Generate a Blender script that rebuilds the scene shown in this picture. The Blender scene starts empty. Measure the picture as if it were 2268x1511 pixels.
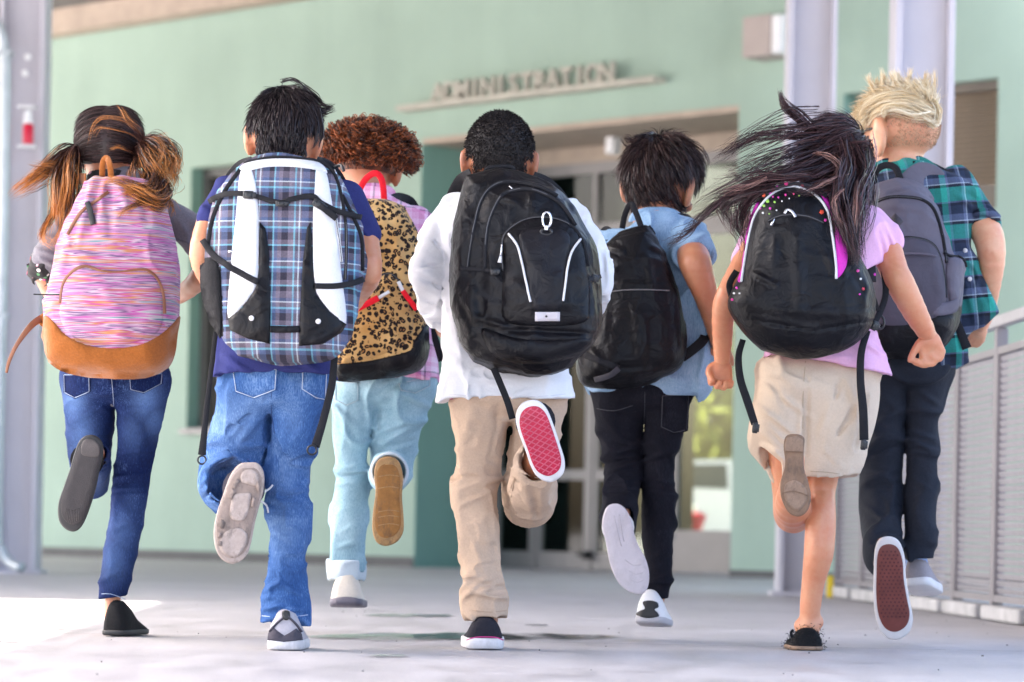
import bpy, math, random
import numpy as np
from mathutils import Vector, Matrix
from mathutils.bvhtree import BVHTree
from mathutils.geometry import delaunay_2d_cdt

random.seed(7); RNG = np.random.default_rng(7)
SC = bpy.context.scene; COL = SC.collection

# ------------------------------------------------------------------ camera
FPX, CAMH, CX, H0, ROLL = 6800.0, 0.3275, 1134.0, 1178.0, math.radians(1.1)
CR, SR = math.cos(ROLL), math.sin(ROLL)
def P(px, py, d):
    """point at distance d seen at photograph position (px, py)"""
    a, b = px - CX, py - H0
    u, v = a * CR + b * SR, -a * SR + b * CR
    return np.array((u * d / FPX, d, CAMH - v * d / FPX))
CAM = np.array((0.0, 0.0, CAMH))
cd = bpy.data.cameras.new('camera'); cam = bpy.data.objects.new('camera', cd); COL.objects.link(cam)
cd.sensor_width = 36.0; cd.lens = FPX / 2268.0 * 36.0
cd.shift_y = (H0 - 755.5) / 2268.0
cd.clip_start, cd.clip_end = 0.1, 2000.0
cd.dof.use_dof = True; cd.dof.focus_distance = 8.45; cd.dof.aperture_fstop = 3.7
m = Matrix(((CR, -SR, 0, 0), (0, 0, -1, 0), (SR, CR, 0, 0), (0, 0, 0, 1)))
m.translation = Vector(CAM); cam.matrix_world = m
SC.camera = cam

# ------------------------------------------------------------------ daylight
SUNDIR = Vector((0.62, -0.10, -0.78)).normalized()          # the way the light travels
EL = math.asin(-SUNDIR.z); AZ = math.atan2(-SUNDIR.x, -SUNDIR.y)
w = bpy.data.worlds.new('World'); SC.world = w; w.use_nodes = True
nt = w.node_tree; nt.nodes.clear()
sky = nt.nodes.new('ShaderNodeTexSky'); sky.sky_type = 'NISHITA'; sky.sun_disc = False
sky.sun_elevation = EL; sky.sun_rotation = AZ; sky.air_density = .8; sky.dust_density = 5.0; sky.ozone_density = 0.8
bg = nt.nodes.new('ShaderNodeBackground'); bg.inputs[1].default_value = 0.15
wo = nt.nodes.new('ShaderNodeOutputWorld')
nt.links.new(sky.outputs[0], bg.inputs[0]); nt.links.new(bg.outputs[0], wo.inputs[0])
ld = bpy.data.lights.new('sun', 'SUN'); ld.energy = 4.0; ld.angle = math.radians(0.5); ld.color = (1.0, 0.95, 0.86)
sun = bpy.data.objects.new('sun', ld); COL.objects.link(sun)
sun.rotation_euler = SUNDIR.to_track_quat('-Z', 'Y').to_euler(); sun.location = (-10, 10, 20)
vs_ = SC.view_settings; SC.display_settings.display_device = 'sRGB'
vs_.view_transform = 'Standard'; vs_.look = 'None'; vs_.exposure = 2.9; vs_.gamma = 1.0; vs_.use_curve_mapping = False

# ------------------------------------------------------------------ objects
def props(o, label=None, cat=None, group=None, kind=None):
    if label: o['label'] = label
    if cat: o['category'] = cat
    if group: o['group'] = group
    if kind: o['kind'] = kind
    return o
def thing(name, loc, label, cat, group=None, parent=None):
    o = bpy.data.objects.new(name, None); COL.objects.link(o); o.location = loc
    o.empty_display_size = 0.1
    props(o, label, cat, group); o['base'] = [float(c) for c in loc]
    return o
def wloc(o):
    p = np.zeros(3)
    while o is not None:
        p += np.array(o.location); o = o.parent
    return p
def mk(name, V, Fc, mat, parent=None, smooth=True, attrs=None, label=None):
    """V are world positions; Fc an (n,k) array or a list of tuples"""
    V = np.asarray(V, dtype=np.float64)
    off = wloc(parent) if parent is not None else V.mean(0) * 0
    me = bpy.data.meshes.new(name)
    L = V - off
    if isinstance(Fc, np.ndarray):
        n, k = Fc.shape
        me.vertices.add(len(L)); me.vertices.foreach_set('co', L.astype(np.float32).ravel())
        me.loops.add(n * k); me.loops.foreach_set('vertex_index', Fc.astype(np.int32).ravel())
        me.polygons.add(n); me.polygons.foreach_set('loop_start', np.arange(0, n * k, k, dtype=np.int32))
        me.update(calc_edges=True)
    else:
        me.from_pydata(L.tolist(), [], [tuple(f) for f in Fc]); me.update()
    me.polygons.foreach_set('use_smooth', np.full(len(me.polygons), smooth))
    if attrs:
        for kx, val in attrs.items():
            at = me.attributes.new(kx, 'FLOAT', 'POINT'); at.data.foreach_set('value', np.asarray(val, dtype=np.float32))
    if mat: me.materials.append(mat)
    o = bpy.data.objects.new(name, me); COL.objects.link(o)
    if parent is not None: o.parent = parent
    if label: o['label'] = label
    return o
class MB:
    """collects boxes, tubes and sheets into one mesh"""
    def __init__(s): s.v = []; s.f = []
    def add(s, V, Fc):
        n = len(s.v); s.v += [tuple(map(float, p)) for p in V]; s.f += [tuple(int(i) + n for i in q) for q in Fc]; return s
    def box(s, c, sx, sy, sz, ax=(1, 0, 0), ay=(0, 1, 0), az=(0, 0, 1), bev=0.0):
        c = np.array(c, float); ax, ay, az = (np.array(a, float) for a in (ax, ay, az))
        if bev <= 0:
            V = [c + ax * sx * i / 2 + ay * sy * j / 2 + az * sz * k / 2 for i in (-1, 1) for j in (-1, 1) for k in (-1, 1)]
            return s.add(V, [(0, 1, 3, 2), (4, 6, 7, 5), (0, 4, 5, 1), (2, 3, 7, 6), (0, 2, 6, 4), (1, 5, 7, 3)])
        V = []; hs = (sx / 2, sy / 2, sz / 2)
        bm = bmesh_box(hs, bev)
        return s.add([c + ax * p[0] + ay * p[1] + az * p[2] for p in bm[0]], bm[1])
    def mk(s, name, mat, parent=None, smooth=False, label=None):
        return mk(name, s.v, s.f, mat, parent, smooth, None, label)
import bmesh
def bmesh_box(hs, bev):
    bm = bmesh.new(); bmesh.ops.create_cube(bm, size=2.0)
    for v in bm.verts: v.co = Vector((v.co.x * hs[0], v.co.y * hs[1], v.co.z * hs[2]))
    bmesh.ops.bevel(bm, geom=bm.edges[:], offset=min(bev, min(hs) * .9), segments=2, profile=.5, affect='EDGES')
    bm.verts.index_update()
    out = ([tuple(v.co) for v in bm.verts], [tuple(v.index for v in f.verts) for f in bm.faces]); bm.free(); return out

# ------------------------------------------------------------------ materials
class NT:
    def __init__(s, name):
        s.m = bpy.data.materials.new(name); s.m.use_nodes = True; s.t = s.m.node_tree; s.n = s.t.nodes; s.l = s.t.links
        s.b = s.n['Principled BSDF']; s.tc = s.n.new('ShaderNodeTexCoord')
    def node(s, kind, **kw):
        x = s.n.new(kind)
        for k, v in kw.items(): setattr(x, k, v)
        return x
    def link(s, a, b): s.l.new(a, b); return s
    def map(s, scale=(1, 1, 1), rot=(0, 0, 0), out='Object'):
        mp = s.n.new('ShaderNodeMapping'); mp.inputs['Scale'].default_value = scale; mp.inputs['Rotation'].default_value = rot
        s.link(s.tc.outputs[out], mp.inputs[0]); return mp.outputs[0]
    def noise(s, scale, detail=3, rough=.55, vec=None, dist=0):
        x = s.n.new('ShaderNodeTexNoise'); x.inputs['Scale'].default_value = scale; x.inputs['Detail'].default_value = detail
        x.inputs['Roughness'].default_value = rough; x.inputs['Distortion'].default_value = dist
        s.link(vec if vec is not None else s.tc.outputs['Object'], x.inputs['Vector']); return x.outputs['Fac']
    def ramp(s, fac, stops, interp='LINEAR'):
        x = s.n.new('ShaderNodeValToRGB'); x.color_ramp.interpolation = interp; e = x.color_ramp.elements
        while len(e) < len(stops): e.new(0.5)
        for i, (p, c) in enumerate(stops):
            e[i].position = p; e[i].color = (*c, 1) if len(c) == 3 else c
        s.link(fac, x.inputs[0]); return x.outputs[0]
    def math(s, op, a, b=None, c=None):
        x = s.n.new('ShaderNodeMath'); x.operation = op
        for i, q in enumerate((a, b, c)):
            if q is None: continue
            if isinstance(q, (int, float)): x.inputs[i].default_value = q
            else: s.link(q, x.inputs[i])
        return x.outputs[0]
    def mix(s, fac, a, b, mode='MIX'):
        x = s.n.new('ShaderNodeMix'); x.data_type = 'RGBA'; x.blend_type = mode
        for sock, q in ((x.inputs[0], fac), (x.inputs[6], a), (x.inputs[7], b)):
            if isinstance(q, (int, float)): sock.default_value = q
            elif isinstance(q, tuple): sock.default_value = (*q, 1) if len(q) == 3 else q
            else: s.link(q, sock)
        return x.outputs[2]
    def sep(s, vec=None):
        x = s.n.new('ShaderNodeSeparateXYZ'); s.link(vec if vec is not None else s.tc.outputs['Object'], x.inputs[0]); return x.outputs
    def attr(s, name):
        x = s.n.new('ShaderNodeAttribute'); x.attribute_name = name; return x.outputs['Fac']
    def bump(s, h, dist=.002, strength=.5, prev=None):
        x = s.n.new('ShaderNodeBump'); x.inputs['Distance'].default_value = dist; x.inputs['Strength'].default_value = strength
        s.link(h, x.inputs['Height'])
        if prev is not None: s.link(prev, x.inputs['Normal'])
        return x.outputs[0]
    def done(s, col=None, rough=None, nrm=None, metal=None, spec=None, **kw):
        for sock, q in (('Base Color', col), ('Roughness', rough), ('Metallic', metal), ('Specular IOR Level', spec)):
            if q is None: continue
            if isinstance(q, (int, float)): s.b.inputs[sock].default_value = q
            elif isinstance(q, tuple): s.b.inputs[sock].default_value = (*q, 1)
            else: s.link(q, s.b.inputs[sock])
        if nrm is not None: s.link(nrm, s.b.inputs['Normal'])
        for k, v in kw.items(): s.b.inputs[k.replace('_', ' ')].default_value = v
        return s.m
def rgb(r, g, b):
    f = lambda c: (c / 255 / 12.92) if c <= 10 else (((c / 255) + .055) / 1.055) ** 2.4
    return (f(r), f(g), f(b))
def scl(c, k): return tuple(min(1, x * k) for x in c)
def M_plain(name, col, rough=.6, var=.12, sc=6, metal=0, bump=0, spec=.5, detail=4):
    t = NT(name); n = t.noise(sc, detail)
    c = t.ramp(n, [(.3, scl(col, 1 - var)), (.7, scl(col, 1 + var))])
    return t.done(c, rough, t.bump(t.noise(sc * 12, 3), .002, bump) if bump else None, metal, spec)
def M_sole(name, col, sc=20, dirt=.55):
    t = NT(name); n = t.noise(sc, 6, .7); d = t.noise(sc * 2.6, 4, .7, t.map((1, 1, .5))); st = t.noise(sc * .5, 3)
    c = t.ramp(n, [(.3, scl(col, 1 - .5 * dirt)), (.7, scl(col, 1 + .3 * dirt))])
    c = t.mix(t.math('MULTIPLY', t.ramp(t.math('ADD', t.math('MULTIPLY', d, .6), t.math('MULTIPLY', st, .4)), [(.5, (0, 0, 0)), (.64, (1, 1, 1))]), dirt), c, (.07, .06, .052))
    return t.done(c, .62, t.bump(d, .002, .6, t.bump(t.noise(160, 2), .001, .4)), 0, .25)
def M_cloth(name, col, rough=.85, var=.15, weave=900, fine=.35, sheen=.0, spec=.15, big=5):
    t = NT(name)
    n = t.noise(big, 4, .6); f = t.noise(180, 2)
    c = t.mix(.5, t.ramp(n, [(.25, scl(col, 1 - var)), (.75, scl(col, 1 + var))]), t.ramp(f, [(.3, scl(col, 1 - var)), (.7, scl(col, 1 + var))]))
    nr = t.bump(t.noise(220, 2), .0015, fine); nr = t.bump(t.noise(38, 4, .65), .006, .45, nr)
    return t.done(c, rough, nr, 0, spec, Sheen_Weight=sheen)
def M_denim(name, dark, mid, light, fade=.5):
    t = NT(name)
    v = t.noise(60, 3, .6, t.map((6, 6, .7)))
    v2 = t.noise(420, 2, .6, t.map((1, 1, .25)))
    b = t.noise(7, 4, .6)
    f = t.math('ADD', t.math('MULTIPLY', v, .35), t.math('ADD', t.math('MULTIPLY', v2, .35), t.math('MULTIPLY', b, fade)))
    c = t.ramp(f, [(.42, dark), (.66, mid), (.98, light)])
    c = t.mix(t.math('MULTIPLY', t.attr('fade'), t.ramp(v2, [(.2, (.55,) * 3), (.7, (1, 1, 1))])), c, light)
    nr = t.bump(v2, .0012, .5); nr = t.bump(t.noise(32, 4, .65), .007, .5, nr)
    return t.done(c, .85, nr, 0, .12)
def M_nylon(name, col, rough=.42, var=.25, wr=.5, spec=.22):
    t = NT(name)
    n = t.noise(9, 4, .6)
    c = t.ramp(n, [(.3, scl(col, 1 - var)), (.7, scl(col, 1 + var))])
    nr = t.bump(t.noise(20, 3, .5, None, .6), .008, wr); nr = t.bump(t.noise(650, 2), .0006, .3, nr)
    return t.done(c, rough, nr, 0, spec)
def M_skin(name, col, red=.35):
    col = (col[0] * 1.04, col[1] * .90, col[2] * .76)
    t = NT(name)
    n = t.noise(16, 5, .65); f = t.noise(240, 3); sp = t.noise(90, 3, .7)
    n = t.math('ADD', t.math('MULTIPLY', n, .7), t.math('MULTIPLY', sp, .3))
    c = t.mix(t.math('MULTIPLY', t.ramp(n, [(.40, (0, 0, 0)), (.62, (1, 1, 1))]), red + .25), col, (col[0] * .95, col[1] * .68, col[2] * .62))
    return t.done(c, .40, t.bump(f, .0012, .35, t.bump(n, .006, .15)), 0, .5, Subsurface_Weight=.12, Subsurface_Scale=.012)
def M_hair(name, dark, light, tip=None, rough=.38):
    t = NT(name)
    c = t.mix(t.attr('tone'), dark, light)
    if tip is not None:
        f = t.math('ADD', t.attr('along'), t.math('MULTIPLY', t.math('SUBTRACT', t.attr('tone'), .5), .5))
        c = t.mix(t.ramp(f, [(.45, (0, 0, 0)), (.95, (1, 1, 1))]), c, tip)
    return t.done(c, rough, None, 0, .32)
# ------------------------------------------------------------------ implicit surfaces: limbs, clothes and bags are grown as distance fields and meshed
_LAT = np.random.default_rng(3).random((32, 32, 32)).astype(np.float32)
def vnoise(x, y, z, seed=0):
    x = x + seed * 7.31; y = y + seed * 3.77; z = z + seed * 5.13
    i, j, k = np.floor(x).astype(np.int32), np.floor(y).astype(np.int32), np.floor(z).astype(np.int32)
    fx, fy, fz = x - i, y - j, z - k
    fx, fy, fz = (q * q * (3 - 2 * q) for q in (fx, fy, fz))
    o = 0
    for a in (0, 1):
        for b in (0, 1):
            for c in (0, 1):
                wgt = (fx if a else 1 - fx) * (fy if b else 1 - fy) * (fz if c else 1 - fz)
                o = o + wgt * _LAT[(i + a) & 31, (j + b) & 31, (k + c) & 31]
    return o * 2 - 1
def poly_sd(X, Z, pts):
    """signed 2D distance, negative inside"""
    d = np.full(np.broadcast(X, Z).shape, 1e9, np.float32); ins = np.zeros(d.shape, bool)
    n = len(pts)
    for i in range(n):
        x0, z0 = pts[i]; x1, z1 = pts[(i + 1) % n]
        ex, ez = x1 - x0, z1 - z0; L = ex * ex + ez * ez + 1e-12
        t = np.clip(((X - x0) * ex + (Z - z0) * ez) / L, 0, 1)
        d = np.minimum(d, (X - x0 - t * ex) ** 2 + (Z - z0 - t * ez) ** 2)
        c = ((z0 <= Z) & (z1 > Z)) | ((z1 <= Z) & (z0 > Z))
        if abs(ez) > 1e-9: ins ^= c & (X < x0 + (Z - z0) * ex / ez)
    d = np.sqrt(d); return np.where(ins, -d, d)
def smin(a, b, k):
    if k <= 0: return np.minimum(a, b)
    h = np.maximum(k - np.abs(a - b), 0) / k
    return np.minimum(a, b) - h * h * k * .25
class Vol:
    def __init__(s, D): s.D = D; s.ops = []; s.disp = []
    def pt(s, p): return P(p[0], p[1], s.D + p[2])
    def cap(s, a, b, ra, rb, k=.02, flat=1.0, mode='add'):
        a, b = np.asarray(a, float), np.asarray(b, float); r = max(ra, rb) * max(1, flat) + k + .03
        s.ops.append((mode, np.minimum(a, b) - r, np.maximum(a, b) + r, ('cap', a, b, ra, rb, flat), k)); return s
    def chain(s, pts, k=.02, flat=1.0, grow=1.0, mode='add', dr=0.0):
        """pts: (px, py, dy, radius px)"""
        sp = spline(pts, 3) if len(pts) > 2 else pts
        for i, (p, q) in enumerate(zip(sp[:-1], sp[1:])):
            if i: k = min(k, .004)
            s.cap(s.pt(p), s.pt(q), p[3] * grow * (s.D + p[2]) / FPX + dr, q[3] * grow * (s.D + q[2]) / FPX + dr, k, flat, mode)
        return s
    def ell(s, c, r, k=.02, R=None, mode='add'):
        c = np.asarray(c, float); m_ = max(r) + k + .03
        s.ops.append((mode, c - m_, c + m_, ('ell', c, np.asarray(r, float), R), k)); return s
    def poly(s, pts, yf, yb, rnd=.02, bulge=0., bw=.08, tilt=0., k=.0, mode='add', back=0.):
        """outline in photograph positions at depth D; yf/yb front and back offsets from D"""
        W = np.array([P(x, y, s.D + (yf + yb) / 2) for x, y in pts]); zc = W[:, 2].mean()
        lo = W.min(0) - .04 - k; hi = W.max(0) + .04 + k; ht = abs(tilt) * (hi[2] - lo[2])
        lo[1] = s.D + yf - bulge - .04 - k - ht; hi[1] = s.D + yb + back + .04 + k + ht
        s.ops.append((mode, lo, hi, ('poly', W[:, [0, 2]], s.D + yf, s.D + yb, rnd, bulge, bw, tilt, zc, back), k)); return s
    def plane(s, p, n, lo=None, hi=None):
        """cut away the side n points to (inside the box lo..hi)"""
        s.ops.append(('plane', lo, hi, (np.asarray(p, float), np.asarray(n, float) / np.linalg.norm(n)), 0)); return s
    def fold(s, x0, y0, x1, y1, amp, wpx):
        a, b = P(x0, y0, s.D), P(x1, y1, s.D); s.disp.append(('fold', a[[0, 2]], b[[0, 2]], amp, wpx * s.D / FPX)); return s
    def noise(s, amp, freq, seed=0, st=(1, 1, 1)): s.disp.append(('noise', amp, freq, seed, st)); return s
    def ridge(s, amp, freq, seed=0, st=(1, 1, 1)): s.disp.append(('ridge', amp, freq, seed, st)); return s
    def mesh(s, h=.006, smooth=2):
        adds = [o for o in s.ops if o[0] == 'add']
        lo = np.min([o[1] for o in adds], 0); hi = np.max([o[2] for o in adds], 0)
        n = np.ceil((hi - lo) / h).astype(int) + 2
        ax = [(lo[i] + h * np.arange(n[i])).astype(np.float32) for i in range(3)]
        G = np.full(tuple(n), 1.0, np.float32)
        for mode, l, u, spec, k in s.ops:
            l_ = lo if l is None else np.maximum(l, lo); u_ = hi if u is None else np.minimum(u, hi)
            i0 = np.clip(((l_ - lo) / h).astype(int), 0, n - 1); i1 = np.clip(np.ceil((u_ - lo) / h).astype(int) + 1, 1, n)
            if (i1 <= i0).any(): continue
            sl = tuple(slice(a, b) for a, b in zip(i0, i1))
            X = ax[0][sl[0]][:, None, None]; Y = ax[1][sl[1]][None, :, None]; Z = ax[2][sl[2]][None, None, :]
            if mode == 'plane':
                p, nn = spec; d = (X - p[0]) * nn[0] + (Y - p[1]) * nn[1] + (Z - p[2]) * nn[2]
                G[sl] = np.maximum(G[sl], d); continue
            if spec[0] == 'cap':
                _, a, b, ra, rb, flat = spec; e = b - a; L = float(e @ e) + 1e-9
                t = np.clip(((X - a[0]) * e[0] + (Y - a[1]) * e[1] + (Z - a[2]) * e[2]) / L, 0, 1)
                d = np.sqrt((X - a[0] - t * e[0]) ** 2 + ((Y - a[1] - t * e[1]) / flat) ** 2 + (Z - a[2] - t * e[2]) ** 2) - (ra + t * (rb - ra))
            elif spec[0] == 'ell':
                _, c, r, R = spec; x, y, z = X - c[0], Y - c[1], Z - c[2]
                if R is not None: x, y, z = (R[0][i] * x + R[1][i] * y + R[2][i] * z for i in range(3))
                k0 = np.sqrt((x / r[0]) ** 2 + (y / r[1]) ** 2 + (z / r[2]) ** 2); k1 = np.sqrt((x / r[0] ** 2) ** 2 + (y / r[1] ** 2) ** 2 + (z / r[2] ** 2) ** 2) + 1e-6
                d = k0 * (k0 - 1) / k1
            else:
                _, W, yf, yb, rnd, bulge, bw, tilt, zc, back = spec
                d2 = poly_sd(X[:, 0, :], Z[:, 0, :], W)
                ins = 1 - np.exp(np.minimum(d2, 0) / bw)
                sh = tilt * (Z[:, 0, :] - zc)
                f = (yf - bulge * ins + sh)[:, None, :]; b = (yb + back * ins + sh)[:, None, :]
                q1 = d2[:, None, :] + rnd; q2 = np.maximum(f - Y, Y - b) + rnd
                d = np.minimum(np.maximum(q1, q2), 0) + np.sqrt(np.maximum(q1, 0) ** 2 + np.maximum(q2, 0) ** 2) - rnd
            d = d.astype(np.float32)
            G[sl] = smin(G[sl], d, k) if mode == 'add' else np.maximum(G[sl], -d)
        if s.disp:
            I = np.nonzero(np.abs(G) < .03)
            x, y, z = ax[0][I[0]], ax[1][I[1]], ax[2][I[2]]; dd = np.zeros(len(x), np.float32)
            for q in s.disp:
                if q[0] == 'noise':
                    _, amp, fr, seed, st = q; dd += amp * vnoise(x * fr * st[0], y * fr * st[1], z * fr * st[2], seed)
                elif q[0] == 'ridge':
                    _, amp, fr, seed, st = q
                    wx_ = .5 * vnoise(x * fr * .6, y * fr * .6, z * fr * .6, seed + 9)
                    dd += 2.1 * amp * ((1 - np.abs(vnoise(x * fr * st[0] + wx_, y * fr * st[1], z * fr * st[2] + wx_, seed))) ** 5 - .25)
                else:
                    _, a, b, amp, wd = q; e = b - a; L = float(e @ e) + 1e-9
                    bx = (x > min(a[0], b[0]) - 3 * wd) & (x < max(a[0], b[0]) + 3 * wd) & (z > min(a[1], b[1]) - 3 * wd) & (z < max(a[1], b[1]) + 3 * wd)
                    t = ((x[bx] - a[0]) * e[0] + (z[bx] - a[1]) * e[1]) / L; tc_ = np.clip(t, 0, 1)
                    ds = (x[bx] - a[0] - tc_ * e[0]) ** 2 + (z[bx] - a[1] - tc_ * e[1]) ** 2
                    dd[bx] += 2.7 * amp * (np.exp(-ds / wd ** 2) - .45 * np.exp(-ds / (2.0 * wd) ** 2)) * (.35 + .65 * np.sin(np.pi * tc_))
            G[I] -= np.clip(dd, -.009, .008)
        return nets(G, lo, h, smooth)
_CO = np.array([(i, j, k) for i in (0, 1) for j in (0, 1) for k in (0, 1)])
_ED = [(a, b) for a in range(8) for b in range(a + 1, 8) if abs(_CO[a] - _CO[b]).sum() == 1]
def nets(G, lo, h, smooth=2):
    S = G < 0; c = np.zeros(tuple(x - 1 for x in G.shape), np.uint8)
    for i, j, k in _CO: c += S[i:S.shape[0] - 1 + i, j:S.shape[1] - 1 + j, k:S.shape[2] - 1 + k]
    act = (c > 0) & (c < 8); idx = np.argwhere(act); n = len(idx)
    val = np.stack([G[idx[:, 0] + i, idx[:, 1] + j, idx[:, 2] + k] for i, j, k in _CO], 1)
    acc = np.zeros((n, 3)); cnt = np.zeros((n, 1))
    for a, b in _ED:
        va, vb = val[:, a], val[:, b]; mk_ = (va < 0) != (vb < 0)
        t = np.where(mk_, va / np.where(mk_, va - vb, 1), 0)[:, None]
        acc += mk_[:, None] * (_CO[a] + t * (_CO[b] - _CO[a])); cnt += mk_[:, None]
    V = np.asarray(lo) + h * (idx + acc / cnt)
    vid = np.full(c.shape, -1, np.int32); vid[act] = np.arange(n)
    fs = []
    for axis in range(3):
        o1, o2 = [q for q in range(3) if q != axis]
        sa = [slice(1, -1)] * 3; sb = [slice(1, -1)] * 3; sa[axis] = slice(0, -1); sb[axis] = slice(1, None)
        A, B = S[tuple(sa)], S[tuple(sb)]; e = np.argwhere(A != B)
        if not len(e): continue
        pos = A[tuple(e.T)]
        base = e.copy(); base[:, o1] += 1; base[:, o2] += 1
        def cell(d1, d2):
            q = base.copy(); q[:, o1] += d1; q[:, o2] += d2; return vid[tuple(q.T)]
        quad = np.stack([cell(-1, -1), cell(0, -1), cell(0, 0), cell(-1, 0)], 1)
        flip = pos if axis != 1 else ~pos
        quad[~flip] = quad[~flip][:, ::-1]; fs.append(quad)
    Q = np.concatenate(fs)
    Q = Q[(Q >= 0).all(1)]
    if smooth:
        E = np.concatenate([Q[:, [0, 1]], Q[:, [1, 2]], Q[:, [2, 3]], Q[:, [3, 0]]]); E = np.concatenate([E, E[:, ::-1]])
        deg = np.maximum(np.bincount(E[:, 0], minlength=n), 1)[:, None]
        for _ in range(smooth):
            av = np.stack([np.bincount(E[:, 0], V[E[:, 1], i], n) for i in range(3)], 1) / deg
            V = V * .45 + av * .55
    return V, Q
def to_px(V):
    V = np.asarray(V); u = V[:, 0] * FPX / V[:, 1]; v = (CAMH - V[:, 2]) * FPX / V[:, 1]
    return np.stack([u * CR - v * SR + CX, u * SR + v * CR + H0], 1)
def second_cloth(o, parent, poly, mat):
    """the panels of a bag inside an outline are sewn from another cloth"""
    me = o.data; n = len(me.polygons); c = np.empty(n * 3); me.polygons.foreach_get('center', c); c = c.reshape(-1, 3) + wloc(parent)
    q = to_px(c); ins = inside(q[:, 0], q[:, 1], np.asarray(poly, float)) < 0
    me.materials.append(mat); me.polygons.foreach_set('material_index', ins.astype(np.int32)); me.update()
def rows(rs):
    """(y, left x, right x, dy) rows of a limb -> chain points"""
    return [((l + r) / 2, y, d, (r - l) / 2) for y, l, r, d in rs]

# ------------------------------------------------------------------ things sewn on a surface
def bvh_of(V, Q): return BVHTree.FromPolygons([tuple(v) for v in V], [tuple(int(i) for i in q) for q in Q])
def hit(bvh, px, py, off=0.0, D=8.5):
    dr = P(px, py, 1.0) - CAM; dn = Vector(dr).normalized()
    r = bvh.ray_cast(Vector(CAM), dn, 60.0) if bvh is not None else (None,)
    if r[0] is None: return None
    return np.array(r[0]) - np.array(dn) * off
def hitn(bvh, px, py):
    """where the line of sight meets the surface, and a lift direction there"""
    dr = P(px, py, 1.0) - CAM; dn = Vector(dr).normalized()
    r = bvh.ray_cast(Vector(CAM), dn, 60.0) if bvh is not None else (None,)
    if r[0] is None: return None, -np.array(dn)
    nn = r[1] if r[1].dot(dn) < 0 else -r[1]
    l = (nn * .8 - dn).normalized(); return np.array(r[0]), np.array(l)
def spline(pts, n=6, closed=False):
    pts = [np.asarray(p, float) for p in pts]; N = len(pts); out = []
    for i in range(N if closed else N - 1):
        p0, p1, p2, p3 = (pts[(i - 1) % N], pts[i], pts[(i + 1) % N], pts[(i + 2) % N]) if closed else (pts[max(i - 1, 0)], pts[i], pts[i + 1], pts[min(i + 2, N - 1)])
        for j in range(n):
            t = j / n; out.append(.5 * (2 * p1 + (p2 - p0) * t + (2 * p0 - 5 * p1 + 4 * p2 - p3) * t * t + (3 * p1 - p0 - 3 * p2 + p3) * t ** 3))
    if not closed: out.append(pts[-1])
    return np.array(out)
def inside(px, py, poly):
    return poly_sd(np.asarray(px, np.float32), np.asarray(py, np.float32), poly)
def patch(name, poly, bvh, mat, parent, off=.004, th=.008, puff=0.0, pw=12., step=9., D=8.5, curved=True, label=None, n=4, smooth=True):
    pl = spline(poly, n, True) if curved else np.concatenate([np.linspace(poly[i], poly[(i + 1) % len(poly)], 6, endpoint=False) for i in range(len(poly))])
    lo, hi = pl.min(0), pl.max(0)
    gx, gy = np.meshgrid(np.arange(lo[0] + step / 2, hi[0], step), np.arange(lo[1] + step / 2, hi[1], step))
    gx = gx.ravel(); gy = gy.ravel(); sd = inside(gx, gy, pl); keep = sd < -step * .45
    pts = np.concatenate([pl, np.stack([gx[keep], gy[keep]], 1)]); m_ = len(pl)
    r = delaunay_2d_cdt([Vector(p) for p in pts], [(i, (i + 1) % m_) for i in range(m_)], [], 1, 1e-4)
    v2 = np.array([tuple(p) for p in r[0]]); tris = [tuple(f) for f in r[2]]
    ed = -inside(v2[:, 0], v2[:, 1], pl)
    hn = [hitn(bvh, *p) for p in v2]; hs = [h[0] for h in hn]; nr_ = np.array([h[1] for h in hn]); ok = [h is not None for h in hs]
    dist = np.array([np.linalg.norm(h - CAM) if h is not None else np.nan for h in hs])
    if not any(ok): dist[:] = D
    for i in np.nonzero(np.isnan(dist))[0]:
        g = ~np.isnan(dist); j = np.argmin(((v2[g] - v2[i]) ** 2).sum(1)); dist[i] = dist[g][j] + .004
    dirs = np.array([(P(*p, 1.0) - CAM) for p in v2]); dirs /= np.linalg.norm(dirs, axis=1)[:, None]
    o = off + puff * (1 - np.exp(-np.maximum(ed, 0) / pw))
    base_ = CAM + dirs * dist[:, None]; Fr = base_ + nr_ * o[:, None]; Bk = base_ - nr_ * th; n_ = len(v2)
    a = np.array([v2[t[1]] - v2[t[0]] for t in tris]); b = np.array([v2[t[2]] - v2[t[0]] for t in tris])
    cr = a[:, 0] * b[:, 1] - a[:, 1] * b[:, 0]
    fr = [t if c < 0 else t[::-1] for t, c in zip(tris, cr)]
    cnt = {}
    for t in fr:
        for e in ((t[0], t[1]), (t[1], t[2]), (t[2], t[0])): cnt[e] = 1
    rim = [e for e in cnt if (e[1], e[0]) not in cnt]
    Fc = fr + [tuple(i + n_ for i in t[::-1]) for t in fr] + [(e[1], e[0], e[0] + n_, e[1] + n_) for e in rim]
    return mk(name, np.concatenate([Fr, Bk]), Fc, mat, parent, smooth, None, label)
def onto(path, bvh, D, off=0., n=6, closed=False, sm=True):
    """path of (px, py[, dy]) carried onto the surface bvh, or to depth D+dy"""
    pl = spline([tuple(p) + (0,) * (3 - len(p)) for p in path], n, closed)
    out = []; last = None
    for x, y, dy in pl:
        h, l_ = hitn(bvh, x, y) if bvh is not None else (None, None)
        if h is not None: h = h + l_ * off
        if h is None:
            dd = D + dy if (bvh is None or last is None) else last
            h = P(x, y, dd)
        else: last = h[1]
        out.append(h)
    return np.array(out)
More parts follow.
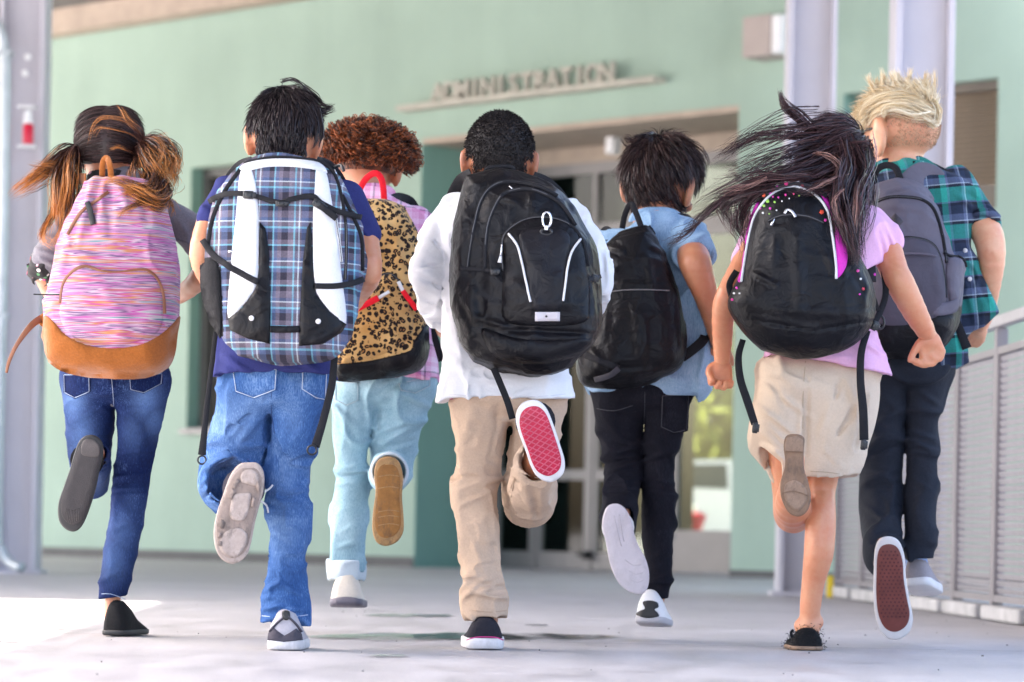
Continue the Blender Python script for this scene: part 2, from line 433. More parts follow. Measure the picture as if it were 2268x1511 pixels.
def tube_geo(pts, r, sides=6, closed=False, caps=True):
    pts = np.asarray(pts, float); K = len(pts); rr = np.broadcast_to(np.asarray(r, float), (K,))
    tg = np.gradient(pts, axis=0) if not closed else np.roll(pts, -1, 0) - np.roll(pts, 1, 0)
    tg /= np.linalg.norm(tg, axis=1)[:, None] + 1e-12
    u = np.cross(tg[0], (0, 0, 1.) if abs(tg[0][2]) < .9 else (1., 0, 0)); V = []
    for i in range(K):
        u = u - tg[i] * (u @ tg[i]); u /= np.linalg.norm(u) + 1e-12; v = np.cross(tg[i], u)
        for j in range(sides):
            a = 2 * math.pi * j / sides; V.append(pts[i] + rr[i] * (math.cos(a) * u + math.sin(a) * v))
    Fc = []
    for i in range(K if closed else K - 1):
        for j in range(sides):
            a, b = i * sides + j, i * sides + (j + 1) % sides; c, d = ((i + 1) % K) * sides + (j + 1) % sides, ((i + 1) % K) * sides + j
            Fc.append((a, b, c, d))
    if not closed and caps: Fc += [tuple(range(sides))[::-1], tuple((K - 1) * sides + j for j in range(sides))]
    return V, Fc
def tube(name, pts, r, mat, parent, sides=6, closed=False, label=None):
    V, Fc = tube_geo(pts, r, sides, closed); return mk(name, V, Fc, mat, parent, True, None, label)
def cord(name, path, r, bvh, mat, parent, D=8.5, off=0.001, n=6, closed=False, sides=6, label=None):
    return tube(name, onto(path, bvh, D, off, n, closed), r, mat, parent, sides, closed, label)
def ribbon_geo(path, wpx, bvh, D, off=.004, th=.003, n=6, twist=0.):
    pl = spline([tuple(p) + (0,) * (3 - len(p)) for p in path], n); K = len(pl)
    tg = np.gradient(pl[:, :2], axis=0); tg /= np.linalg.norm(tg, axis=1)[:, None] + 1e-9
    nr = np.stack([-tg[:, 1], tg[:, 0]], 1); wv = np.broadcast_to(np.asarray(wpx, float), (K,)) if np.ndim(wpx) == 0 else np.interp(np.linspace(0, 1, K), np.linspace(0, 1, len(wpx)), wpx)
    V = []; 
    for i in range(K):
        ds = []; up_ = np.zeros(3)
        for q in (-.5, 0, .5):
            h, l_ = hitn(bvh, *(pl[i, :2] + nr[i] * wv[i] * q)) if bvh is not None else (None, None)
            ds.append(None if h is None else h[1])
            if h is not None: up_ = up_ + l_
        g = [d for d in ds if d is not None]; lift = up_ / (np.linalg.norm(up_) + 1e-9) if g else np.array((0, -1., 0))
        base = (min(g) if g else None)
        if base is None: base = D + pl[i, 2] if (bvh is None or not V) else V[-1][1]
        for k_, q in enumerate((-.5, -.42, 0, .42, .5)):
            e = .0012 if k_ in (0, 4) else 0
            dq = base + twist * q
            V.append(P(*(pl[i, :2] + nr[i] * wv[i] * q), dq) + lift * (off - e))
        for q in (.5, -.5): V.append(P(*(pl[i, :2] + nr[i] * wv[i] * q), base + twist * q) + lift * (off - th))
    Fc = []; S_ = 7
    for i in range(K - 1):
        for j in range(S_): Fc.append((i * S_ + j, (i + 1) * S_ + j, (i + 1) * S_ + (j + 1) % S_, i * S_ + (j + 1) % S_))
    Fc += [tuple(range(S_)), tuple((K - 1) * S_ + j for j in range(S_))[::-1]]
    return V, Fc
def ribbon(name, path, wpx, bvh, mat, parent, D=8.5, off=.004, th=.003, n=6, twist=0., label=None):
    V, Fc = ribbon_geo(path, wpx, bvh, D, off, th, n, twist); return mk(name, V, Fc, mat, parent, True, None, label)
def slab_geo(poly, dfn, th, bev=.004, curved=True, n=5, grow=1.0, dome=0.0):
    """a plate with the outline poly facing the camera; dfn(px,py) gives its depth, th its thickness away from the camera"""
    pl = spline(poly, n, True) if curved else np.asarray(poly, float)
    c = pl.mean(0); K = len(pl)
    def ring(sc, dd):
        q = c + (pl - c) * sc; return [P(x, y, dfn(x, y) + dd) for x, y in q]
    size = np.linalg.norm(pl - c, axis=1).mean() * dfn(*c) / FPX; f = 1 - bev / size
    rings = [ring(f * grow, th), ring(grow, th - bev * .5), ring(grow, bev), ring((1 + f) / 2 * grow, bev * .25), ring(f * grow, 0), ring(f * grow * .6, -dome * .8), ring(f * grow * .25, -dome)]
    V = [p for r in rings for p in r]; Fc = []
    for i in range(len(rings) - 1):
        for j in range(K): Fc.append((i * K + j, i * K + (j + 1) % K, (i + 1) * K + (j + 1) % K, (i + 1) * K + j))
    Fc += [tuple(range(K))[::-1], tuple((len(rings) - 1) * K + j for j in range(K))]
    a = sum((pl[i][0] * pl[(i + 1) % K][1] - pl[(i + 1) % K][0] * pl[i][1]) for i in range(K))
    if a > 0: Fc = [f_[::-1] for f_ in Fc]
    return V, Fc
def slab(name, poly, dfn, th, mat, parent, bev=.004, curved=True, n=5, grow=1., dome=0., smooth=True, label=None):
    V, Fc = slab_geo(poly, dfn, th, bev, curved, n, grow, dome); return mk(name, V, Fc, mat, parent, smooth, None, label)

# ------------------------------------------------------------------ hair
def strand_mesh(name, C, r, mat, parent, tone, sides=3, prof=None):
    """C (N,K,3) centre lines, r (N,) thickness"""
    C = np.asarray(C); N, K, _ = C.shape
    tg = np.gradient(C, axis=1); tg /= np.linalg.norm(tg, axis=2)[..., None] + 1e-9
    ref = RNG.normal(size=(N, 1, 3)); u = np.cross(tg, ref); u /= np.linalg.norm(u, axis=2)[..., None] + 1e-9; v = np.cross(tg, u)
    t = np.linspace(0, 1, K); prof = (1 - t ** 2.2) * .9 + .1 if prof is None else prof
    R = r[:, None] * prof[None]
    if sides == 3 and r.mean() < .0013:                 # fine hair: one flat fibre per strand
        sides = 2; V = np.stack([C + R[..., None] * u * 1.15, C - R[..., None] * u * 1.15], 2).reshape(-1, 3)
    else: V = np.stack([C + R[..., None] * (math.cos(a) * u + math.sin(a) * v) for a in np.arange(sides) * 2 * math.pi / sides], 2).reshape(-1, 3)
    base = (np.arange(N)[:, None, None] * K + np.arange(K - 1)[None, :, None]) * sides; j = np.arange(sides)[None, None]
    a = base + j; b = base + (j + 1) % sides
    Q = np.stack([a, b, b + sides, a + sides], -1)
    if sides == 2: Q = Q[:, :, :1]
    Q = Q.reshape(-1, 4)
    return mk(name, V, Q, mat, parent, True, {'tone': np.repeat(tone, K * sides), 'along': np.tile(np.repeat(t, sides), N)})
def locks(guides, D, K=14, wav=.004, frizz=.0015):
    """guides: (points (px,py,dy,spread px), count) -> centre lines following each guide"""
    out = []
    for g, n in guides:
        sp = spline([(p[0], p[1], p[2], p[3]) for p in g], 8); sp = np.stack([np.interp(np.linspace(0, 1, K), np.linspace(0, 1, len(sp)), sp[:, i]) for i in range(4)], 1)
        ctr = np.array([P(q[0], q[1], D + q[2]) for q in sp]); rad = sp[:, 3] * D / FPX
        m_ = max(2, n // 11); cl = RNG.integers(0, m_, n)              # strands gather in clumps
        a = RNG.uniform(0, 2 * math.pi, m_)[cl]; q = np.sqrt(RNG.uniform(0, 1, m_))[cl]; j = .16
        dx = np.cos(a) * q + RNG.normal(size=n) * j; dy = np.sin(a) * q + RNG.normal(size=n) * j; dz = (RNG.normal(size=m_) * .7)[cl] + RNG.normal(size=n) * j
        t = np.linspace(0, 1, K); ph = RNG.uniform(0, 6.28, (m_, 3))[cl] + RNG.normal(size=(n, 3)) * .25; fr = RNG.uniform(3, 8, (m_, 3))[cl] + RNG.normal(size=(n, 3)) * .2
        C = ctr[None] + rad[None, :, None] * np.stack([dx, dy, dz], 1)[:, None, :]
        C = C + wav * np.sin(ph[:, None, :] + fr[:, None, :] * t[None, :, None]) * t[None, :, None]
        C = C + np.cumsum(RNG.normal(size=(n, K, 3)) * frizz, 1)
        L = np.clip(RNG.uniform(.72, 1.0, m_)[cl] + RNG.normal(size=n) * .05, .5, 1.0)                    # uneven lengths
        ii = np.clip(t[None] * L[:, None] * (K - 1), 0, K - 1.001); lo_ = ii.astype(int); f = (ii - lo_)[..., None]
        rr = np.arange(n)[:, None]; C = C[rr, lo_] * (1 - f) + C[rr, lo_ + 1] * f
        out.append(C)
    return np.concatenate(out)
def scalp(N, c, rad, R, mask, flow, length, K=7, lift=.5, layer=.12, curl=0., curlf=9., jit=.25, bend=.35):
    """strands rooted on a head ellipsoid; mask(n) and flow(n) work in the head's own axes (x right, y forward, z up)"""
    n = RNG.normal(size=(N * 4, 3)); n /= np.linalg.norm(n, axis=1)[:, None]
    n = n[mask(n)][:N]; N = len(n); rad = np.asarray(rad)
    p = n * rad; nn = n / rad; nn /= np.linalg.norm(nn, axis=1)[:, None]
    fl = flow(n); fl = fl - nn * (fl * nn).sum(1)[:, None]; fl /= np.linalg.norm(fl, axis=1)[:, None] + 1e-6
    d = nn * lift + fl * (1 - lift) + RNG.normal(size=(N, 3)) * jit; d /= np.linalg.norm(d, axis=1)[:, None]
    Ls = (length(n) if callable(length) else np.full(N, length)) * RNG.uniform(.7, 1.15, N)
    hgt = 1 + layer * RNG.uniform(.1, 1, N)
    C = [p.copy()]; s1 = np.cross(fl, nn); ph = RNG.uniform(0, 6.28, N)
    for i in range(1, K):
        st = Ls / (K - 1)
        p = p + d * st[:, None]
        e = np.linalg.norm(p / rad, axis=1); mn = 1 + (hgt - 1) * min(1, i / 2.0)
        mx = 1 + layer * 1.6
        sc_ = np.where(e < mn, mn / e, 1)
        p = p * sc_[:, None]
        nn = p / rad ** 2; nn /= np.linalg.norm(nn, axis=1)[:, None]
        f2 = flow(p / np.linalg.norm(p / rad, axis=1)[:, None] / rad); f2 = f2 - nn * (f2 * nn).sum(1)[:, None]; f2 /= np.linalg.norm(f2, axis=1)[:, None] + 1e-6
        d = d * (1 - bend) + f2 * bend + RNG.normal(size=(N, 3)) * jit * .25
        if curl: d = d + curl * (np.cos(ph + curlf * i)[:, None] * s1 + np.sin(ph + curlf * i)[:, None] * nn)
        d /= np.linalg.norm(d, axis=1)[:, None]
        C.append(p.copy())
    C = np.stack(C, 1)
    return np.asarray(c) + C @ np.asarray(R).T
def rotz(a, tilt=0., pitch=0.):
    """columns: the head's right, forward and up axes"""
    ca, sa = math.cos(a), math.sin(a); Rz = np.array(((ca, -sa, 0), (sa, ca, 0), (0, 0, 1.)))
    ct, st = math.cos(tilt), math.sin(tilt); Ry = np.array(((ct, 0, st), (0, 1, 0), (-st, 0, ct)))
    cp, sp = math.cos(pitch), math.sin(pitch); Rx = np.array(((1, 0, 0), (0, cp, -sp), (0, sp, cp)))
    return Ry @ Rz @ Rx
# ------------------------------------------------------------------ materials of the place
def _concrete():
    t = NT('pavement_concrete')
    n1 = t.noise(.8, 5, .6); n2 = t.noise(7, 6, .7, t.map((1, .25, 1))); n3 = t.noise(90, 4, .7)
    f = t.math('ADD', t.math('MULTIPLY', n1, .3), t.math('ADD', t.math('MULTIPLY', n2, .42), t.math('MULTIPLY', n3, .28)))
    c = t.ramp(f, [(.36, (.28, .27, .278)), (.5, (.405, .39, .40)), (.64, (.48, .465, .475))])
    st = t.ramp(t.noise(3.1, 4, .7, t.map((1, .5, 1))), [(.66, (0, 0, 0)), (.74, (1, 1, 1))])
    c = t.mix(t.math('MULTIPLY', st, .18), c, (.27, .26, .27))
    r = t.ramp(n2, [(.4, (.42,) * 3), (.6, (.62,) * 3)])
    return t.done(c, r, t.bump(n3, .002, .35, t.bump(n2, .004, .2)), 0, .4)
m_ground = _concrete()
def _stucco(name, col):
    t = NT(name); n = t.noise(.55, 5, .6); s = t.noise(60, 4, .6); v = t.noise(1.6, 4, .6, t.map((1, 1, .12)))
    f = t.math('ADD', t.math('MULTIPLY', n, .6), t.math('MULTIPLY', v, .4))
    c = t.ramp(f, [(.35, scl(col, .88)), (.65, scl(col, 1.1))])
    return t.done(c, .85, t.bump(s, .004, .4), 0, .25)
m_wall = _stucco('mint_stucco', (.33, .44, .365))
m_reveal = _stucco('teal_stucco', (.21, .38, .32))
m_beige = M_plain('beige_soffit', (.42, .34, .27), .8)
m_base = M_plain('dark_wall_base', (.10, .10, .10), .8)
m_frame = M_plain('grey_aluminium', (.22, .21, .21), .45, .06, 3, .2)
m_tan = M_plain('tan_letters', (.44, .42, .355), .6)
m_steel = M_plain('painted_steel', (.47, .455, .50), .5, .05, 3)
m_white = M_plain('white_paint', (.78, .78, .78), .5, .04)
m_lamp = M_plain('lamp_box_tan', (.40, .34, .31), .6, .05)
m_pipe = M_plain('galvanised_pipe', (.42, .46, .48), .38, .12, 8, .3)
m_red = M_plain('red_plastic', (.62, .015, .05), .35, .1)
m_dark = M_plain('dark_interior', (.06, .06, .055), .8)
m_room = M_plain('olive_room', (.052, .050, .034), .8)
m_curtain = M_plain('beige_curtain', (.46, .35, .19), .85)
m_louvre = M_plain('brown_louvre', (.42, .33, .24), .55, .15, 4)
m_fence = M_plain('fence_metal', (.35, .335, .35), .5, .10, 5, .15)
m_fence_fr = M_plain('fence_frame', (.22, .20, .21), .5, .1, 5, .1)
m_yellow = M_plain('yellow_paint', (.75, .55, .02), .5)
m_rubber = M_plain('rubber', (.018, .018, .02), .6)
m_leaf = M_plain('sunlit_leaf', (.15, .17, .012), .6, .35, .8)
m_bark = M_plain('bark', (.10, .075, .05), .9)
def _glass(name, tint, gl=.9):
    t = NT(name); n = t.n; tr = n.new('ShaderNodeBsdfTransparent'); tr.inputs[0].default_value = (*tint, 1)
    gs = n.new('ShaderNodeBsdfGlossy'); gs.inputs['Roughness'].default_value = .03; gs.inputs[0].default_value = (gl, gl, gl, 1)
    fr = n.new('ShaderNodeFresnel'); fr.inputs[0].default_value = 1.5
    mx = n.new('ShaderNodeMixShader'); t.link(fr.outputs[0], mx.inputs[0]); t.link(tr.outputs[0], mx.inputs[1]); t.link(gs.outputs[0], mx.inputs[2])
    t.link(mx.outputs[0], n['Material Output'].inputs[0]); return t.m
m_glass = _glass('door_glass', (.72, .76, .68), .5)
m_carpaint = M_plain('white_car_paint', (.75, .75, .77), .25, .02)
m_carglass = M_plain('car_glass', (.04, .05, .05), .08, .05)
def _water():
    t = NT('puddle_water'); t.done((.10, .115, .108), .08, None, 0, .55)
    tr = t.n.new('ShaderNodeBsdfTransparent'); mx = t.n.new('ShaderNodeMixShader')
    f = t.math('MULTIPLY', t.attr('wet'), t.ramp(t.noise(7, 4, .6, t.map((1, .4, 1))), [(.35, (.25,) * 3), (.6, (1, 1, 1))]))
    t.link(t.math('MULTIPLY', f, .9), mx.inputs[0]); t.link(tr.outputs[0], mx.inputs[1]); t.link(t.b.outputs[0], mx.inputs[2]); t.link(mx.outputs[0], t.n['Material Output'].inputs[0]); return t.m
m_water = _water()

# ------------------------------------------------------------------ ground
g = mk('ground', [(-400, -300, 0), (400, -300, 0), (400, 500, 0), (-400, 500, 0)], [(0, 1, 2, 3)], m_ground, None, False); props(g, kind='structure')
for yj in (9.06, 13.4, 17.8, 4.6):
    o = mk('pavement_joint', [(-12, yj - .005, .004), (9, yj - .005, .004), (9, yj + .005, .004), (-12, yj + .005, .004)], [(0, 1, 2, 3)], m_base, None, False); props(o, kind='structure')
rg = np.random.default_rng(77); _m = MB()
for i in range(110):
    x, y = rg.uniform(-2.6, 2.6), rg.uniform(6.6, 13.5); s_ = rg.uniform(.0015, .004); _m.box((x, y, s_ * .4), s_ * rg.uniform(.8, 2), s_, s_ * .8)
o = _m.mk('grit', m_base); props(o, 'scattered dark grit on the pavement', 'grit', None, 'stuff')
def ground_at(px, py, z=0.0):
    b = P(px, py, 1.0) - CAM; k = (z - CAMH) / b[2]; return CAM + b * k
def puddle(x0, x1, ya, yb, seed, lab=None):
    rng = np.random.default_rng(seed); A = ground_at(x0, (ya + yb) / 2); B = ground_at(x1, (ya + yb) / 2); hw = abs(ground_at((x0 + x1) / 2, ya)[1] - ground_at((x0 + x1) / 2, yb)[1]) / 2
    K = 48; R_ = 7; V = []; al_ = []; c1, c2 = rng.normal(size=6), rng.normal(size=6)
    for i in range(K + 1):
        t = i / K; e = (1 - abs(2 * t - 1) ** 3) ** .8; wv = lambda c: 1 + .16 * sum(c[j] * math.sin((j + 1.3) * 7 * t + j * 2) for j in range(6)) / 2
        c = A + (B - A) * t
        for r in range(R_ + 1):
            q = r / R_ * 2 - 1; V.append((c[0], c[1] + hw * (e * (wv(c1) if q > 0 else wv(c2)) + .05) * q * 1.25, .004)); al_.append(min(1, (1 - abs(q)) * 2.2) * min(1, e * 2.0))
    Fc = [(i * (R_ + 1) + r, (i + 1) * (R_ + 1) + r, (i + 1) * (R_ + 1) + r + 1, i * (R_ + 1) + r + 1) for i in range(K) for r in range(R_)]
    o = mk('puddle', V, Fc, m_water, None, True, {'wet': al_}); props(o, kind='structure'); return o
puddle(660, 1385, 1405, 1419, 4); puddle(800, 1010, 1362, 1368, 5); puddle(818, 905, 1453, 1457, 6)
puddle(1160, 1215, 1385, 1388, 8)

# ------------------------------------------------------------------ school building: its front runs back to the left
W0 = np.array((-.81, 26.8, 0.0)); WD = np.array((.7237, -.69, 0)); WN = np.array((.69, .7237, 0)); UP = np.array((0, 0, 1.0))
def WP(t, q, z): return W0 + WD * t + WN * q + UP * z
def wt(px, py, q=0.0):
    """distance along the front where the line of sight meets the plane q behind it"""
    d = P(px, py, 1.0) - CAM; o = W0 + WN * q - CAM
    k = (o @ WN) / (d @ WN); return float((CAM + d * k - W0) @ WD)
school = thing('school_building', WP(0, 0, 0), 'mint green school building with a recessed glass entrance under raised lettering', 'building')
def wbox(name, t0, t1, q0, q1, z0, z1, mat, parent=school, mb=None, bev=0., label=None):
    m_ = mb or MB(); m_.box(WP((t0 + t1) / 2, (q0 + q1) / 2, (z0 + z1) / 2), t1 - t0, q1 - q0, z1 - z0, WD, WN, UP, bev)
    return m_ if mb is not None else m_.mk(name, mat, parent, label=label)
TOP, HEAD = 5.32, 3.75
tw0, tw1 = wt(418, 650), wt(640, 650)                      # left window
ta, tb = wt(927, 700), wt(1628, 700)                       # entrance recess
tc, td = wt(1868, 260), wt(2207, 400)                      # louvred window on the right
WZ0, WZ1 = 1.24, 3.70; LZ0 = 2.78
wbox('wall', -16, tw0, 0, .3, 0, TOP, m_wall); wbox('wall', tw0, tw1, 0, .3, 0, WZ0, m_wall); wbox('wall', tw0, tw1, 0, .3, WZ1, TOP, m_wall)
wbox('wall', tw1, ta, 0, 1.15, 0, TOP, m_wall); wbox('wall', ta, tb, 0, .3, HEAD, TOP, m_wall)
wbox('wall', tb, tc, 0, 1.15, 0, TOP, m_wall); wbox('wall', tc, td, 0, .3, 0, LZ0, m_wall); wbox('wall', tc, td, 0, .3, HEAD, TOP, m_wall)
wbox('wall', td, td + 9, 0, .3, 0, TOP, m_wall)
wbox('wall_reveal', ta, ta + .006, .002, 1.0, 0, HEAD, m_reveal, label='darker teal return of the entrance recess')
wbox('wall_base', -16, ta, -.012, 0, 0, .09, m_base); wbox('wall_base', tb, td + 9, -.012, 0, 0, .06, m_base)
wbox('soffit', ta + .006, tb, .0, 1.0, HEAD - .05, HEAD - .003, m_beige)
# left window
wbox('window_reveal', tw0, tw0 + .006, .005, .3, WZ0, WZ1, m_reveal)
wf = wbox('window', tw0 + .006, tw1, .22, .28, WZ0, WZ1, m_dark, label='tall window with a beige blind')
_m = MB()
wbox('', tw0 + .006, tw0 + .09, .14, .219, WZ0, WZ1, None, mb=_m); wbox('', tw0 + .09, tw1, .14, .219, WZ1 - .08, WZ1, None, mb=_m); wbox('', tw0 + .09, tw1, .14, .219, WZ0, WZ0 + .06, None, mb=_m)
_m.mk('frame', M_plain('dark_window_frame', (.10, .10, .095), .5), wf)
wbox('blind', tw0 + .24, tw1 - .02, .19, .215, 1.5, WZ1 - .085, m_curtain, wf)
wbox('sill', tw0 - .05, tw1, -.05, .14, WZ0 - .05, WZ0, m_frame, school)
# entrance: glazed screen one metre inside the recess
Q = 1.0
def T1(px, py): return wt(px, py, Q)
def zat(px, py, q):
    d = P(px, py, 1.0) - CAM; o = W0 + WN * q - CAM; k = (o @ WN) / (d @ WN); return CAMH + d[2] * k
tl, tr_ = ta + .006, tb
wbox('door_header', tl, tr_, Q - .06, Q + .06, HEAD - .19, HEAD - .05, m_beige)
zH = HEAD - .19
vs = [tl, T1(1203, 420), T1(1325, 420), T1(1400, 420), T1(1490, 1000), tr_ - .002]
zT = zat(1340, 505, Q); zM = zat(1250, 1052, Q); zB = zat(1250, 1245, Q)
scr = wbox('door_frame', tl, tr_, Q - .05, Q + .05, zH - .10, zH, m_frame)
_m = MB()
for i, t_ in enumerate(vs[1:-1]): wbox('', t_ - .024, t_ + .024, Q - .04, Q + .04, 0.0, zH - .10, None, mb=_m)
_m.mk('mullion', m_frame, scr)
_m = MB()
for a_, b_ in zip(vs[:-1], vs[1:]): wbox('', a_ + .025, b_ - .025, Q - .03, Q + .03, zT - .04, zT + .04, None, mb=_m)
_m.mk('transom', m_frame, scr)
for i, (a_, b_) in enumerate(zip(vs[:-1], vs[1:])):
    wbox('pane', a_ + .02, b_ - .02, Q - .006, Q + .006, zT + .03, zH - .09, m_glass, scr)
for i, (a_, b_) in enumerate(zip(vs[:-1], vs[1:])):
    last = i == len(vs) - 2
    leaf = wbox('door' if not last else 'sidelight', a_ + .026, b_ - .026, Q - .028, Q + .028, .01, .16 if not last else zat(1560, 1187, Q) - .03, m_frame, school, label='glazed entrance door with grey metal rails' if not last else 'glazed side panel over a grey kick plate')
    _m = MB()
    zm = zM if not last else zat(1560, 1187, Q)
    wbox('', a_ + .026, a_ + .075, Q - .027, Q + .027, .165 if not last else zm, zT - .042, None, mb=_m); wbox('', b_ - .075, b_ - .026, Q - .027, Q + .027, .165 if not last else zm, zT - .042, None, mb=_m)
    wbox('', a_ + .077, b_ - .077, Q - .026, Q + .026, zm - .045, zm + .045, None, mb=_m); wbox('', a_ + .077, b_ - .077, Q - .026, Q + .026, zT - .12, zT - .042, None, mb=_m)
    _m.mk('rail', m_frame, leaf)
    wbox('pane', a_ + .072, b_ - .072, Q - .006, Q + .006, .16 if not last else zm + .04, zT - .11, m_glass, leaf)
_m = MB(); _m.box(WP(T1(1312, 1222), Q - .08, .14), .05, .09, .07, WD, WN, UP, .01); _m.box(WP(T1(1300, 1222), Q - .08, .14), .10, .03, .03, WD, WN, UP, .01); _m.mk('door_stop', m_rubber, school)
_m = MB(); _m.box(WP(T1(1420, 285), Q - .35, zat(1420, 310, Q - .35)), .10, .12, .20, WD, WN, UP, .02); _m.mk('lamp', m_white, school, label='small white lamp under the soffit')
# lobby behind the glass, open to the car park on its far side
QB = 6.5; tbx = wt(1478, 900, QB)
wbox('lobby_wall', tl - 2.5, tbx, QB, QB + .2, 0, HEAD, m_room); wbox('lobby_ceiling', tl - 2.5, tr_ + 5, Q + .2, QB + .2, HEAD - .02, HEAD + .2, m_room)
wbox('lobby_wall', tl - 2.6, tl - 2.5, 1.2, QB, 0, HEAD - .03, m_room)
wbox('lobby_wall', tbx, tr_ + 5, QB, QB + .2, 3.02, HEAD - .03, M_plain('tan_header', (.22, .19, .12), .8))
wbox('roof', -16, td + 9, .3, 7.5, TOP - .1, TOP + .2, m_beige)
cur = thing('curtain', WP(T1(1300, 400), Q + .15, zT), 'dark swagged cloth hanging behind the upper entrance panes', 'curtain')
def swag(px0, px1, py0, pyl, pyr, q):
    V = []; Fc = []; K = 14
    for i in range(K + 1):
        t = i / K; x = px0 + (px1 - px0) * t; tt = wt(x, py0, q); yb = pyl + (pyr - pyl) * t ** 1.7
        for j in range(5):
            zt, zb = zat(x, py0, q), zat(x, yb, q); V.append(WP(tt, q + .03 * math.sin(14 * t + j), zt + (zb - zt) * j / 4))
    for i in range(K):
        for j in range(4): a = i * 5 + j; Fc.append((a, a + 5, a + 6, a + 1))
    o = mk('swag', V, Fc, m_dark, cur); md = o.modifiers.new('thickness', 'SOLIDIFY'); md.thickness = .01
swag(1222, 1312, 340, 390, 470, Q + .15); swag(1338, 1396, 335, 480, 372, Q + .15)
# sign: letters standing on a thin shelf
sg = thing('sign', WP(wt(1190, 210), -.1, 0), 'tan metal letters reading ADMINISTRATION on a thin shelf above the entrance', 'sign')
sz = zat(1190, 206, 0.0)
wbox('shelf', wt(905, 236), wt(1476, 180), -.16, 0.0, sz - .045, sz, m_tan, sg)
txt = 'ADMINISTRATION'; tA, tZ = wt(975, 205), wt(1378, 160)
for i, ch in enumerate(txt):
    cu = bpy.data.curves.new('letter', 'FONT'); cu.body = ch; cu.size = .235; cu.extrude = .02; cu.align_x = 'CENTER'; cu.resolution_u = 3; cu.offset = .004
    tmp = bpy.data.objects.new('letter', cu); me = bpy.data.meshes.new_from_object(tmp); bpy.data.objects.remove(tmp); bpy.data.curves.remove(cu)
    L = np.array([tuple(v.co) for v in me.vertices]); fc = [tuple(p.vertices) for p in me.polygons]; bpy.data.meshes.remove(me)
    t_ = tA + (tZ - tA) * (i + .5) / len(txt)
    V = np.array([WP(t_ + p[0], -.10 - p[2], sz + p[1]) for p in L]); mk('letter', V, fc, m_tan, sg, False)
# wall lamp box on the right
lb = thing('wall_lamp', WP(wt(1700, 95), 0, 0), 'square tan lamp box with a white face high on the wall by the column', 'lamp')
lt0, lt1 = wt(1664, 95), wt(1722, 95)
wbox('housing', lt0 + .12, lt0 + .40, -.26, 0.0, zat(1690, 138, 0), zat(1690, 48, 0), m_lamp, lb, bev=.01)
wbox('diffuser', lt0 + .405, lt0 + .50, -.255, -.02, zat(1690, 138, 0) + .01, zat(1690, 48, 0) - .01, m_white, lb, bev=.015)
# louvred window
lw = wbox('window', tc + .006, td, .24, .28, LZ0, HEAD, m_dark, label='high window filled with brown louvres')
wbox('window_reveal', tc, tc + .006, .004, .3, LZ0, HEAD, m_reveal)
_m = MB(); wbox('', tc + .12, tc + .22, .10, .238, LZ0, HEAD, None, mb=_m); wbox('', td - .06, td, .10, .238, LZ0, HEAD - .071, None, mb=_m); wbox('', tc + .22, td, .10, .238, HEAD - .07, HEAD, None, mb=_m); wbox('', tc + .22, td - .06, .10, .238, LZ0, LZ0 + .2, None, mb=_m)
_m.mk('frame', M_plain('bronze_frame', (.13, .11, .09), .5), lw)
NS = 18; zs = np.linspace(LZ0 + .22, HEAD - .09, NS); slm = None
for z in zs:
    if slm is None:
        _m = MB(); _m.box(WP((tc + .22 + td - .06) / 2, .16, z), td - tc - .284, .044, .006, WD, WN * .8 + UP * .6, UP * .8 - WN * .6); slm = _m.mk('slat', m_louvre, lw)
    else:
        o = slm.copy(); COL.objects.link(o); o.parent = lw; o.location = (0, 0, z - zs[0])

# ------------------------------------------------------------------ canopy and its columns
CZ = 5.35
def prism(name, poly, z0, z1, mat, parent=None, label=None):
    n = len(poly); V = [(x, y, z0) for x, y in poly] + [(x, y, z1) for x, y in poly]
    Fc = [tuple(range(n))[::-1], tuple(range(n, 2 * n))] + [(i, (i + 1) % n, (i + 1) % n + n, i + n) for i in range(n)]
    return mk(name, V, Fc, mat, parent, False, None, label)
can = thing('canopy', (0, 14, 0), 'flat roofed walkway canopy over the pavement in front of the school', 'canopy')
pL, pR = WP(-15.5, -.03, 0), WP(wt(1560, 0), -.03, 0)
prism('roof_slab', [(-5.1, -4.0), (2.6, -4.0), (2.6, 15.0), (2.9, 16.0), (2.9, pR[1]), (pR[0], pR[1]), (pL[0], pL[1]), (-16, 13.8), (-5.75, 13.8)], CZ, CZ + .25, M_plain('dark_canopy_deck', (.15, .14, .135), .8), can)  # unseen outline and dark deck shaped for shade, sun patch and side light
_m = MB(); _m.box(WP(-3.5, -.16, CZ - .12), 9.0, .22, .235, WD, WN, UP); _m.mk('edge_beam', m_beige, can)
for yb in (10.12, 9.05):
    _m = MB(); _m.box((-9.0, yb, CZ - .1), 7.0, .16, .18); _m.mk('purlin', m_steel, can)
def column(px0, px1, d, lab, grp='steel columns of the canopy'):
    x0, x1 = P(px0, 700, d)[0], P(px1, 700, d)[0]; w_ = x1 - x0; xc = (x0 + x1) / 2; dp = w_ * .95
    t = thing('column', (xc, d + dp / 2, 0), lab, 'column', grp)
    c = np.array((xc, d + dp / 2, 0)); fw = w_ * .11
    for s in (-1, 1):
        _m = MB(); _m.box(c + (s * (w_ / 2 - fw / 2), 0, CZ / 2), fw, dp, CZ - .002, bev=.004); _m.mk('flange', m_steel, t)
    _m = MB(); _m.box(c + (0, -dp * .12, CZ / 2), w_ - 2 * fw - .002, dp * .12, CZ - .003); _m.mk('web', m_steel, t)
    _m = MB(); _m.box(c + (0, 0, .012), w_ * 1.25, dp * 1.2, .024); _m.mk('base_plate', m_steel, t)
    return t, c, w_, dp
colL = column(-14, 88, 19.7, 'pale steel column at the left edge carrying a downpipe and a red alarm lamp')
column(1735, 1843, 17.1, 'pale steel column beside the wall lamp box')
column(1972, 2104, 15.6, 'nearest pale steel column behind the blond child')
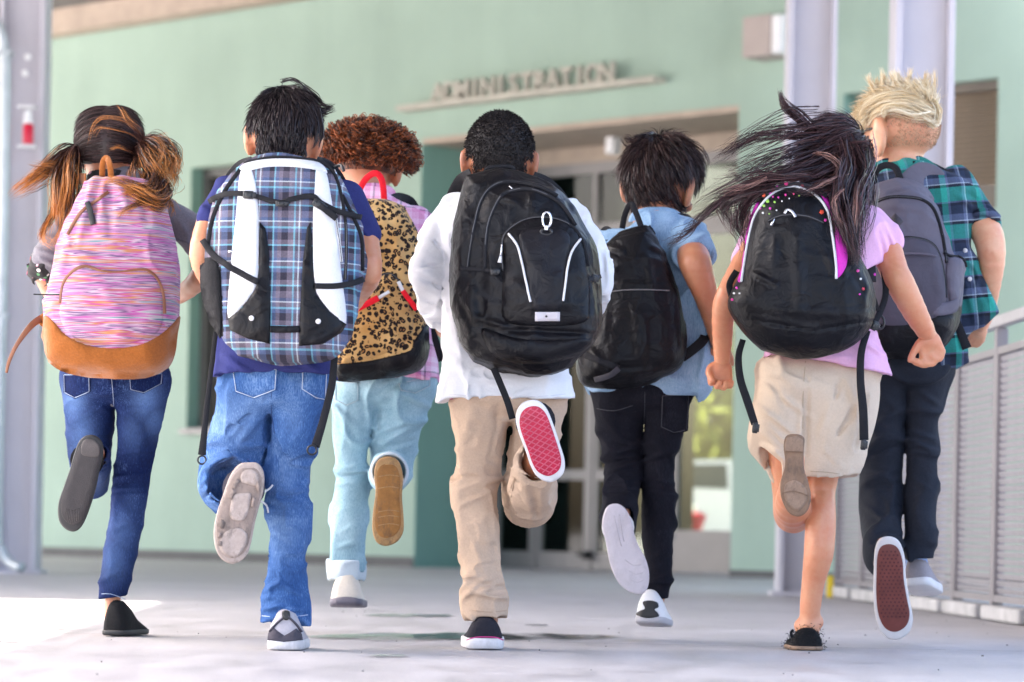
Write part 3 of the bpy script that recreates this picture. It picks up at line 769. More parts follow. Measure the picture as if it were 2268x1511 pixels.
# downpipe on the left column
dpz = thing('downpipe', P(10, 1262, 19.6) * (1, 1, 0), 'grey galvanised downpipe with bent ends strapped to the left column', 'pipe')
tube('pipe', onto([(-30, 40, -.12), (-5, 55, -.12), (8, 100, -.12), (12, 180, -.12), (6, 600, -.12), (-6, 1150, -.12), (2, 1215, -.12), (22, 1245, -.14), (48, 1258, -.22)], None, 19.6), .034, m_pipe, dpz, 12)
for py in (118, 700):
    _m = MB(); p = P(11 if py < 300 else 3, py, 19.5); _m.box(p, .10, .10, .035, bev=.006); _m.mk('strap', m_pipe, dpz)
al = thing('alarm_lamp', P(62, 330, 19.55), 'red and white alarm lamp in a small bracket on the left column', 'alarm lamp')
for py, w_ in ((238, .115), (326, .115)):
    _m = MB(); _m.box(P(60, py, 19.55), w_, .12, .014, bev=.004); _m.mk('bracket', m_white, al)
def can_geo(c, r0, r1, h, n=20):
    V = []; prof = [(0, 0), (r0, 0), (r0, h * .12), (r1, h * .9), (r1 * .7, h), (0, h)]
    for r, z in prof: V += [(c[0] + r * math.cos(2 * math.pi * i / n), c[1] + r * math.sin(2 * math.pi * i / n), c[2] + z) for i in range(n)]
    return V, [(j * n + i, j * n + (i + 1) % n, (j + 1) * n + (i + 1) % n, (j + 1) * n + i) for j in range(len(prof) - 1) for i in range(n)]
mk('red_lens', *can_geo(P(62, 318, 19.55), .034, .034, .125), m_red, al); mk('white_dome', *can_geo(P(62, 274, 19.55), .03, .022, .085), m_white, al)
for px, py in ((62, 127), (56, 163)):
    V, Fc = can_geo((0, 0, 0), .022, .02, .03); p = P(px, py, 19.62); V = [(p[0] + a, p[1] - c, p[2] + b) for a, b, c in V]
    mk('bolt', V, Fc, m_white, al)

# ------------------------------------------------------------------ metal fence on the right
def fx(y): return 1.99 - .0435 * (y - 13.3)
ys = [17.1, 16.22, 15.35, 14.48, 13.61, 12.74, 11.87, 11.0, 10.1]
fd = np.array((fx(10) - fx(11), -1.0, 0)); fd /= np.linalg.norm(fd); fnv = np.array((fd[1], -fd[0], 0)) * -1
fen = thing('fence', (fx(13), 13, 0), 'grey metal fence of ribbed panels with a handrail along the right side', 'fence')
m_sunlit_gap = M_plain('sunlit_gap_tone', (.42, .41, .41), .7, .2, 9)  # pale tone imitates bright sunlit ground below the panels
slat0 = None; FZ0, FZ1 = .075, 1.13
for a, b in zip(ys[:-1], ys[1:]):
    pa, pb = np.array((fx(a), a, 0)), np.array((fx(b), b, 0)); c = (pa + pb) / 2; L = np.linalg.norm(pb - pa)
    _m = MB()
    for q in (pa + fd * .022, pb - fd * .022): _m.box(q + UP * (FZ0 + FZ1) / 2, .036, .045, FZ1 - FZ0, fd, fnv, UP, .004)
    for z in (FZ0 + .015, FZ1 - .015): _m.box(c + UP * z, L - .085, .040, .03, fd, fnv, UP)
    fr = _m.mk('panel_frame', m_fence_fr, fen)
    n = 33; zz = np.linspace(FZ0 + .047, FZ1 - .047, n)
    for z in zz:
        if slat0 is None:
            _m = MB(); _m.box(c + UP * zz[0], L - .085, .012, .022, fd, fnv * .85 + UP * .5, UP * .85 - fnv * .5); slat0 = _m.mk('slat', m_fence, fr); c0 = c.copy()
        else:
            o = slat0.copy(); COL.objects.link(o); o.parent = fr; o.location = tuple(c - c0 + UP * (z - zz[0]))
    _m = MB(); _m.box(pa + UP * (FZ1 / 2 + .04), .05, .05, FZ1 + .08, fd, fnv, UP, .004); _m.mk('post', m_fence_fr, fen)
    _m = MB(); _m.box(c + UP * .034, L - .12, .16, .06, fd, fnv, UP, .012); _m.mk('sunlit_gap_block', m_sunlit_gap, fen)  # added block standing in for sunlit ground in the gap under the fence
_m = MB(); _m.box(np.array((fx(12.2), 12.2, 1.24)), 4.6, .045, .05, fd, fnv, UP, .008); _m.mk('handrail', m_fence, fen)
for y in (13.6, 12.74, 11.87, 11.0):
    _m = MB(); _m.box(np.array((fx(y), y, 1.195)), .03, .03, .05, fd, fnv, UP); _m.mk('rail_bracket', m_fence_fr, fen)
p = ground_at(1838, 1324); yp = thing('bollard', p, 'short yellow post beside the far end of the metal fence', 'bollard')
_m = MB(); _m.box(p + UP * .06, .035, .035, .12, bev=.006); _m.mk('post', m_yellow, yp)
p = ground_at(1890, 1321) + (0, .0, 0); ft = thing('barrier_stand', p, 'grey and yellow foot plate under the far end of the metal fence', 'stand')
_m = MB(); _m.box(p + UP * .022, .17, .12, .04, bev=.006); _m.mk('plate', m_fence_fr, ft); _m = MB(); _m.box(p + (.03, -.065, .022), .06, .008, .036); _m.mk('stripe', m_yellow, ft)

# ------------------------------------------------------------------ car park seen through the glass
def car(c, ang):
    t = thing('parked_car', c, 'white parked car seen through the entrance glass', 'car'); ca, sa = math.cos(ang), math.sin(ang)
    A, B = np.array((ca, sa, 0)), np.array((-sa, ca, 0)); c = np.array(c)
    prof = [(-2.1, .35), (-2.12, .75), (-1.95, .92), (-1.1, 1.0), (-.45, 1.42), (.2, 1.48), (1.2, 1.44), (1.85, 1.02), (2.1, .95), (2.12, .4), (1.75, .24), (-1.8, .24)]
    V = []; Fc = []; n = len(prof)
    for s, k in ((-.84, .9), (-.80, 1.0), (.80, 1.0), (.84, .9)):
        for x, z in prof:
            tum = .10 * max(0, z - .95) / .5; V.append(c + A * x * (1 if abs(s) < .82 else .985) + B * (s * (1 - tum * 1.2)) + UP * z)
    for r in range(3):
        for i in range(n): Fc.append((r * n + i, r * n + (i + 1) % n, (r + 1) * n + (i + 1) % n, (r + 1) * n + i))
    Fc += [tuple(range(n))[::-1], tuple(range(3 * n, 4 * n))]
    mk('body', V, Fc, m_carpaint, t, False)
    def plate(name, xz, s, mat):
        y = [s * (.845 * (1 - .12 * max(0, z - .95) / .5) + .004) for x, z in xz]; mk(name, [c + A * x + B * q + UP * z for (x, z), q in zip(xz, y)] + [c + A * x + B * (q - s * .01) + UP * z for (x, z), q in zip(xz, y)], [tuple(range(len(xz))), tuple(range(len(xz), 2 * len(xz)))[::-1]], mat, t, False)
    for s in (-1, 1):
        plate('side_window', [(-.9, 1.03), (-.42, 1.36), (.25, 1.41), (.25, 1.03)], s, m_carglass); plate('side_window', [(.33, 1.03), (.33, 1.41), (1.1, 1.38), (1.5, 1.05)], s, m_carglass)
        for x in (-1.3, 1.3):
            wv = [c + A * (x + .32 * math.cos(i * .314)) + B * s * q + UP * (.32 + .32 * math.sin(i * .314)) for q in (.70, .86) for i in range(20)]
            wh = mk('wheel', wv, [(i, (i + 1) % 20, (i + 1) % 20 + 20, i + 20) for i in range(20)] + [tuple(range(20)), tuple(range(20, 40))], m_rubber, t, False)
            mk('rim', [c + A * (x + .2 * math.cos(i * .314)) + B * s * .866 + UP * (.32 + .2 * math.sin(i * .314)) for i in range(20)], [tuple(range(20))], m_pipe, wh, False)
    for x, mt, nm in ((-2.125, m_white, 'headlight'), (2.13, m_red, 'tail_light')):
        for s in (-1, 1):
            _m = MB(); _m.box(c + A * x * .985 + B * s * .62 + UP * .78, .06, .3, .16, A, B, UP, .02); _m.mk(nm, mt, t)
    V = [c + A * x + B * s * .66 + UP * z for x, z in ((-1.06, 1.045), (-.50, 1.41)) for s in (-1, 1)]; mk('windscreen', [v + np.array((0, 0, .015)) - A * .012 for v in V], [(0, 1, 3, 2)], m_carglass, t, False)
car(P(1585, 1178, 47) * (1, 1, 0) + (.15, 0, 0), math.radians(200))
pot = thing('red_pot', P(1537, 1188, 38), 'tapered red pot with a white top seen behind the entrance glass', 'pot')
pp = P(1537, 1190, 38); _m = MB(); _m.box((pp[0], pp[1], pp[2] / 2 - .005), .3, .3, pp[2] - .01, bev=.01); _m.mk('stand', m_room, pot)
mk('pot', *can_geo(pp, .07, .16, .30), m_red, pot); mk('white_top', *can_geo(pp + (0, 0, .28), .09, .06, .12), m_white, pot)
def leafy(name, c, rad, n, size, mat, seed, parent, kind=None):
    rng = np.random.default_rng(seed); d = rng.normal(size=(n, 3)); d /= np.linalg.norm(d, axis=1)[:, None]
    lump = 1 + .28 * vnoise(d[:, 0] * 2.2 + 5, d[:, 1] * 2.2, d[:, 2] * 2.2, seed); p = np.asarray(c) + d * np.asarray(rad) * (lump * rng.uniform(.55, 1, n) ** .4)[:, None]
    a = rng.normal(size=(n, 3)); a /= np.linalg.norm(a, axis=1)[:, None]; b = np.cross(a, rng.normal(size=(n, 3))); b /= np.linalg.norm(b, axis=1)[:, None]
    s = size * rng.uniform(.6, 1.3, (n, 1)); V = np.stack([p + a * s, p + b * s * .5, p - a * s, p - b * s * .5], 1).reshape(-1, 3)
    o = mk(name, V, np.arange(4 * n).reshape(-1, 4), mat, parent, False)
    if kind: o['kind'] = kind
    return o
for i, (px, d, r, lab) in enumerate(((1470, 58, 2.6, 'sunlit yellow green tree behind the white car'), (1580, 60, 2.9, 'tall yellow green tree farther right behind the white car'), (1680, 57, 2.5, 'bushy yellow green tree half hidden by the entrance wall'))):
    b = P(px, 1178, d) * (1, 1, 0); t = thing('tree', b, lab, 'tree', 'trees beyond the car park')
    V, Fc = tube_geo([b, b + (.05, 0, 1.2), b + (0, .1, 2.6)], [.16, .12, .06], 8); mk('trunk', V, Fc, m_bark, t)
    leafy('crown', b + (0, 0, 3.0), (r, r, 2.6), 2400, .22, m_leaf, 20 + i, t)
hb = P(1560, 1178, 53) * (1, 1, 0); hd = thing('hedge', hb, 'low clipped green hedge behind the white car', 'hedge')
leafy('foliage', hb + (0, 0, .7), (4.2, .6, .75), 2600, .14, m_leaf, 31, hd)
# ------------------------------------------------------------------ how a child is put together
def leg_body(pts, sc=.72): return [(x, y, d, r * sc) for x, y, d, r in pts]
class Kid:
    def __init__(s, D, foot, label, skin):
        s.D = D; b = ground_at(*foot); s.root = thing('person', (b[0], D, 0.0), label, 'person', 'schoolchildren running away side by side')
        s.skin = skin; s.B = Vol(D); s.hands = []; s.px = D / FPX
    def head(s, x, y, dy, rx, yaw=0., tilt=0., pitch=-.08, ears=1.0, tall=1.2):
        """x, y centre of the skull in the photograph, rx half width px"""
        D = s.D + dy; c = P(x, y, D); r = rx * D / FPX; R = rotz(yaw, tilt, pitch); s.hc, s.hr, s.hR = c, np.array((r, 1.2 * r, tall * r)), R
        L = lambda a, b, z: c + R @ (np.array((a, b, z)) * r)
        B = s.B
        B.ell(c, s.hr * .985, .01, R); B.ell(L(0, .38, -.75), (.70 * r, .72 * r, .80 * r), .03, R); B.ell(L(0, .62, -1.22), (.30 * r, .28 * r, .22 * r), .03, R)
        B.cap(L(0, 1.16, -.20), L(0, 1.34, -.58), .07 * r, .15 * r, .012); B.ell(L(0, 1.10, .02), (.55 * r, .14 * r, .12 * r), .02, R)
        for q in (-1, 1):
            B.ell(L(q * .42, 1.14, -.66), (.28 * r, .14 * r, .2 * r), .02, R)
            Re = R @ rotz(q * .45)
            e_ = ears if not isinstance(ears, tuple) else ears[(q + 1) // 2]
            B.ell(L(q * 1.0, -.04, -.36), (.13 * r * e_, .30 * r * e_, .46 * r * e_), .006, Re)
            B.ell(L(q * (1.0 + .1 * e_), -.16, -.22), (.10 * r * e_, .12 * r * e_, .26 * r * e_), .006, Re)
            B.ell(L(q * 1.14, .10, -.34), (.07 * r, .12 * r, .22 * r), .004, Re, 'sub')
        B.cap(L(-.26, 1.18, -.92), L(.26, 1.18, -.92), .055 * r, .055 * r, .01); B.cap(L(-.22, 1.15, -1.04), L(.22, 1.15, -1.04), .06 * r, .06 * r, .01)
        for q in (-1, 1): B.ell(L(q * .40, 1.16, -.20), (.19 * r, .1 * r, .12 * r), .0, R, 'sub')
        s.eyes = [(L(q * .40, 1.02, -.20), .13 * r, R) for q in (-1, 1)]; s.L = L; s.r = r
    def finish(s, h=.0086, hh=.0042):
        V, Q = s.B.mesh(h, 1)
        for hv in s.hands:
            v2, q2 = hv.mesh(hh, 1); Q = np.concatenate([Q, q2 + len(V)]); V = np.concatenate([V, v2])
        s.body = mk('body', V, Q, s.skin, s.root)
        for c, r, R in s.eyes:
            v, f = ball(c, r); e = mk('eye', v, f, m_eye, s.root)
            v, f = ball(c + R @ np.array((0, r * .62, 0)), r * .5); mk('iris', v, f, m_iris, e)
    def hand(s, wr, kn, w, curl, flen=1.0, thumb=1):
        """wr, kn: wrist and knuckles (px,py,dy); w palm width px; curl (dx,dy px,depth m) the way the fingers close"""
        Hv = Vol(s.D); wr = np.array(wr, float); kn = np.array(kn, float); a = kn - wr; La = np.linalg.norm(a[:2]); a = a / La
        lat = np.array((-a[1], a[0], 0)); cv = np.array(curl, float); cl = cv
        Hv.chain([(*(wr - a * w * .5), w * .34), (*wr, w * .35), (*(wr + a * La * .3), w * .42)], .01, .8)
        for i in range(4):
            q = (i - 1.5) / 3; b0 = wr + a * La * .25 + lat * w * .55 * q; b1 = kn + lat * w * .86 * q + a * w * (-.06 * abs(q * 2) ** 2)
            Hv.cap(Hv.pt(b0), Hv.pt(b1), w * .22 * s.px, w * .17 * s.px, .008, .95)
            f1 = w * (.52 - .10 * abs(i - 1.4)) * flen; m1 = b1 + a * f1 * .75 + cl * f1 * .45; m2 = m1 + cl * f1 * .75 - a * f1 * .15; m3 = m2 + cl * f1 * .25 - a * f1 * .5
            Hv.chain([(*b1, w * .15), (*m1, w * .135), (*m2, w * .125), (*m3, w * .11)], .003)
        t0 = wr + a * La * .25 + lat * thumb * w * .42; t1 = t0 + a * La * .38 + lat * thumb * w * .18 + cl * w * .22; t2 = t1 + a * w * .30 + cl * w * .42 - lat * thumb * w * .12
        Hv.chain([(*t0, w * .2), (*t1, w * .155), (*t2, w * .12)], .006)
        s.hands.append(Hv)
    def scalp_base(s, mask, mat, grow=1.02):
        n = []; nu, nv = 48, 32
        for j in range(nv + 1):
            for i in range(nu): th = math.pi * j / nv; ph = 2 * math.pi * i / nu; n.append((math.sin(th) * math.cos(ph), math.sin(th) * math.sin(ph), math.cos(th)))
        n = np.array(n); ok = mask(n); V = s.hc + (n * s.hr * grow) @ s.hR.T
        Fc = []
        for j in range(nv):
            for i in range(nu):
                q = (j * nu + i, j * nu + (i + 1) % nu, (j + 1) * nu + (i + 1) % nu, (j + 1) * nu + i)
                if ok[list(q)].all(): Fc.append(q[::-1])
        u = np.unique(np.array(Fc)); mp = -np.ones(len(V), int); mp[u] = np.arange(len(u))
        return mk('scalp_hair', V[u], mp[np.array(Fc)], mat, s.root, True, {'tone': RNG.uniform(0, .5, len(u)), 'along': np.zeros(len(u))})
    def cloth(s, name, vol, mat, h=.0047, smooth=1, label=None, fade=None):
        V, Q = vol.mesh(h, smooth); at = None
        if fade:
            f = np.zeros(len(V))
            for x, y, r, a in fade: c = P(x, y, vol.D); f = np.maximum(f, a * np.exp(-((V[:, 0] - c[0]) ** 2 + (.6 * (V[:, 2] - c[2])) ** 2) / (r * s.px) ** 2))
            at = {'fade': f}
        o = mk(name, V, Q, mat, s.root, True, at, label); return o, bvh_of(V, Q)
    def stand_shoe(s, x, y, w, hgt, dy, yaw, mat, smat, L=.22, pitch=0., st=.024, roll=0., label=None, sole_label=None, low=.5):
        """heel centre (x,y) on the ground, w/hgt px"""
        hp = P(x, y, s.D + dy); w_ = w * s.px / 2; h_ = hgt * s.px; R = rotz(-yaw, roll, 0); R = R @ rotz(0, 0, -pitch) if pitch else R
        S = np.array((0, .03, .1, .25, .42, .58, .74, .88, .96, 1.0)); W_ = np.interp(S, (0, .03, .1, .25, .5, .72, .88, .96, 1), (.45, .72, .88, .90, .93, 1.04, .92, .62, .25)) * w_
        T_ = np.interp(S, (0, .03, .1, .28, .45, .62, .85, .96, 1), (.80, .95, 1, .98, .80, low + .08, low - .08, low * .55, low * .3)) * h_
        n = 15; V = []; Fc = []
        for a, ww, tt in zip(S, W_, T_):
            for i in range(n):
                q = math.pi * i / (n - 1); cx_, sz_ = math.cos(q), math.sin(q); e = lambda v, k: math.copysign(abs(v) ** k, v)
                V.append(hp + R @ np.array((ww * e(cx_, .75) * (1 - .22 * sz_), a * L, st * .7 + (tt - st * .7) * e(sz_, .75))))
        for j in range(len(S) - 1):
            for i in range(n - 1): Fc.append((j * n + i, j * n + i + 1, (j + 1) * n + i + 1, (j + 1) * n + i))
        Fc += [tuple(range(n))[::-1], tuple((len(S) - 1) * n + i for i in range(n))]
        up = mk('shoe', V, Fc, mat, s.root, True, None, label)
        out = [(ww * 1.05, a * L) for a, ww in zip(S, W_)] + [(-ww * 1.05, a * L) for a, ww in list(zip(S, W_))[::-1]]
        out = [(p[0], p[1] - .006 if p[1] < .02 else p[1]) for p in out]; K = len(out); V2 = []; F2 = []
        for z, g in ((0, .93), (.004, 1.0), (st * .85, 1.0), (st, .97), (st, .7)):
            V2 += [hp + R @ np.array((p[0] * g, L * .5 + (p[1] - L * .5) * g, z)) for p in out]
        for r_ in range(4):
            for i in range(K): F2.append((r_ * K + i, r_ * K + (i + 1) % K, (r_ + 1) * K + (i + 1) % K, (r_ + 1) * K + i))
        F2 += [tuple(range(K))[::-1], tuple(range(4 * K, 5 * K))]
        so = mk('sole', V2, F2, smat, up, True, None, sole_label)
        return up, bvh_of(np.array(V + V2), Fc + [tuple(i + len(V) for i in f) for f in F2])
    def lifted_shoe(s, poly, dy, slope, mat, smat, th=.02, rim=None, rimmat=None, label=None, deep=.10, grow=1.0, collar=None):
        """sole outline turned to the camera; slope: metres farther per px down the sole"""
        y0 = min(p[1] for p in poly); dfn = lambda px, py: s.D + dy + slope * (py - y0)
        pl = spline(poly, 5, True); c = pl.mean(0); K = len(pl); hl = np.array(min(poly, key=lambda p: p[1]), float)
        rings = []
        for sc_, dd, sh in ((.97, th - .002, 0), (1.0, th + .012, .0), (.98, th + .03, .02), (.90, th + .055, .08), (.70, th + deep - .012, .17), (.45, th + deep, .24)):
            q = c + (pl - c) * sc_ + (hl - c) * sh; rings.append([P(x, y, dfn(x, y) + dd) for x, y in q])
        V = [p for r in rings for p in r]; Fc = [(i * K + j, (i + 1) * K + j, (i + 1) * K + (j + 1) % K, i * K + (j + 1) % K) for i in range(len(rings) - 1) for j in range(K)] + [tuple(range(K)), tuple((len(rings) - 1) * K + j for j in range(K))[::-1]]
        up = mk('shoe', V, Fc, mat, s.root, True, None, label)
        Vs, Fs = slab_geo(poly, dfn, th, .005, True, 5, 1.015, 0); so = mk('sole', Vs, Fs, smat if rim is None else rimmat, up)
        if collar is not None:
            ys_ = [p[1] for p in poly]; hy = min(ys_) + .26 * (max(ys_) - min(ys_)); near = [p for p in pl if abs(p[1] - hy) < 14]; xl, xr = min(p[0] for p in near), max(p[0] for p in near); cx_ = (xl + xr) / 2; rr = (xr - xl) / 2 * s.px
            V4, F4 = tube_geo([P(cx_, hy, dfn(cx_, hy) + q) + np.array((0, 0, .04 * q)) for q in (th + .02, th + .06, th + .10, th + .16)], [rr * 1.02, rr * 1.0, rr * .92, rr * .86], 18); mk('shoe_collar', V4, F4, collar, up)
        if rim is not None:
            V3, F3 = slab_geo([tuple(c + (np.array(p) - c) * rim) for p in poly], lambda x, y: dfn(x, y) - .0025, .004, .0015, True, 5, 1.0, 0); mk('tread', V3, F3, smat, up); Vs, Fs = V3, F3
        return up, bvh_of(np.array(Vs), Fs), dfn
def ball(c, r, n=10):
    V = []; Fc = []
    for j in range(n + 1):
        for i in range(2 * n): th = math.pi * j / n; ph = math.pi * i / n; V.append((c[0] + r * math.sin(th) * math.cos(ph), c[1] + r * math.sin(th) * math.sin(ph), c[2] + r * math.cos(th)))
    for j in range(n):
        for i in range(2 * n): Fc.append((j * 2 * n + i, (j + 1) * 2 * n + i, (j + 1) * 2 * n + (i + 1) % (2 * n), j * 2 * n + (i + 1) % (2 * n)))
    return V, Fc
def ball_z(c, r, sq): v, f = ball((0, 0, 0), r); return [(c[0] + a, c[1] + b * sq, c[2] + d) for a, b, d in v], f
m_eye = M_plain('eye_white', (.7, .7, .68), .2); m_iris = M_plain('iris_brown', (.05, .03, .02), .2)
def hem(vol, x, y, hw, slope=0., below=110):
    """cut a trouser leg off level at (x,y); slope tips the cut sideways"""
    D = vol.D; a = P(x - hw, y, D); b = P(x + hw, y + below, D)
    vol.plane(P(x, y, D), (slope, 0, -1), np.array((a[0], D - .35, b[2])), np.array((b[0], D + .35, a[2] + .03)))
def legfolds(vol, pts, n, amp, seed, ylo, yhi, wpx=5, ang=.5):
    rng = np.random.default_rng(seed); ys = [p[1] for p in pts]; xs = [p[0] for p in pts]; rs = [p[3] for p in pts]
    for i in range(n):
        y = rng.uniform(ylo, yhi); x = np.interp(y, ys, xs); r = np.interp(y, ys, rs); a = rng.normal() * ang; l = rng.uniform(.5, 1.1) * r; ox = rng.uniform(-.6, .6) * r; sg = 1 if rng.random() < .62 else -1
        vol.fold(x + ox - l, y + a * l, x + ox + l * .8, y - a * l * .8, sg * amp * rng.uniform(.5, 1.2), wpx * rng.uniform(.7, 1.5))
def stitches(name, path, bvh, mat, parent, D, w=1.6): return ribbon(name, path, w, bvh, mat, parent, D, .0012, .002, 3)
def pocket(poly, bvh, mat, smat, parent, D, curved=False):
    p = patch('pocket', poly, bvh, mat, parent, .0025, .004, .001, 6, 10, D, curved)
    c = np.mean(poly, 0); ins = [tuple(c + (np.array(q) - c) * .9) for q in poly]
    for i in (range(len(ins))):
        ribbon('stitching', [ins[i], ins[(i + 1) % len(ins)]], 1.7, bvh, smat, p, D, .0045, .002, 3)
    return p
def bag_thing(k, xy, label):
    c = P(xy[0], xy[1], k.D - .2); return thing('backpack', c, label, 'backpack', 'school backpacks worn by the children')
def zip_line(name, path, bvh, parent, D, tape=9, mt=None, teeth=None, n=6):
    t = ribbon(name, path, tape, bvh, mt or m_tape, parent, D, .002, .003, n)
    ribbon('zip_teeth', path, tape * .32, bvh, teeth or m_teeth, t, D, .0042, .003, n); return t
def buckle(px, py, w, h, bvh, mat, parent, D, ang=0., off=.012, name='buckle'):
    hp = hit(bvh, px, py, off) if bvh is not None else P(px, py, D); d = hp[1]; ca, sa = math.cos(ang), math.sin(ang)
    pl = [(px + ca * a * w / 2 - sa * b * h / 2, py + sa * a * w / 2 + ca * b * h / 2) for a, b in ((-1, -.7), (-.8, -1), (.5, -1), (.55, -.75), (1, -.7), (1, .7), (.55, .75), (.5, 1), (-.8, 1), (-1, .7))]
    o = slab(name, pl, lambda x, y: d, .012, mat, parent, .003, False)
    pl2 = [(px + ca * a * w / 2 - sa * b * h / 2, py + sa * a * w / 2 + ca * b * h / 2) for a, b in ((-.6, -.55), (.3, -.55), (.3, .55), (-.6, .55))]
    slab('buckle_tongue', pl2, lambda x, y: d - .004, .006, mat, o, .002, False); return o
def hang_strap(name, path, w, mat, parent, D, ring=None, rmat=None):
    o = ribbon(name, path, w, None, mat, parent, D, 0., .004, 8)
    if ring is not None:
        x, y, dy, r = ring; c = P(x, y, D + dy); n = 20; rr = r * D / FPX
        tube('ring', [c + np.array((rr * math.cos(2 * math.pi * i / n), 0, rr * math.sin(2 * math.pi * i / n))) for i in range(n)], rr * .22, rmat, o, 8, True)
    return o
# shared child materials
m_tape = M_cloth('black_webbing', (.016, .016, .019), .7, .15, fine=.5); m_teeth = M_plain('zip_teeth', (.05, .05, .055), .35, .2, 300)
m_black = M_nylon('black_nylon', (.0040, .0038, .0054), .42, .4, 1.2, .20); m_buck = M_plain('black_plastic', (.012, .012, .014), .3, .1)
m_silver = M_plain('bright_metal', (.62, .62, .64), .25, .05, metal=.9); m_piping = M_plain('reflective_piping', (.62, .62, .64), .4, .05)
m_blackshoe = M_cloth('black_felt_shoe', (.012, .012, .013), .85, .2, fine=.6); m_rub_white = M_sole('white_rubber', (.66, .64, .645), 9, .25)
# ------------------------------------------------------------------ child in the white shirt with the big black backpack
k = Kid(8.53, (1075, 1438), 'child with cropped black hair, white shirt and khaki trousers kicking up a red sole', M_skin('skin_brown', (.34, .16, .095)))
k.head(1107, 338, .10, 74, 0, .02, -.1)
k.B.chain([(1107, 390, .08, 46), (1108, 440, .06, 50)], .02); k.B.chain([(1110, 545, .05, 96), (1115, 620, .02, 105), (1120, 740, 0, 100)], .03, .6)
LA = [(1010, 470, .05, 38), (966, 538, .02, 38), (950, 606, -.03, 39), (957, 668, .10, 32), (985, 715, .24, 28)]
RA = [(1255, 480, .05, 42), (1305, 570, .0, 42), (1322, 622, -.03, 36), (1300, 690, .15, 30), (1270, 720, .26, 26)]
k.B.chain(leg_body(LA, .6), .02); k.B.chain(leg_body(RA, .6), .02)
k.hand((985, 715, .24), (1005, 735, .32), 40, (0, 0, .001)); k.hand((1270, 720, .26), (1255, 738, .34), 40, (0, 0, .001))
LL = rows([(870, 997, 1132, 0), (950, 1002, 1124, 0), (1010, 1007, 1113, 0), (1060, 1003, 1107, .01), (1105, 1004, 1106, 0), (1160, 1014, 1102, -.01), (1220, 1019, 1101, -.02), (1290, 1021, 1110, -.03), (1345, 1026, 1124, -.03), (1385, 1044, 1124, -.03)])
RL = rows([(870, 1128, 1254, 0), (950, 1133, 1246, .01), (1010, 1122, 1224, .03), (1070, 1114, 1228, .05), (1112, 1118, 1228, .06)])
RS = [(1173, 1112, .05, 52), (1180, 1085, -.08, 50), (1186, 1045, -.20, 47), (1190, 1015, -.27, 46)]
k.B.chain(leg_body(LL[:-3]) + [(1075, 1350, .0, 28), (1075, 1402, .01, 24)], .02); k.B.chain(leg_body(RL + RS[1:3] + [(1190, 990, -.27, 38), (1188, 930, -.28, 42)]), .02)
k.finish()
m_khaki = M_cloth('khaki_twill', (.50, .365, .265), .85, .1, fine=.4)
T = Vol(8.53)
T.chain(LL, .012, .92); T.chain(RL, .03, .92); T.chain(RS, .02); T.ell(P(1126, 880, 8.53), (.158, .11, .075), .03)
for a in ((1012, 1040, 1098, 1062, .006, 6), (1005, 1060, 1085, 1052, -.005, 5), (1008, 1085, 1105, 1060, .007, 7), (1010, 1105, 1090, 1090, -.004, 5), (1012, 1125, 1100, 1082, .005, 6), (1030, 1000, 1100, 1040, .004, 8), (1085, 905, 1060, 990, .004, 9), (1105, 900, 1090, 1000, -.006, 7),
          (1022, 1330, 1060, 1290, .006, 6), (1058, 1292, 1118, 1300, -.005, 5), (1062, 1312, 1112, 1288, .006, 6), (1040, 1180, 1075, 1270, .003, 8), (1085, 1150, 1098, 1240, -.003, 7), (1125, 1030, 1150, 1060, .004, 5), (1120, 1080, 1160, 1120, .004, 6), (1150, 1050, 1180, 1150, .004, 9), (1215, 1040, 1195, 1150, .004, 9), (1135, 1130, 1180, 1165, -.003, 6), (1180, 1080, 1190, 1160, -.004, 7)): T.fold(*a)
T.ridge(.008, 9, 4, (1, 1, 1.4)); T.ridge(.004, 20, 5)
hem(T, 1085, 1368, 70, .05)
T.cap(P(1191, 1005, 8.53 - .32), P(1186, 1045, 8.53 - .20), .049, .047, 0, 1, 'sub')
tr, tb_ = k.cloth('trousers', T, m_khaki)
m_kst = M_plain('khaki_thread', (.40, .28, .19), .8)
stitches('hem_stitching', [(1046, 1352), (1085, 1356), (1122, 1352)], tb_, m_kst, tr, k.D); stitches('seam', [(1128, 1090), (1140, 1060), (1128, 1120)], tb_, m_kst, tr, k.D)
S = Vol(8.53)
S.poly([tuple(p) for p in spline([(1040, 432), (1075, 412), (1140, 412), (1180, 432), (1250, 462), (1275, 520), (1275, 700), (1256, 800), (1256, 960), (990, 960), (982, 800), (985, 700), (985, 520), (1003, 462)], 4, True)], -.115, .10, .085)
S.chain(LA, .03); S.chain(RA, .03)
for a in ((975, 480, 1000, 560, .007, 6), (950, 520, 990, 580, -.006, 6), (915, 585, 975, 560, .007, 6), (920, 600, 985, 590, -.006, 5), (912, 625, 975, 650, .007, 6), (935, 690, 980, 672, -.006, 5), (938, 700, 985, 690, .007, 6), (1340, 560, 1350, 640, .006, 6), (930, 560, 990, 600, .006, 8), (912, 610, 985, 640, -.006, 7), (915, 640, 985, 660, .006, 7), (925, 520, 990, 530, .004, 9), (960, 500, 930, 590, .004, 9), (930, 668, 990, 690, .005, 6), (1000, 840, 1240, 850, .004, 10), (1000, 800, 1060, 850, .003, 10), (1240, 800, 1200, 850, .003, 10)): S.fold(*a)
S.ridge(.0055, 8, 2, (1.3, 1, .8)); S.ridge(.004, 17, 6)
a = P(900, 884, 8.53); S.plane(P(1122, 884, 8.53), (.05, 0, -1), np.array((a[0], 8.1, a[2] - .4)), np.array((P(1350, 884, 8.53)[0], 8.9, a[2] + .04)))
sh, shb = k.cloth('shirt', S, M_cloth('white_cotton', (.72, .725, .75), .8, .04, fine=.3))
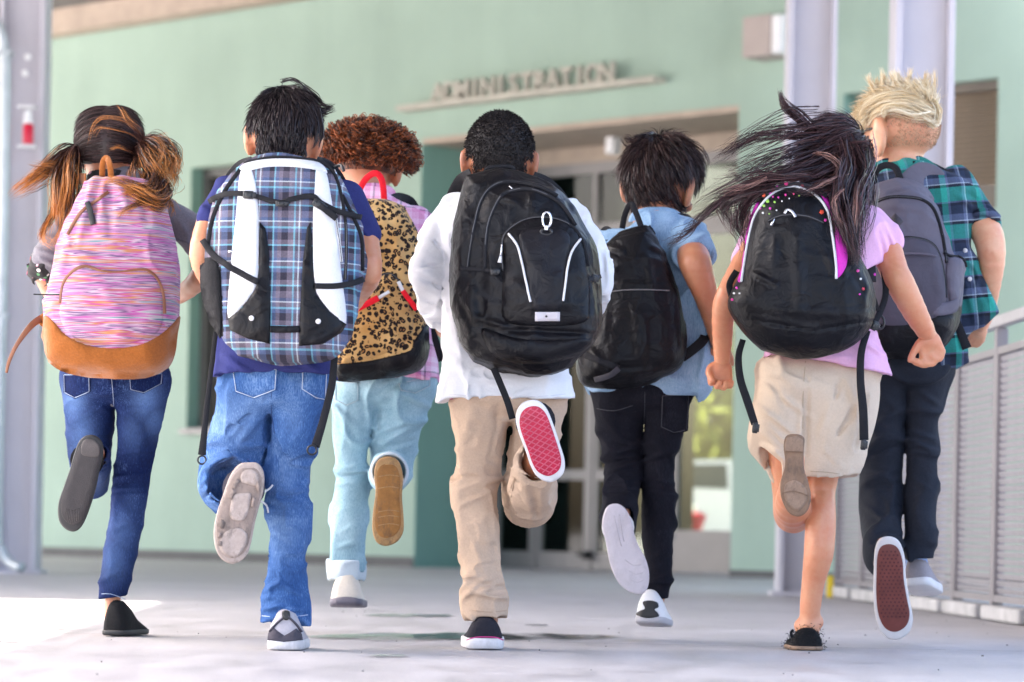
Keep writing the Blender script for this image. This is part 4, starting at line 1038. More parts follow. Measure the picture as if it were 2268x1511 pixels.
slab('shirt_tail', [(984, 866), (1000, 870), (1003, 884), (990, 882)], lambda x, y: k.D - .05, .02, M_cloth('pink_lining', (.62, .16, .24)), sh)
stitches('hem_stitching', [(995, 873), (1060, 878), (1180, 879), (1252, 873)], shb, M_plain('pale_thread', (.6, .6, .63)), sh, k.D)
# shoes
m_navysh = M_cloth('dark_suede', (.022, .021, .028), .8, .25, fine=.5); m_redsole = M_plain('red_rubber', (.43, .006, .042), .4, .15, 30); m_redrib = M_plain('pale_red_ribs', (.56, .10, .16), .45)
ss, ssb = k.stand_shoe(1074, 1438, 90, 72, -.088, -.05, m_navysh, m_rub_white, .23, st=.030, low=.55)
ribbon('pink_stripe', [(1033, 1418), (1052, 1412), (1075, 1411), (1098, 1412), (1115, 1418)], 2.4, ssb, M_plain('pink_line', (.55, .04, .2)), ss, k.D, .001, .003)
sole4 = [(1165, 890), (1190, 888), (1210, 905), (1225, 940), (1240, 985), (1250, 1020), (1248, 1045), (1235, 1060), (1215, 1067), (1190, 1055), (1175, 1030), (1165, 1000), (1150, 960), (1143, 930), (1148, 905)]
ls, lsb, df = k.lifted_shoe(sole4, -.36, .0002, m_navysh, m_redsole,   .026, .86, m_rub_white, 'kicked up shoe with a red waffle sole in a white rim', collar=m_navysh)
def ribs(shoe, poly, dfn, mat, dirs, pitch, w, sc=.83, name='tread_rib', zone=None):
    """raised ribs crossing a sole, clipped to its outline, as one relief"""
    pl = spline(poly, 5, True); c = pl.mean(0); pl = c + (pl - c) * sc; mb = MB()
    for dx, dy_ in dirs:
        n = np.array((-dy_, dx)); n /= np.linalg.norm(n); d = np.array((dx, dy_)) / math.hypot(dx, dy_)
        for q in np.arange(-200, 200, pitch):
            b = c + n * q; ts = np.arange(-220, 220, 2.); pts = b + d * ts[:, None]; ok = inside(pts[:, 0], pts[:, 1], pl) < 0
            if zone is not None: ok &= np.array([zone(*p) for p in pts])
            i = 0
            while i < len(ts):
                if ok[i]:
                    j = i
                    while j + 1 < len(ts) and ok[j + 1]: j += 1
                    if j - i > 1:
                        p0, p1 = pts[i], pts[j]; V = []
                        for pp_ in (p0, p1):
                            for s_, o_ in ((-.5, .0), (-.3, -.0028), (.3, -.0028), (.5, .0)): x, y = pp_ + n * w * s_; V.append(P(x, y, dfn(x, y) - .0024 + o_))
                        mb.add(V, [(0, 1, 5, 4), (1, 2, 6, 5), (2, 3, 7, 6), (0, 4, 7, 3), (0, 3, 2, 1), (4, 5, 6, 7)])
                    i = j
                i += 1
    o = mb.mk(name, mat, shoe); o['kind'] = 'stuff'; return o
ribs(ls, sole4, df, m_redrib, ((1, .45), (1, -.95)), 11, 2.4)
# backpack
b4 = bag_thing(k, (1160, 830), 'black backpack with white piping and metal clip on the child in white shirt')
BG = Vol(8.53)
out4 = [(1026, 398), (1048, 384), (1102, 376), (1164, 390), (1217, 412), (1261, 443), (1292, 496), (1314, 540), (1323, 607), (1328, 673), (1323, 722), (1305, 762), (1274, 788), (1261, 811), (1217, 831), (1146, 828), (1079, 811), (1026, 775), (1009, 726), (997, 673), (997, 585), (1004, 496)]
BG.poly([tuple(p) for p in spline(out4, 4, True)], -.25, -.085, .045, .05, .05, .10)
BG.poly([tuple(p) for p in spline([(1060, 470), (1095, 425), (1150, 405), (1215, 425), (1262, 470), (1296, 540), (1312, 620), (1318, 720), (1290, 775), (1210, 800), (1110, 785), (1072, 730), (1066, 600)], 4, True)], -.29, -.15, .03, .03, .04, .10, .02)
for a in ((1110, 690, 1290, 700, .004, 9), (1060, 720, 1130, 745, .006, 7), (1125, 748, 1310, 755, -.006, 5), (1120, 765, 1300, 770, .005, 8), (1030, 470, 1020, 640, .004, 10), (1045, 640, 1050, 760, .005, 12), (1110, 460, 1150, 475, .005, 6), (1255, 470, 1262, 490, -.004, 6), (1180, 440, 1240, 450, .004, 9), (1020, 680, 1060, 760, -.004, 7)): BG.fold(*a)
BG.ridge(.0045, 8, 1); BG.ridge(.002, 19, 3)
V, Qd = BG.mesh(.0054, 1); bb = mk('bag_body', V, Qd, m_black, b4); bv = bvh_of(V, Qd)
pk = patch('front_pocket', [(1115, 600), (1114, 535), (1128, 509), (1164, 487), (1208, 482), (1257, 496), (1288, 531), (1301, 590), (1306, 680), (1290, 715), (1200, 722), (1120, 712), (1112, 660)], bv, m_black, b4, .004, .01, .024, 26, 8, 8.25)
pv = bvh_of(*[(lambda me: (np.array([tuple(v.co) for v in me.vertices]) + wloc(b4), [tuple(p.vertices) for p in me.polygons]))(pk.data)][0])
cv = patch('centre_panel', [(1150, 520), (1180, 505), (1215, 502), (1255, 515), (1262, 545), (1250, 600), (1243, 680), (1210, 688), (1182, 685), (1172, 640), (1160, 580)], pv, M_nylon('soft_black_nylon', (.008, .0075, .010), .42, .25, 1.0), pk, .003, .006, .006, 14, 8, 8.2)
for path in ([(1127, 519), (1146, 545), (1157, 585), (1164, 620), (1175, 669)], [(1285, 530), (1266, 558), (1257, 593), (1252, 629), (1247, 667)]): cord('piping', path, .0034, pv, m_piping, pk, k.D, .003)
zip_line('zip', [(1035, 592), (1044, 531), (1062, 452), (1088, 414), (1128, 402), (1190, 412), (1235, 434)], bv, b4, k.D, 8)
zip_line('zip', [(1073, 600), (1079, 505), (1102, 445), (1128, 424), (1180, 420), (1240, 450), (1275, 500)], bv, b4, k.D, 8)
zip_line('zip', [(1114, 600), (1113, 535), (1128, 508), (1164, 486), (1208, 481), (1257, 495), (1288, 530), (1302, 590)], bv, b4, k.D, 8)
lbl = patch('label', [(1185, 691), (1240, 691), (1240, 711), (1185, 711)], pv, M_plain('grey_label', (.50, .47, .50), .5), pk, .004, .006, 0, 9, 8, 8.2, False)
slab('label_eyelet', [(1210 + 2.6 * math.cos(i), 701 + 2.6 * math.sin(i)) for i in np.arange(0, 6.2, .8)], lambda x, y: hit(pv, 1212, 701)[1] - .009, .003, m_buck, lbl, .001)
def ring3(px, py, rx, ry, d, r, mat, name, parent, n=22):
    return tube(name, [P(px + rx * math.cos(2 * math.pi * i / n), py + ry * math.sin(2 * math.pi * i / n), d) for i in range(n)], r, mat, parent, 8, True)
hd_ = hit(pv, 1210, 500)[1]
hk = thing('metal_clip', P(1210, 520, hd_ - .02), 'bright metal snap hook hanging on the big black backpack', 'clip')
ring3(1211, 487, 9.5, 17, hd_ - .016, .0034, m_silver, 'hook', hk); ring3(1210, 514, 12, 6, hd_ - .014, .004, m_buck, 'swivel', hk)
_m = MB(); _m.box(P(1210, 505, hd_ - .016), .010, .010, .014, bev=.002); _m.mk('stem', m_silver, hk)
def pull(px, py, ln, ang, bvh, mat, parent, D, w=4.2):
    h = hit(bvh, px, py, .008); d = h[1] if h is not None else D; x1, y1 = px + ln * math.sin(ang), py + ln * math.cos(ang)
    return ribbon('zip_pull', [(px, py, d - .004 - D), ((px + x1) / 2, (py + y1) / 2, d - .008 - D), (x1, y1, d - .006 - D)], [w * .6, w, w * 1.4], None, mat, parent, D, 0, .004, 4)
pull(1128, 412, 22, -2.3 + math.pi, bv, m_silver, b4, k.D); pull(1135, 398, 20, -.9, bv, m_buck, b4, k.D); pull(1112, 540, 26, -.12, bv, m_silver, b4, k.D, 3.4); pull(1109, 566, 16, -.15, bv, m_piping, b4, k.D, 7)
ribbon('compression_strap', [(1020, 594), (1060, 597), (1102, 602)], 9, bv, m_tape, b4, k.D); buckle(1097, 602, 24, 16, bv, m_buck, b4, k.D)
ribbon('compression_strap', [(1290, 625), (1312, 618), (1330, 612)], 9, bv, m_tape, b4, k.D); buckle(1316, 617, 22, 18, bv, m_buck, b4, k.D, .15)
patch('bottom_pocket', [(1066, 728), (1130, 746), (1212, 756), (1310, 748), (1300, 772), (1262, 794), (1190, 806), (1100, 792)], bv, m_black, b4, .003, .008, .016, 14, 9, 8.3)
hang_strap('loose_strap', [(1093, 815, -.22), (1108, 850, -.2), (1124, 890, -.19), (1135, 928, -.2)], 15, m_tape, b4, k.D)
ribbon('shoulder_strap', [(1045, 385, -.02), (1020, 400, .06), (1000, 440, .1), (992, 500, .1)], 26, None, m_tape, b4, k.D, 0, .012)
ribbon('shoulder_strap', [(1180, 392, -.02), (1215, 408, .06), (1250, 450, .1), (1262, 520, .1)], 26, None, m_tape, b4, k.D, 0, .012)
tube('handle', onto([(1075, 384, -.12), (1082, 372, -.13), (1130, 370, -.13), (1140, 384, -.12)], None, 8.53), .006, m_tape, b4)
ribbon('side_strap', [(1000, 640, -.02), (990, 690, .02), (1000, 730, -.02)], 14, None, m_tape, b4, k.D, 0, .006)
# hair: cropped short
m_h4 = M_hair('cropped_black_hair', (.009, .007, .007), (.030, .023, .022), None, .6)
mask4 = lambda n: np.where(n[:, 1] > .35, n[:, 2] > .38, np.where(np.abs(n[:, 0]) > .8, n[:, 2] > -.25, n[:, 2] > -.62))
k.scalp_base(mask4, m_h4, 1.015)
C = scalp(7000, k.hc, k.hr * 1.01, k.hR, mask4, lambda n: np.stack([n[:, 0] * .4, n[:, 1] * .3 - .2, -1 + 0 * n[:, 0]], 1), .011, 3, .55, .035, 0, 0, .45)
strand_mesh('hair', C, np.full(len(C), .0011), m_h4, k.root, RNG.uniform(0, 1, len(C)))
# ------------------------------------------------------------------ girl with pigtails and the striped backpack
D = 9.0; k = Kid(D, (258, 1408), 'child with ombre brown pigtails in a grey cardigan and skinny blue jeans', M_skin('skin_tan', (.46, .245, .16)))
k.head(243, 322, .10, 70, .0, -.03, -.1)
k.B.chain([(240, 380, .08, 38), (242, 430, .06, 42)], .02); k.B.chain([(255, 520, .05, 80), (260, 600, .02, 85), (258, 740, 0, 85)], .03, .6)
LA = [(175, 480, .05, 34), (120, 545, -.01, 35), (96, 580, .02, 31)]; LF = [(94, 596, .04, 23), (108, 640, .12, 19), (125, 668, .2, 16)]
RA = [(350, 465, .05, 36), (405, 500, .03, 35), (446, 555, 0, 31)]; RF = [(452, 600, .0, 25), (418, 640, .08, 21), (372, 668, .2, 17)]
k.B.chain(leg_body(LA, .7) + LF, .02); k.B.chain(leg_body(RA, .7) + RF, .02)
k.hand((125, 668, .2), (140, 690, .26), 36, (0, 0, .001)); k.hand((372, 668, .2), (352, 684, .26), 36, (0, 0, .001))
LL = rows([(835, 137, 254, 0), (900, 141, 252, .02), (980, 150, 249, .05), (1040, 160, 243, .08), (1072, 176, 236, .10)])
LS = [(206, 1062, .09, 34), (208, 1030, -.06, 36), (207, 1005, -.20, 33)]
RL = rows([(835, 255, 373, 0), (890, 256, 367, 0), (960, 261, 350, 0), (1030, 255, 335, .01), (1065, 249, 329, .01), (1100, 246, 325, 0), (1160, 242, 316, -.01), (1230, 230, 301, -.03), (1290, 220, 288, -.04), (1345, 216, 276, -.04)])
k.B.chain(leg_body(LL) + leg_body(LS, .75) + [(204, 995, -.28, 22)], .02); k.B.chain(leg_body(RL[:-2], .7) + [(248, 1340, -.03, 17), (250, 1378, -.035, 18), (258, 1396, .06, 18)], .02)
k.finish()
m_j1 = M_denim('dark_blue_denim', (.003, .006, .028), (.007, .017, .078), (.13, .23, .48), .5)
T = Vol(D); T.chain(LL, .012, .85); T.chain(RL, .012, .85); T.chain(LS, .02); T.ell(P(255, 845, D), (.158, .10, .07), .03)
for a in ((250, 1058, 328, 1050, .005, 4), (248, 1072, 326, 1066, -.004, 4), (248, 1084, 326, 1082, .005, 4), (247, 1100, 326, 1094, .004, 4), (250, 1125, 318, 1112, -.003, 5), (262, 1008, 336, 1000, .003, 5), (262, 905, 352, 912, .003, 6), (150, 940, 235, 905, .003, 8), (160, 1000, 240, 985, .003, 7), (225, 1290, 285, 1262, .002, 8), (240, 1180, 310, 1150, .002, 8)): T.fold(*a)
T.ridge(.003, 12, 11); hem(T, 246, 1325, 60, .14); T.cap(P(206, 990, D - .3), P(208, 1020, D - .1), .037, .04, 0, 1, 'sub')
tr, tb_ = k.cloth('jeans', T, m_j1, fade=[(168, 880, 30, .75), (185, 960, 34, .5), (330, 880, 30, .85), (345, 930, 22, .6), (300, 960, 26, .3), (280, 1180, 34, .35), (262, 1240, 30, .4), (215, 1050, 26, .5), (300, 1120, 26, .2)]); m_st1 = M_plain('pale_denim_thread', (.24, .30, .42), .8)
pocket([(140, 828), (200, 828), (201, 868), (166, 884), (141, 870)], tb_, m_j1, m_st1, tr, D); pocket([(283, 830), (362, 826), (360, 850), (318, 872), (286, 864)], tb_, m_j1, m_st1, tr, D)
stitches('hem_stitching', [(218, 1316), (246, 1316), (278, 1328)], tb_, m_st1, tr, D); stitches('seam', [(246, 830), (250, 870), (252, 900)], tb_, m_st1, tr, D)
S = Vol(D); S.chain(rows([(440, 190, 320, .06), (480, 158, 365, .05), (600, 150, 372, .02), (720, 148, 370, 0), (790, 150, 366, 0)]), .03, .55); S.chain(LA, .03); S.chain(RA, .03)
for a in ((75, 550, 130, 570, .005, 6), (85, 530, 140, 540, -.004, 6), (395, 490, 425, 530, .004, 7), (420, 500, 440, 560, -.004, 7), (90, 575, 125, 590, .004, 5)): S.fold(*a)
S.ridge(.005, 10, 12); m_card = M_cloth('grey_knit', (.135, .125, .15), .95, .25, fine=.7, sheen=.3); k.cloth('cardigan', S, m_card)
def _floral(name, base, cols, sc=38):
    t = NT(name); v = t.node('ShaderNodeTexVoronoi'); v.inputs['Scale'].default_value = sc; t.link(t.tc.outputs['Object'], v.inputs['Vector'])
    cc = t.ramp(t.sep(v.outputs['Color'])[0], [(i / len(cols), c) for i, c in enumerate(cols)], 'CONSTANT')
    msk = t.ramp(v.outputs['Distance'], [(.30, (1, 1, 1)), (.38, (0, 0, 0))]); pick = t.ramp(t.sep(v.outputs['Color'])[1], [(.0, (0, 0, 0)), (.35, (1, 1, 1))], 'CONSTANT')
    c = t.mix(t.math('MULTIPLY', msk, pick), base, cc); return t.done(c, .8)
m_flor = _floral('floral_black_cotton', (.012, .011, .013), [(.55, .04, .20), (.70, .35, .45), (.08, .22, .10), (.75, .70, .66), (.5, .02, .06)], 55)
S = Vol(D); S.chain([(97, 578, .02, 33), (92, 602, .05, 29)], .01); S.cap(P(90, 622, D + .07), P(93, 600, D + .05), .030, .030, 0, 1, 'sub'); S.ridge(.006, 22, 3); k.cloth('floral_cuff', S, m_flor, .004)
S = Vol(D); S.chain([(208, 392, .04, 16), (240, 386, .01, 13), (280, 392, .04, 16)], .02); S.ridge(.004, 20, 2); k.cloth('floral_collar', S, m_flor, .0045)
up, ub = k.stand_shoe(250, 1408, 66, 78, -.075, .24, m_blackshoe, m_rubber, .21, st=.016, low=.38, label='black ballet flat on the ground')
sole1 = [(192, 966), (212, 967), (226, 982), (228, 1008), (220, 1042), (212, 1082), (197, 1130), (182, 1163), (165, 1176), (145, 1170), (131, 1150), (130, 1115), (141, 1080), (155, 1040), (165, 1005), (176, 978)]
m_ds = M_plain('dark_sole', (.022, .018, .020), .55, .3, 40, bump=.6); m_ds2 = M_plain('worn_sole', (.055, .047, .047), .6, .35, 30, bump=.6)
ls, lsb, df = k.lifted_shoe(sole1, -.36, .0002, m_blackshoe, m_ds, .014, .88, m_rubber, 'lifted ballet flat showing its dark sole', .07, collar=m_blackshoe)
slab('heel_pad', [(188, 974), (206, 974), (220, 988), (217, 1012), (183, 1008), (180, 990)], lambda x, y: df(x, y) - .006, .006, m_ds2, ls, .002)
for i in range(9): ribbon('tread_groove', [(140 + i * 4.2, 1160 - abs(i - 4) * 2), (147 + i * 3.4, 1130 - abs(i - 4) * 1)], 1.6, lsb, m_ds2, ls, D, .001, .002, 2)
# backpack
b = bag_thing(k, (250, 832), 'pink striped canvas backpack with a brown suede base on the pigtailed child')
def _stripes():
    t = NT('striped_canvas'); u = t.map((.55, .3, 14)); u2 = t.map((3, 1, 60))
    n = t.noise(3.0, 3, .7, u, .2); n2 = t.noise(2.2, 2, .6, u2)
    f = t.math('ADD', t.math('MULTIPLY', n, .84), t.math('MULTIPLY', n2, .16))
    c = t.ramp(f, [(.33, (.06, .18, .21)), (.38, (.46, .43, .44)), (.42, (.36, .05, .26)), (.45, (.42, .22, .36)), (.48, (.11, .06, .15)), (.505, (.50, .40, .46)), (.53, (.38, .06, .24)), (.56, (.42, .20, .06)), (.59, (.44, .32, .40)), (.62, (.10, .25, .26)), (.66, (.44, .11, .30))])
    nr = t.bump(n2, .003, .6); return t.done(c, .9, nr, 0, .15, Sheen_Weight=.1)
m_strp = _stripes(); m_suede = M_cloth('brown_suede', (.27, .085, .016), .9, .25, fine=.3, sheen=.25); m_tan_l = M_plain('brown_leather', (.20, .075, .035), .5, .2, 12)
o1 = [(200, 398), (235, 389), (290, 392), (335, 412), (362, 452), (383, 520), (394, 600), (397, 690), (389, 740), (378, 800), (322, 834), (200, 832), (135, 818), (108, 790), (101, 700), (108, 640), (126, 560), (150, 490), (172, 435)]
BG = Vol(D); BG.poly([tuple(p) for p in spline(o1, 4, True)], -.26, -.09, .05, .06, .06, .10)
for a in ((230, 400, 205, 560, .007, 9), (265, 400, 275, 540, -.008, 10), (250, 400, 232, 540, -.006, 8), (290, 410, 310, 500, .007, 10), (215, 430, 175, 560, -.006, 9), (150, 560, 260, 600, .005, 9), (330, 420, 360, 540, -.005, 9), (150, 620, 340, 640, .004, 9), (200, 470, 165, 620, .006, 9), (240, 500, 350, 520, .003, 8), (130, 800, 320, 812, -.003, 5)): BG.fold(*a)
BG.ridge(.005, 9, 21); BG.noise(.004, 7, 2); V, Qd = BG.mesh(.0054, 1); mk('bag_body', V, Qd, m_strp, b); bv = bvh_of(V, Qd)
second_cloth(bpy.data.objects[[c.name for c in b.children if c.name.startswith('bag_body')][0]], b, [(80, 696), (118, 714), (145, 744), (190, 766), (250, 774), (310, 766), (350, 747), (378, 724), (420, 696), (420, 880), (80, 880)], m_suede)
patch('suede_base', [(99, 700), (118, 712), (145, 742), (190, 764), (250, 772), (310, 764), (350, 745), (378, 722), (399, 700), (394, 740), (381, 800), (323, 838), (200, 836), (133, 821), (104, 792), (98, 740)], bv, m_suede, b, .004, .010, .003, 8, 9, D - .25)
stitches('seam', [(118, 790), (200, 806), (300, 808), (372, 786)], bv, m_tan_l, b, D); 
pk = patch('front_pocket', [(134, 668), (140, 630), (160, 604), (190, 592), (230, 600), (280, 600), (320, 598), (345, 615), (360, 645), (362, 690), (350, 735), (300, 758), (250, 764), (190, 756), (150, 735), (134, 705)], bv, m_strp, b, .002, .008, .016, 22, 9, D - .25)
zip_line('zip', [(134, 672), (141, 630), (160, 603), (188, 591), (225, 602), (262, 605), (300, 600), (325, 600), (347, 618), (360, 650), (364, 695)], bv, b, D, 9, m_tan_l, m_tan_l)
ribbon('zip_pull', [(136, 652, -.30), (110, 653, -.31), (74, 652, -.32)], 3, None, m_rubber, b, D, 0, .003)
ribbon('handle', [(226, 392, -.16), (228, 360, -.17), (236, 350, -.18), (243, 365, -.2), (246, 394, -.21)], 13, None, m_suede, b, D, 0, .005); 
ribbon('top_strap', [(150, 520), (180, 470), (220, 440), (240, 425)], 7, bv, m_tan_l, b, D); ribbon('toggle', [(193, 448), (200, 470), (207, 498)], 12, bv, m_rubber, b, D, .008, .006)
ribbon('side_strap', [(101, 700, -.2), (70, 720, -.24), (38, 762, -.26), (20, 800, -.25), (14, 826, -.24)], [18, 14, 9, 8, 5], None, m_tan_l, b, D, 0, .004, 8); slab('strap_tab', [(84, 706), (96, 694), (108, 704), (102, 722), (90, 722)], lambda x, y: D - .215, .012, m_suede, b, .003)
for s_, xx in ((-1, 190), (1, 310)): ribbon('shoulder_strap', [(xx, 396, -.1), (xx + s_ * 25, 400, .0), (xx + s_ * 50, 440, .06), (xx + s_ * 55, 520, .10)], 24, None, m_suede, b, D, 0, .01)
# hair: parted in the middle, two tails, bleached towards the ends
m_h1 = M_hair('ombre_brown_hair', (.014, .007, .007), (.085, .030, .022), (.58, .22, .05)); m_h1c = M_hair('dark_brown_hair', (.012, .008, .008), (.06, .030, .028))
mask = lambda n: np.where(n[:, 1] > .3, n[:, 2] > .2, n[:, 2] > -.62)
k.scalp_base(mask, m_h1c, 1.03)
def flow1(n):
    s = np.sign(n[:, 0] + 1e-6); tgt = np.stack([s * 1.02, -.1 + 0 * s, -.42 + 0 * s], 1); d = tgt - n; d[:, 2] += .25 * (np.abs(n[:, 0]) < .4); return d
C = scalp(3600, k.hc, k.hr * 1.02, k.hR, mask, flow1, lambda n: .05 + .05 * (1 - np.abs(n[:, 0])), 7, .05, .07, 0, 0, .06, .5); strand_mesh('hair', C, np.full(len(C), .0014), m_h1c, k.root, RNG.uniform(0, 1, len(C)))
G = [([(168, 330, .06, 8), (150, 365, .0, 22), (140, 410, -.06, 30), (138, 460, -.10, 26), (130, 505, -.14, 14)], 190), ([(168, 330, .06, 6), (160, 370, .0, 18), (165, 420, -.05, 22), (158, 470, -.1, 20), (170, 515, -.12, 12), (140, 530, -.14, 8)], 110),
     ([(165, 332, .06, 6), (140, 350, .03, 16), (100, 385, .0, 16), (60, 412, -.03, 10), (26, 434, -.05, 3)], 120), ([(160, 335, .06, 6), (130, 365, .0, 12), (95, 368, -.02, 8), (68, 358, -.04, 3)], 45), ([(165, 335, .06, 5), (148, 400, -.02, 10), (122, 470, -.06, 10), (95, 520, -.1, 6), (112, 540, -.12, 4)], 60)]
G = [(g, int(n * 1.8)) for g, n in G]; k1L = locks(G, D, 16, .006, .0016); strand_mesh('pigtail', k1L, RNG.uniform(.0006, .0012, len(k1L)), m_h1, k.root, RNG.uniform(0, 1, len(k1L)))
G = [([(305, 335, .05, 8), (322, 345, -.06, 22), (340, 372, -.12, 34), (352, 400, -.15, 30), (330, 425, -.2, 20)], 200), ([(308, 332, .05, 6), (345, 325, -.04, 20), (378, 345, -.08, 18), (386, 375, -.10, 14), (366, 398, -.12, 10)], 130),
     ([(318, 345, -.02, 8), (340, 400, -.16, 18), (325, 430, -.24, 18), (290, 432, -.27, 14), (262, 448, -.28, 5)], 110), ([(330, 380, -.08, 10), (356, 420, -.2, 22), (340, 445, -.27, 18), (300, 425, -.28, 14), (265, 412, -.28, 6)], 120), ([(345, 390, -.1, 10), (362, 430, -.2, 14), (372, 452, -.22, 10), (350, 458, -.25, 5)], 60),
     ([(325, 345, 0, 4), (355, 370, -.06, 4), (388, 388, -.08, 2.5), (394, 406, -.08, 2), (384, 416, -.08, 1)], 14), ([(320, 340, 0, 4), (300, 360, -.1, 5), (288, 385, -.16, 4), (284, 410, -.2, 2)], 18), ([(330, 430, -.2, 5), (372, 450, -.1, 5), (380, 475, -.08, 2)], 16)]
G = [(g, int(n * 1.8)) for g, n in G]; k1R = locks(G, D, 18, .007, .0018); strand_mesh('pigtail', k1R, RNG.uniform(.0006, .0012, len(k1R)), m_h1, k.root, RNG.uniform(0, 1, len(k1R)))
WG = [([(310, 335, .0, 4), (318, 308, -.06, 10), (296, 280, -.10, 6), (262, 262, -.115, 4), (222, 262, -.115, 3), (203, 288, -.11, 2), (199, 322, -.10, 1)], 34), ([(312, 332, .0, 4), (318, 312, -.06, 8), (288, 296, -.10, 4), (250, 284, -.115, 3), (218, 282, -.11, 2), (204, 305, -.1, 1)], 18), ([(312, 330, 0, 4), (306, 292, -.08, 8), (282, 268, -.1, 6), (270, 245, -.09, 4), (255, 228, -.06, 2)], 36)]
WG += [([(300, 335, .0, 6), (330, 322, -.05, 9), (352, 312, -.06, 8), (368, 330, -.06, 6), (372, 352, -.06, 3)], 50), ([(315, 345, -.03, 8), (290, 330, -.11, 7), (262, 322, -.12, 5), (236, 336, -.12, 2)], 34), ([(330, 420, -.2, 8), (290, 405, -.27, 8), (250, 398, -.27, 6), (222, 408, -.26, 3)], 60), ([(350, 430, -.2, 8), (310, 450, -.29, 8), (275, 468, -.3, 5), (262, 492, -.3, 2)], 50), ([(318, 330, -.05, 4), (345, 300, -.05, 4), (372, 296, -.04, 2)], 18), ([(155, 420, -.08, 8), (150, 470, -.14, 8), (128, 520, -.16, 6), (108, 548, -.16, 3)], 60)]
for i, g in enumerate(WG): C = locks([(g[0], int(g[1] * (.55 if i < 5 or i == 7 else 1)))], D, 18, .004, .0009); strand_mesh('wisp', C, np.full(len(C), .00055), m_h1, k.root, RNG.uniform(.3, 1, len(C)))
for x, y, a in ((170, 327, .5), (304, 332, -.4)): V, Fc = tube_geo([P(x, y, D + .06) + np.array((.017 * math.cos(i * .4), .02 * math.sin(i * .4), .010 * math.cos(i * .4) * a)) for i in range(16)], .0045, 8, True); mk('hair_tie', V, Fc, m_piping, k.root)

# ------------------------------------------------------------------ boy with the plaid and white backpack
D = 8.26; k = Kid(D, (630, 1440), 'child with short black hair, blue T-shirt and loose blue jeans, beige sole raised', M_skin('skin_light', (.56, .31, .21)))
k.head(630, 288, .10, 72, .0, .05, -.08, 1.2)
k.B.chain([(632, 345, .08, 46), (634, 400, .06, 50)], .02); k.B.chain([(630, 525, .05, 100), (625, 620, .02, 110), (612, 720, 0, 100)], .03, .6)
LA = [(505, 435, .05, 40), (470, 480, .03, 36)]; LF = [(462, 500, .02, 29), (444, 565, -.02, 25), (462, 620, .14, 21), (490, 668, .26, 18)]
RA = [(770, 440, .05, 42), (808, 520, .02, 40)]; RF = [(806, 540, .01, 34), (817, 605, -.03, 29), (795, 650, .14, 23), (770, 690, .26, 18)]
k.B.chain(leg_body(LA, .7) + LF, .02); k.B.chain(leg_body(RA, .7) + RF, .02); k.hand((490, 668, .26), (505, 690, .32), 38, (0, 0, .001)); k.hand((770, 690, .26), (755, 710, .32), 38, (0, 0, .001))
LL = rows([(830, 478, 606, 0), (890, 474, 606, .01), (950, 466, 604, .03), (1000, 455, 588, .05), (1050, 446, 580, .07), (1085, 452, 572, .08)])
LS = [(512, 1075, .07, 58), (505, 1070, -.06, 60), (512, 1062, -.18, 62)]
RL = rows([(830, 602, 734, 0), (890, 604, 722, 0), (950, 602, 708, 0), (1020, 592, 694, .02), (1085, 584, 688, .02), (1130, 584, 686, .0), (1190, 594, 684, -.02), (1260, 592, 676, -.03), (1310, 580, 676, -.04), (1345, 574, 684, -.04), (1390, 580, 684, -.04)])
k.B.chain(leg_body(LL, .66) + [(530, 1075, .05, 30), (534, 1064, -.1, 26), (540, 1050, -.24, 24)], .02); k.B.chain(leg_body(RL[:-3], .6) + [(630, 1350, -.02, 26), (630, 1395, -.02, 24)], .02); k.finish()
m_j2 = M_denim('mid_blue_denim', (.014, .040, .13), (.042, .105, .27), (.26, .39, .60), .6)
T = Vol(D); T.chain(LL, .012, .95); T.chain(RL, .012, .95); T.chain(LS, .03); T.ell(P(606, 850, D), (.145, .11, .075), .03)
for a in ((520, 1000, 600, 900, .006, 9), (470, 1010, 590, 985, .005, 8), (450, 1050, 530, 1010, .006, 7), (500, 960, 590, 890, -.005, 9), (590, 1100, 680, 1120, .006, 6), (590, 1115, 640, 1128, -.005, 5), (600, 1095, 685, 1085, .006, 6), (590, 1140, 670, 1150, .004, 7), (600, 1180, 650, 1210, -.004, 6), (588, 1310, 620, 1290, .006, 6), (620, 1290, 680, 1320, .006, 6), (600, 1330, 680, 1340, -.005, 5), (585, 1350, 640, 1335, .006, 6), (640, 1350, 684, 1350, .005, 6), (630, 1000, 680, 950, .004, 9), (612, 900, 622, 1060, -.004, 7), (440, 1090, 480, 1060, .005, 6), (455, 1110, 490, 1080, -.004, 5), (650, 1100, 690, 1060, .004, 7)): T.fold(*a)
T.ridge(.010, 8, 31); T.ridge(.004, 19, 32); hem(T, 630, 1376, 75, -.05); T.cap(P(518, 1056, D - .29), P(506, 1070, D - .08), .062, .064, 0, 1, 'sub')
tr, tb_ = k.cloth('jeans', T, m_j2, fade=[(530, 940, 40, .35), (560, 900, 30, .3), (640, 1180, 34, .3), (640, 1060, 26, .25), (650, 930, 26, .2)]); m_st2 = M_plain('light_thread', (.45, .50, .60), .8)
pocket([(512, 816), (617, 816), (614, 864), (562, 884), (518, 868)], tb_, m_j2, m_st2, tr, D); pocket([(668, 816), (726, 816), (722, 888), (700, 884), (666, 862)], tb_, m_j2, m_st2, tr, D)
stitches('hem_stitching', [(580, 1364), (630, 1368), (682, 1362)], tb_, m_st2, tr, D); stitches('seam', [(606, 830), (600, 900), (608, 960)], tb_, M_plain('dark_seam', (.02, .05, .16), .8), tr, D)
m_tee = M_cloth('navy_jersey', (.030, .035, .135), .9, .15, fine=.4)
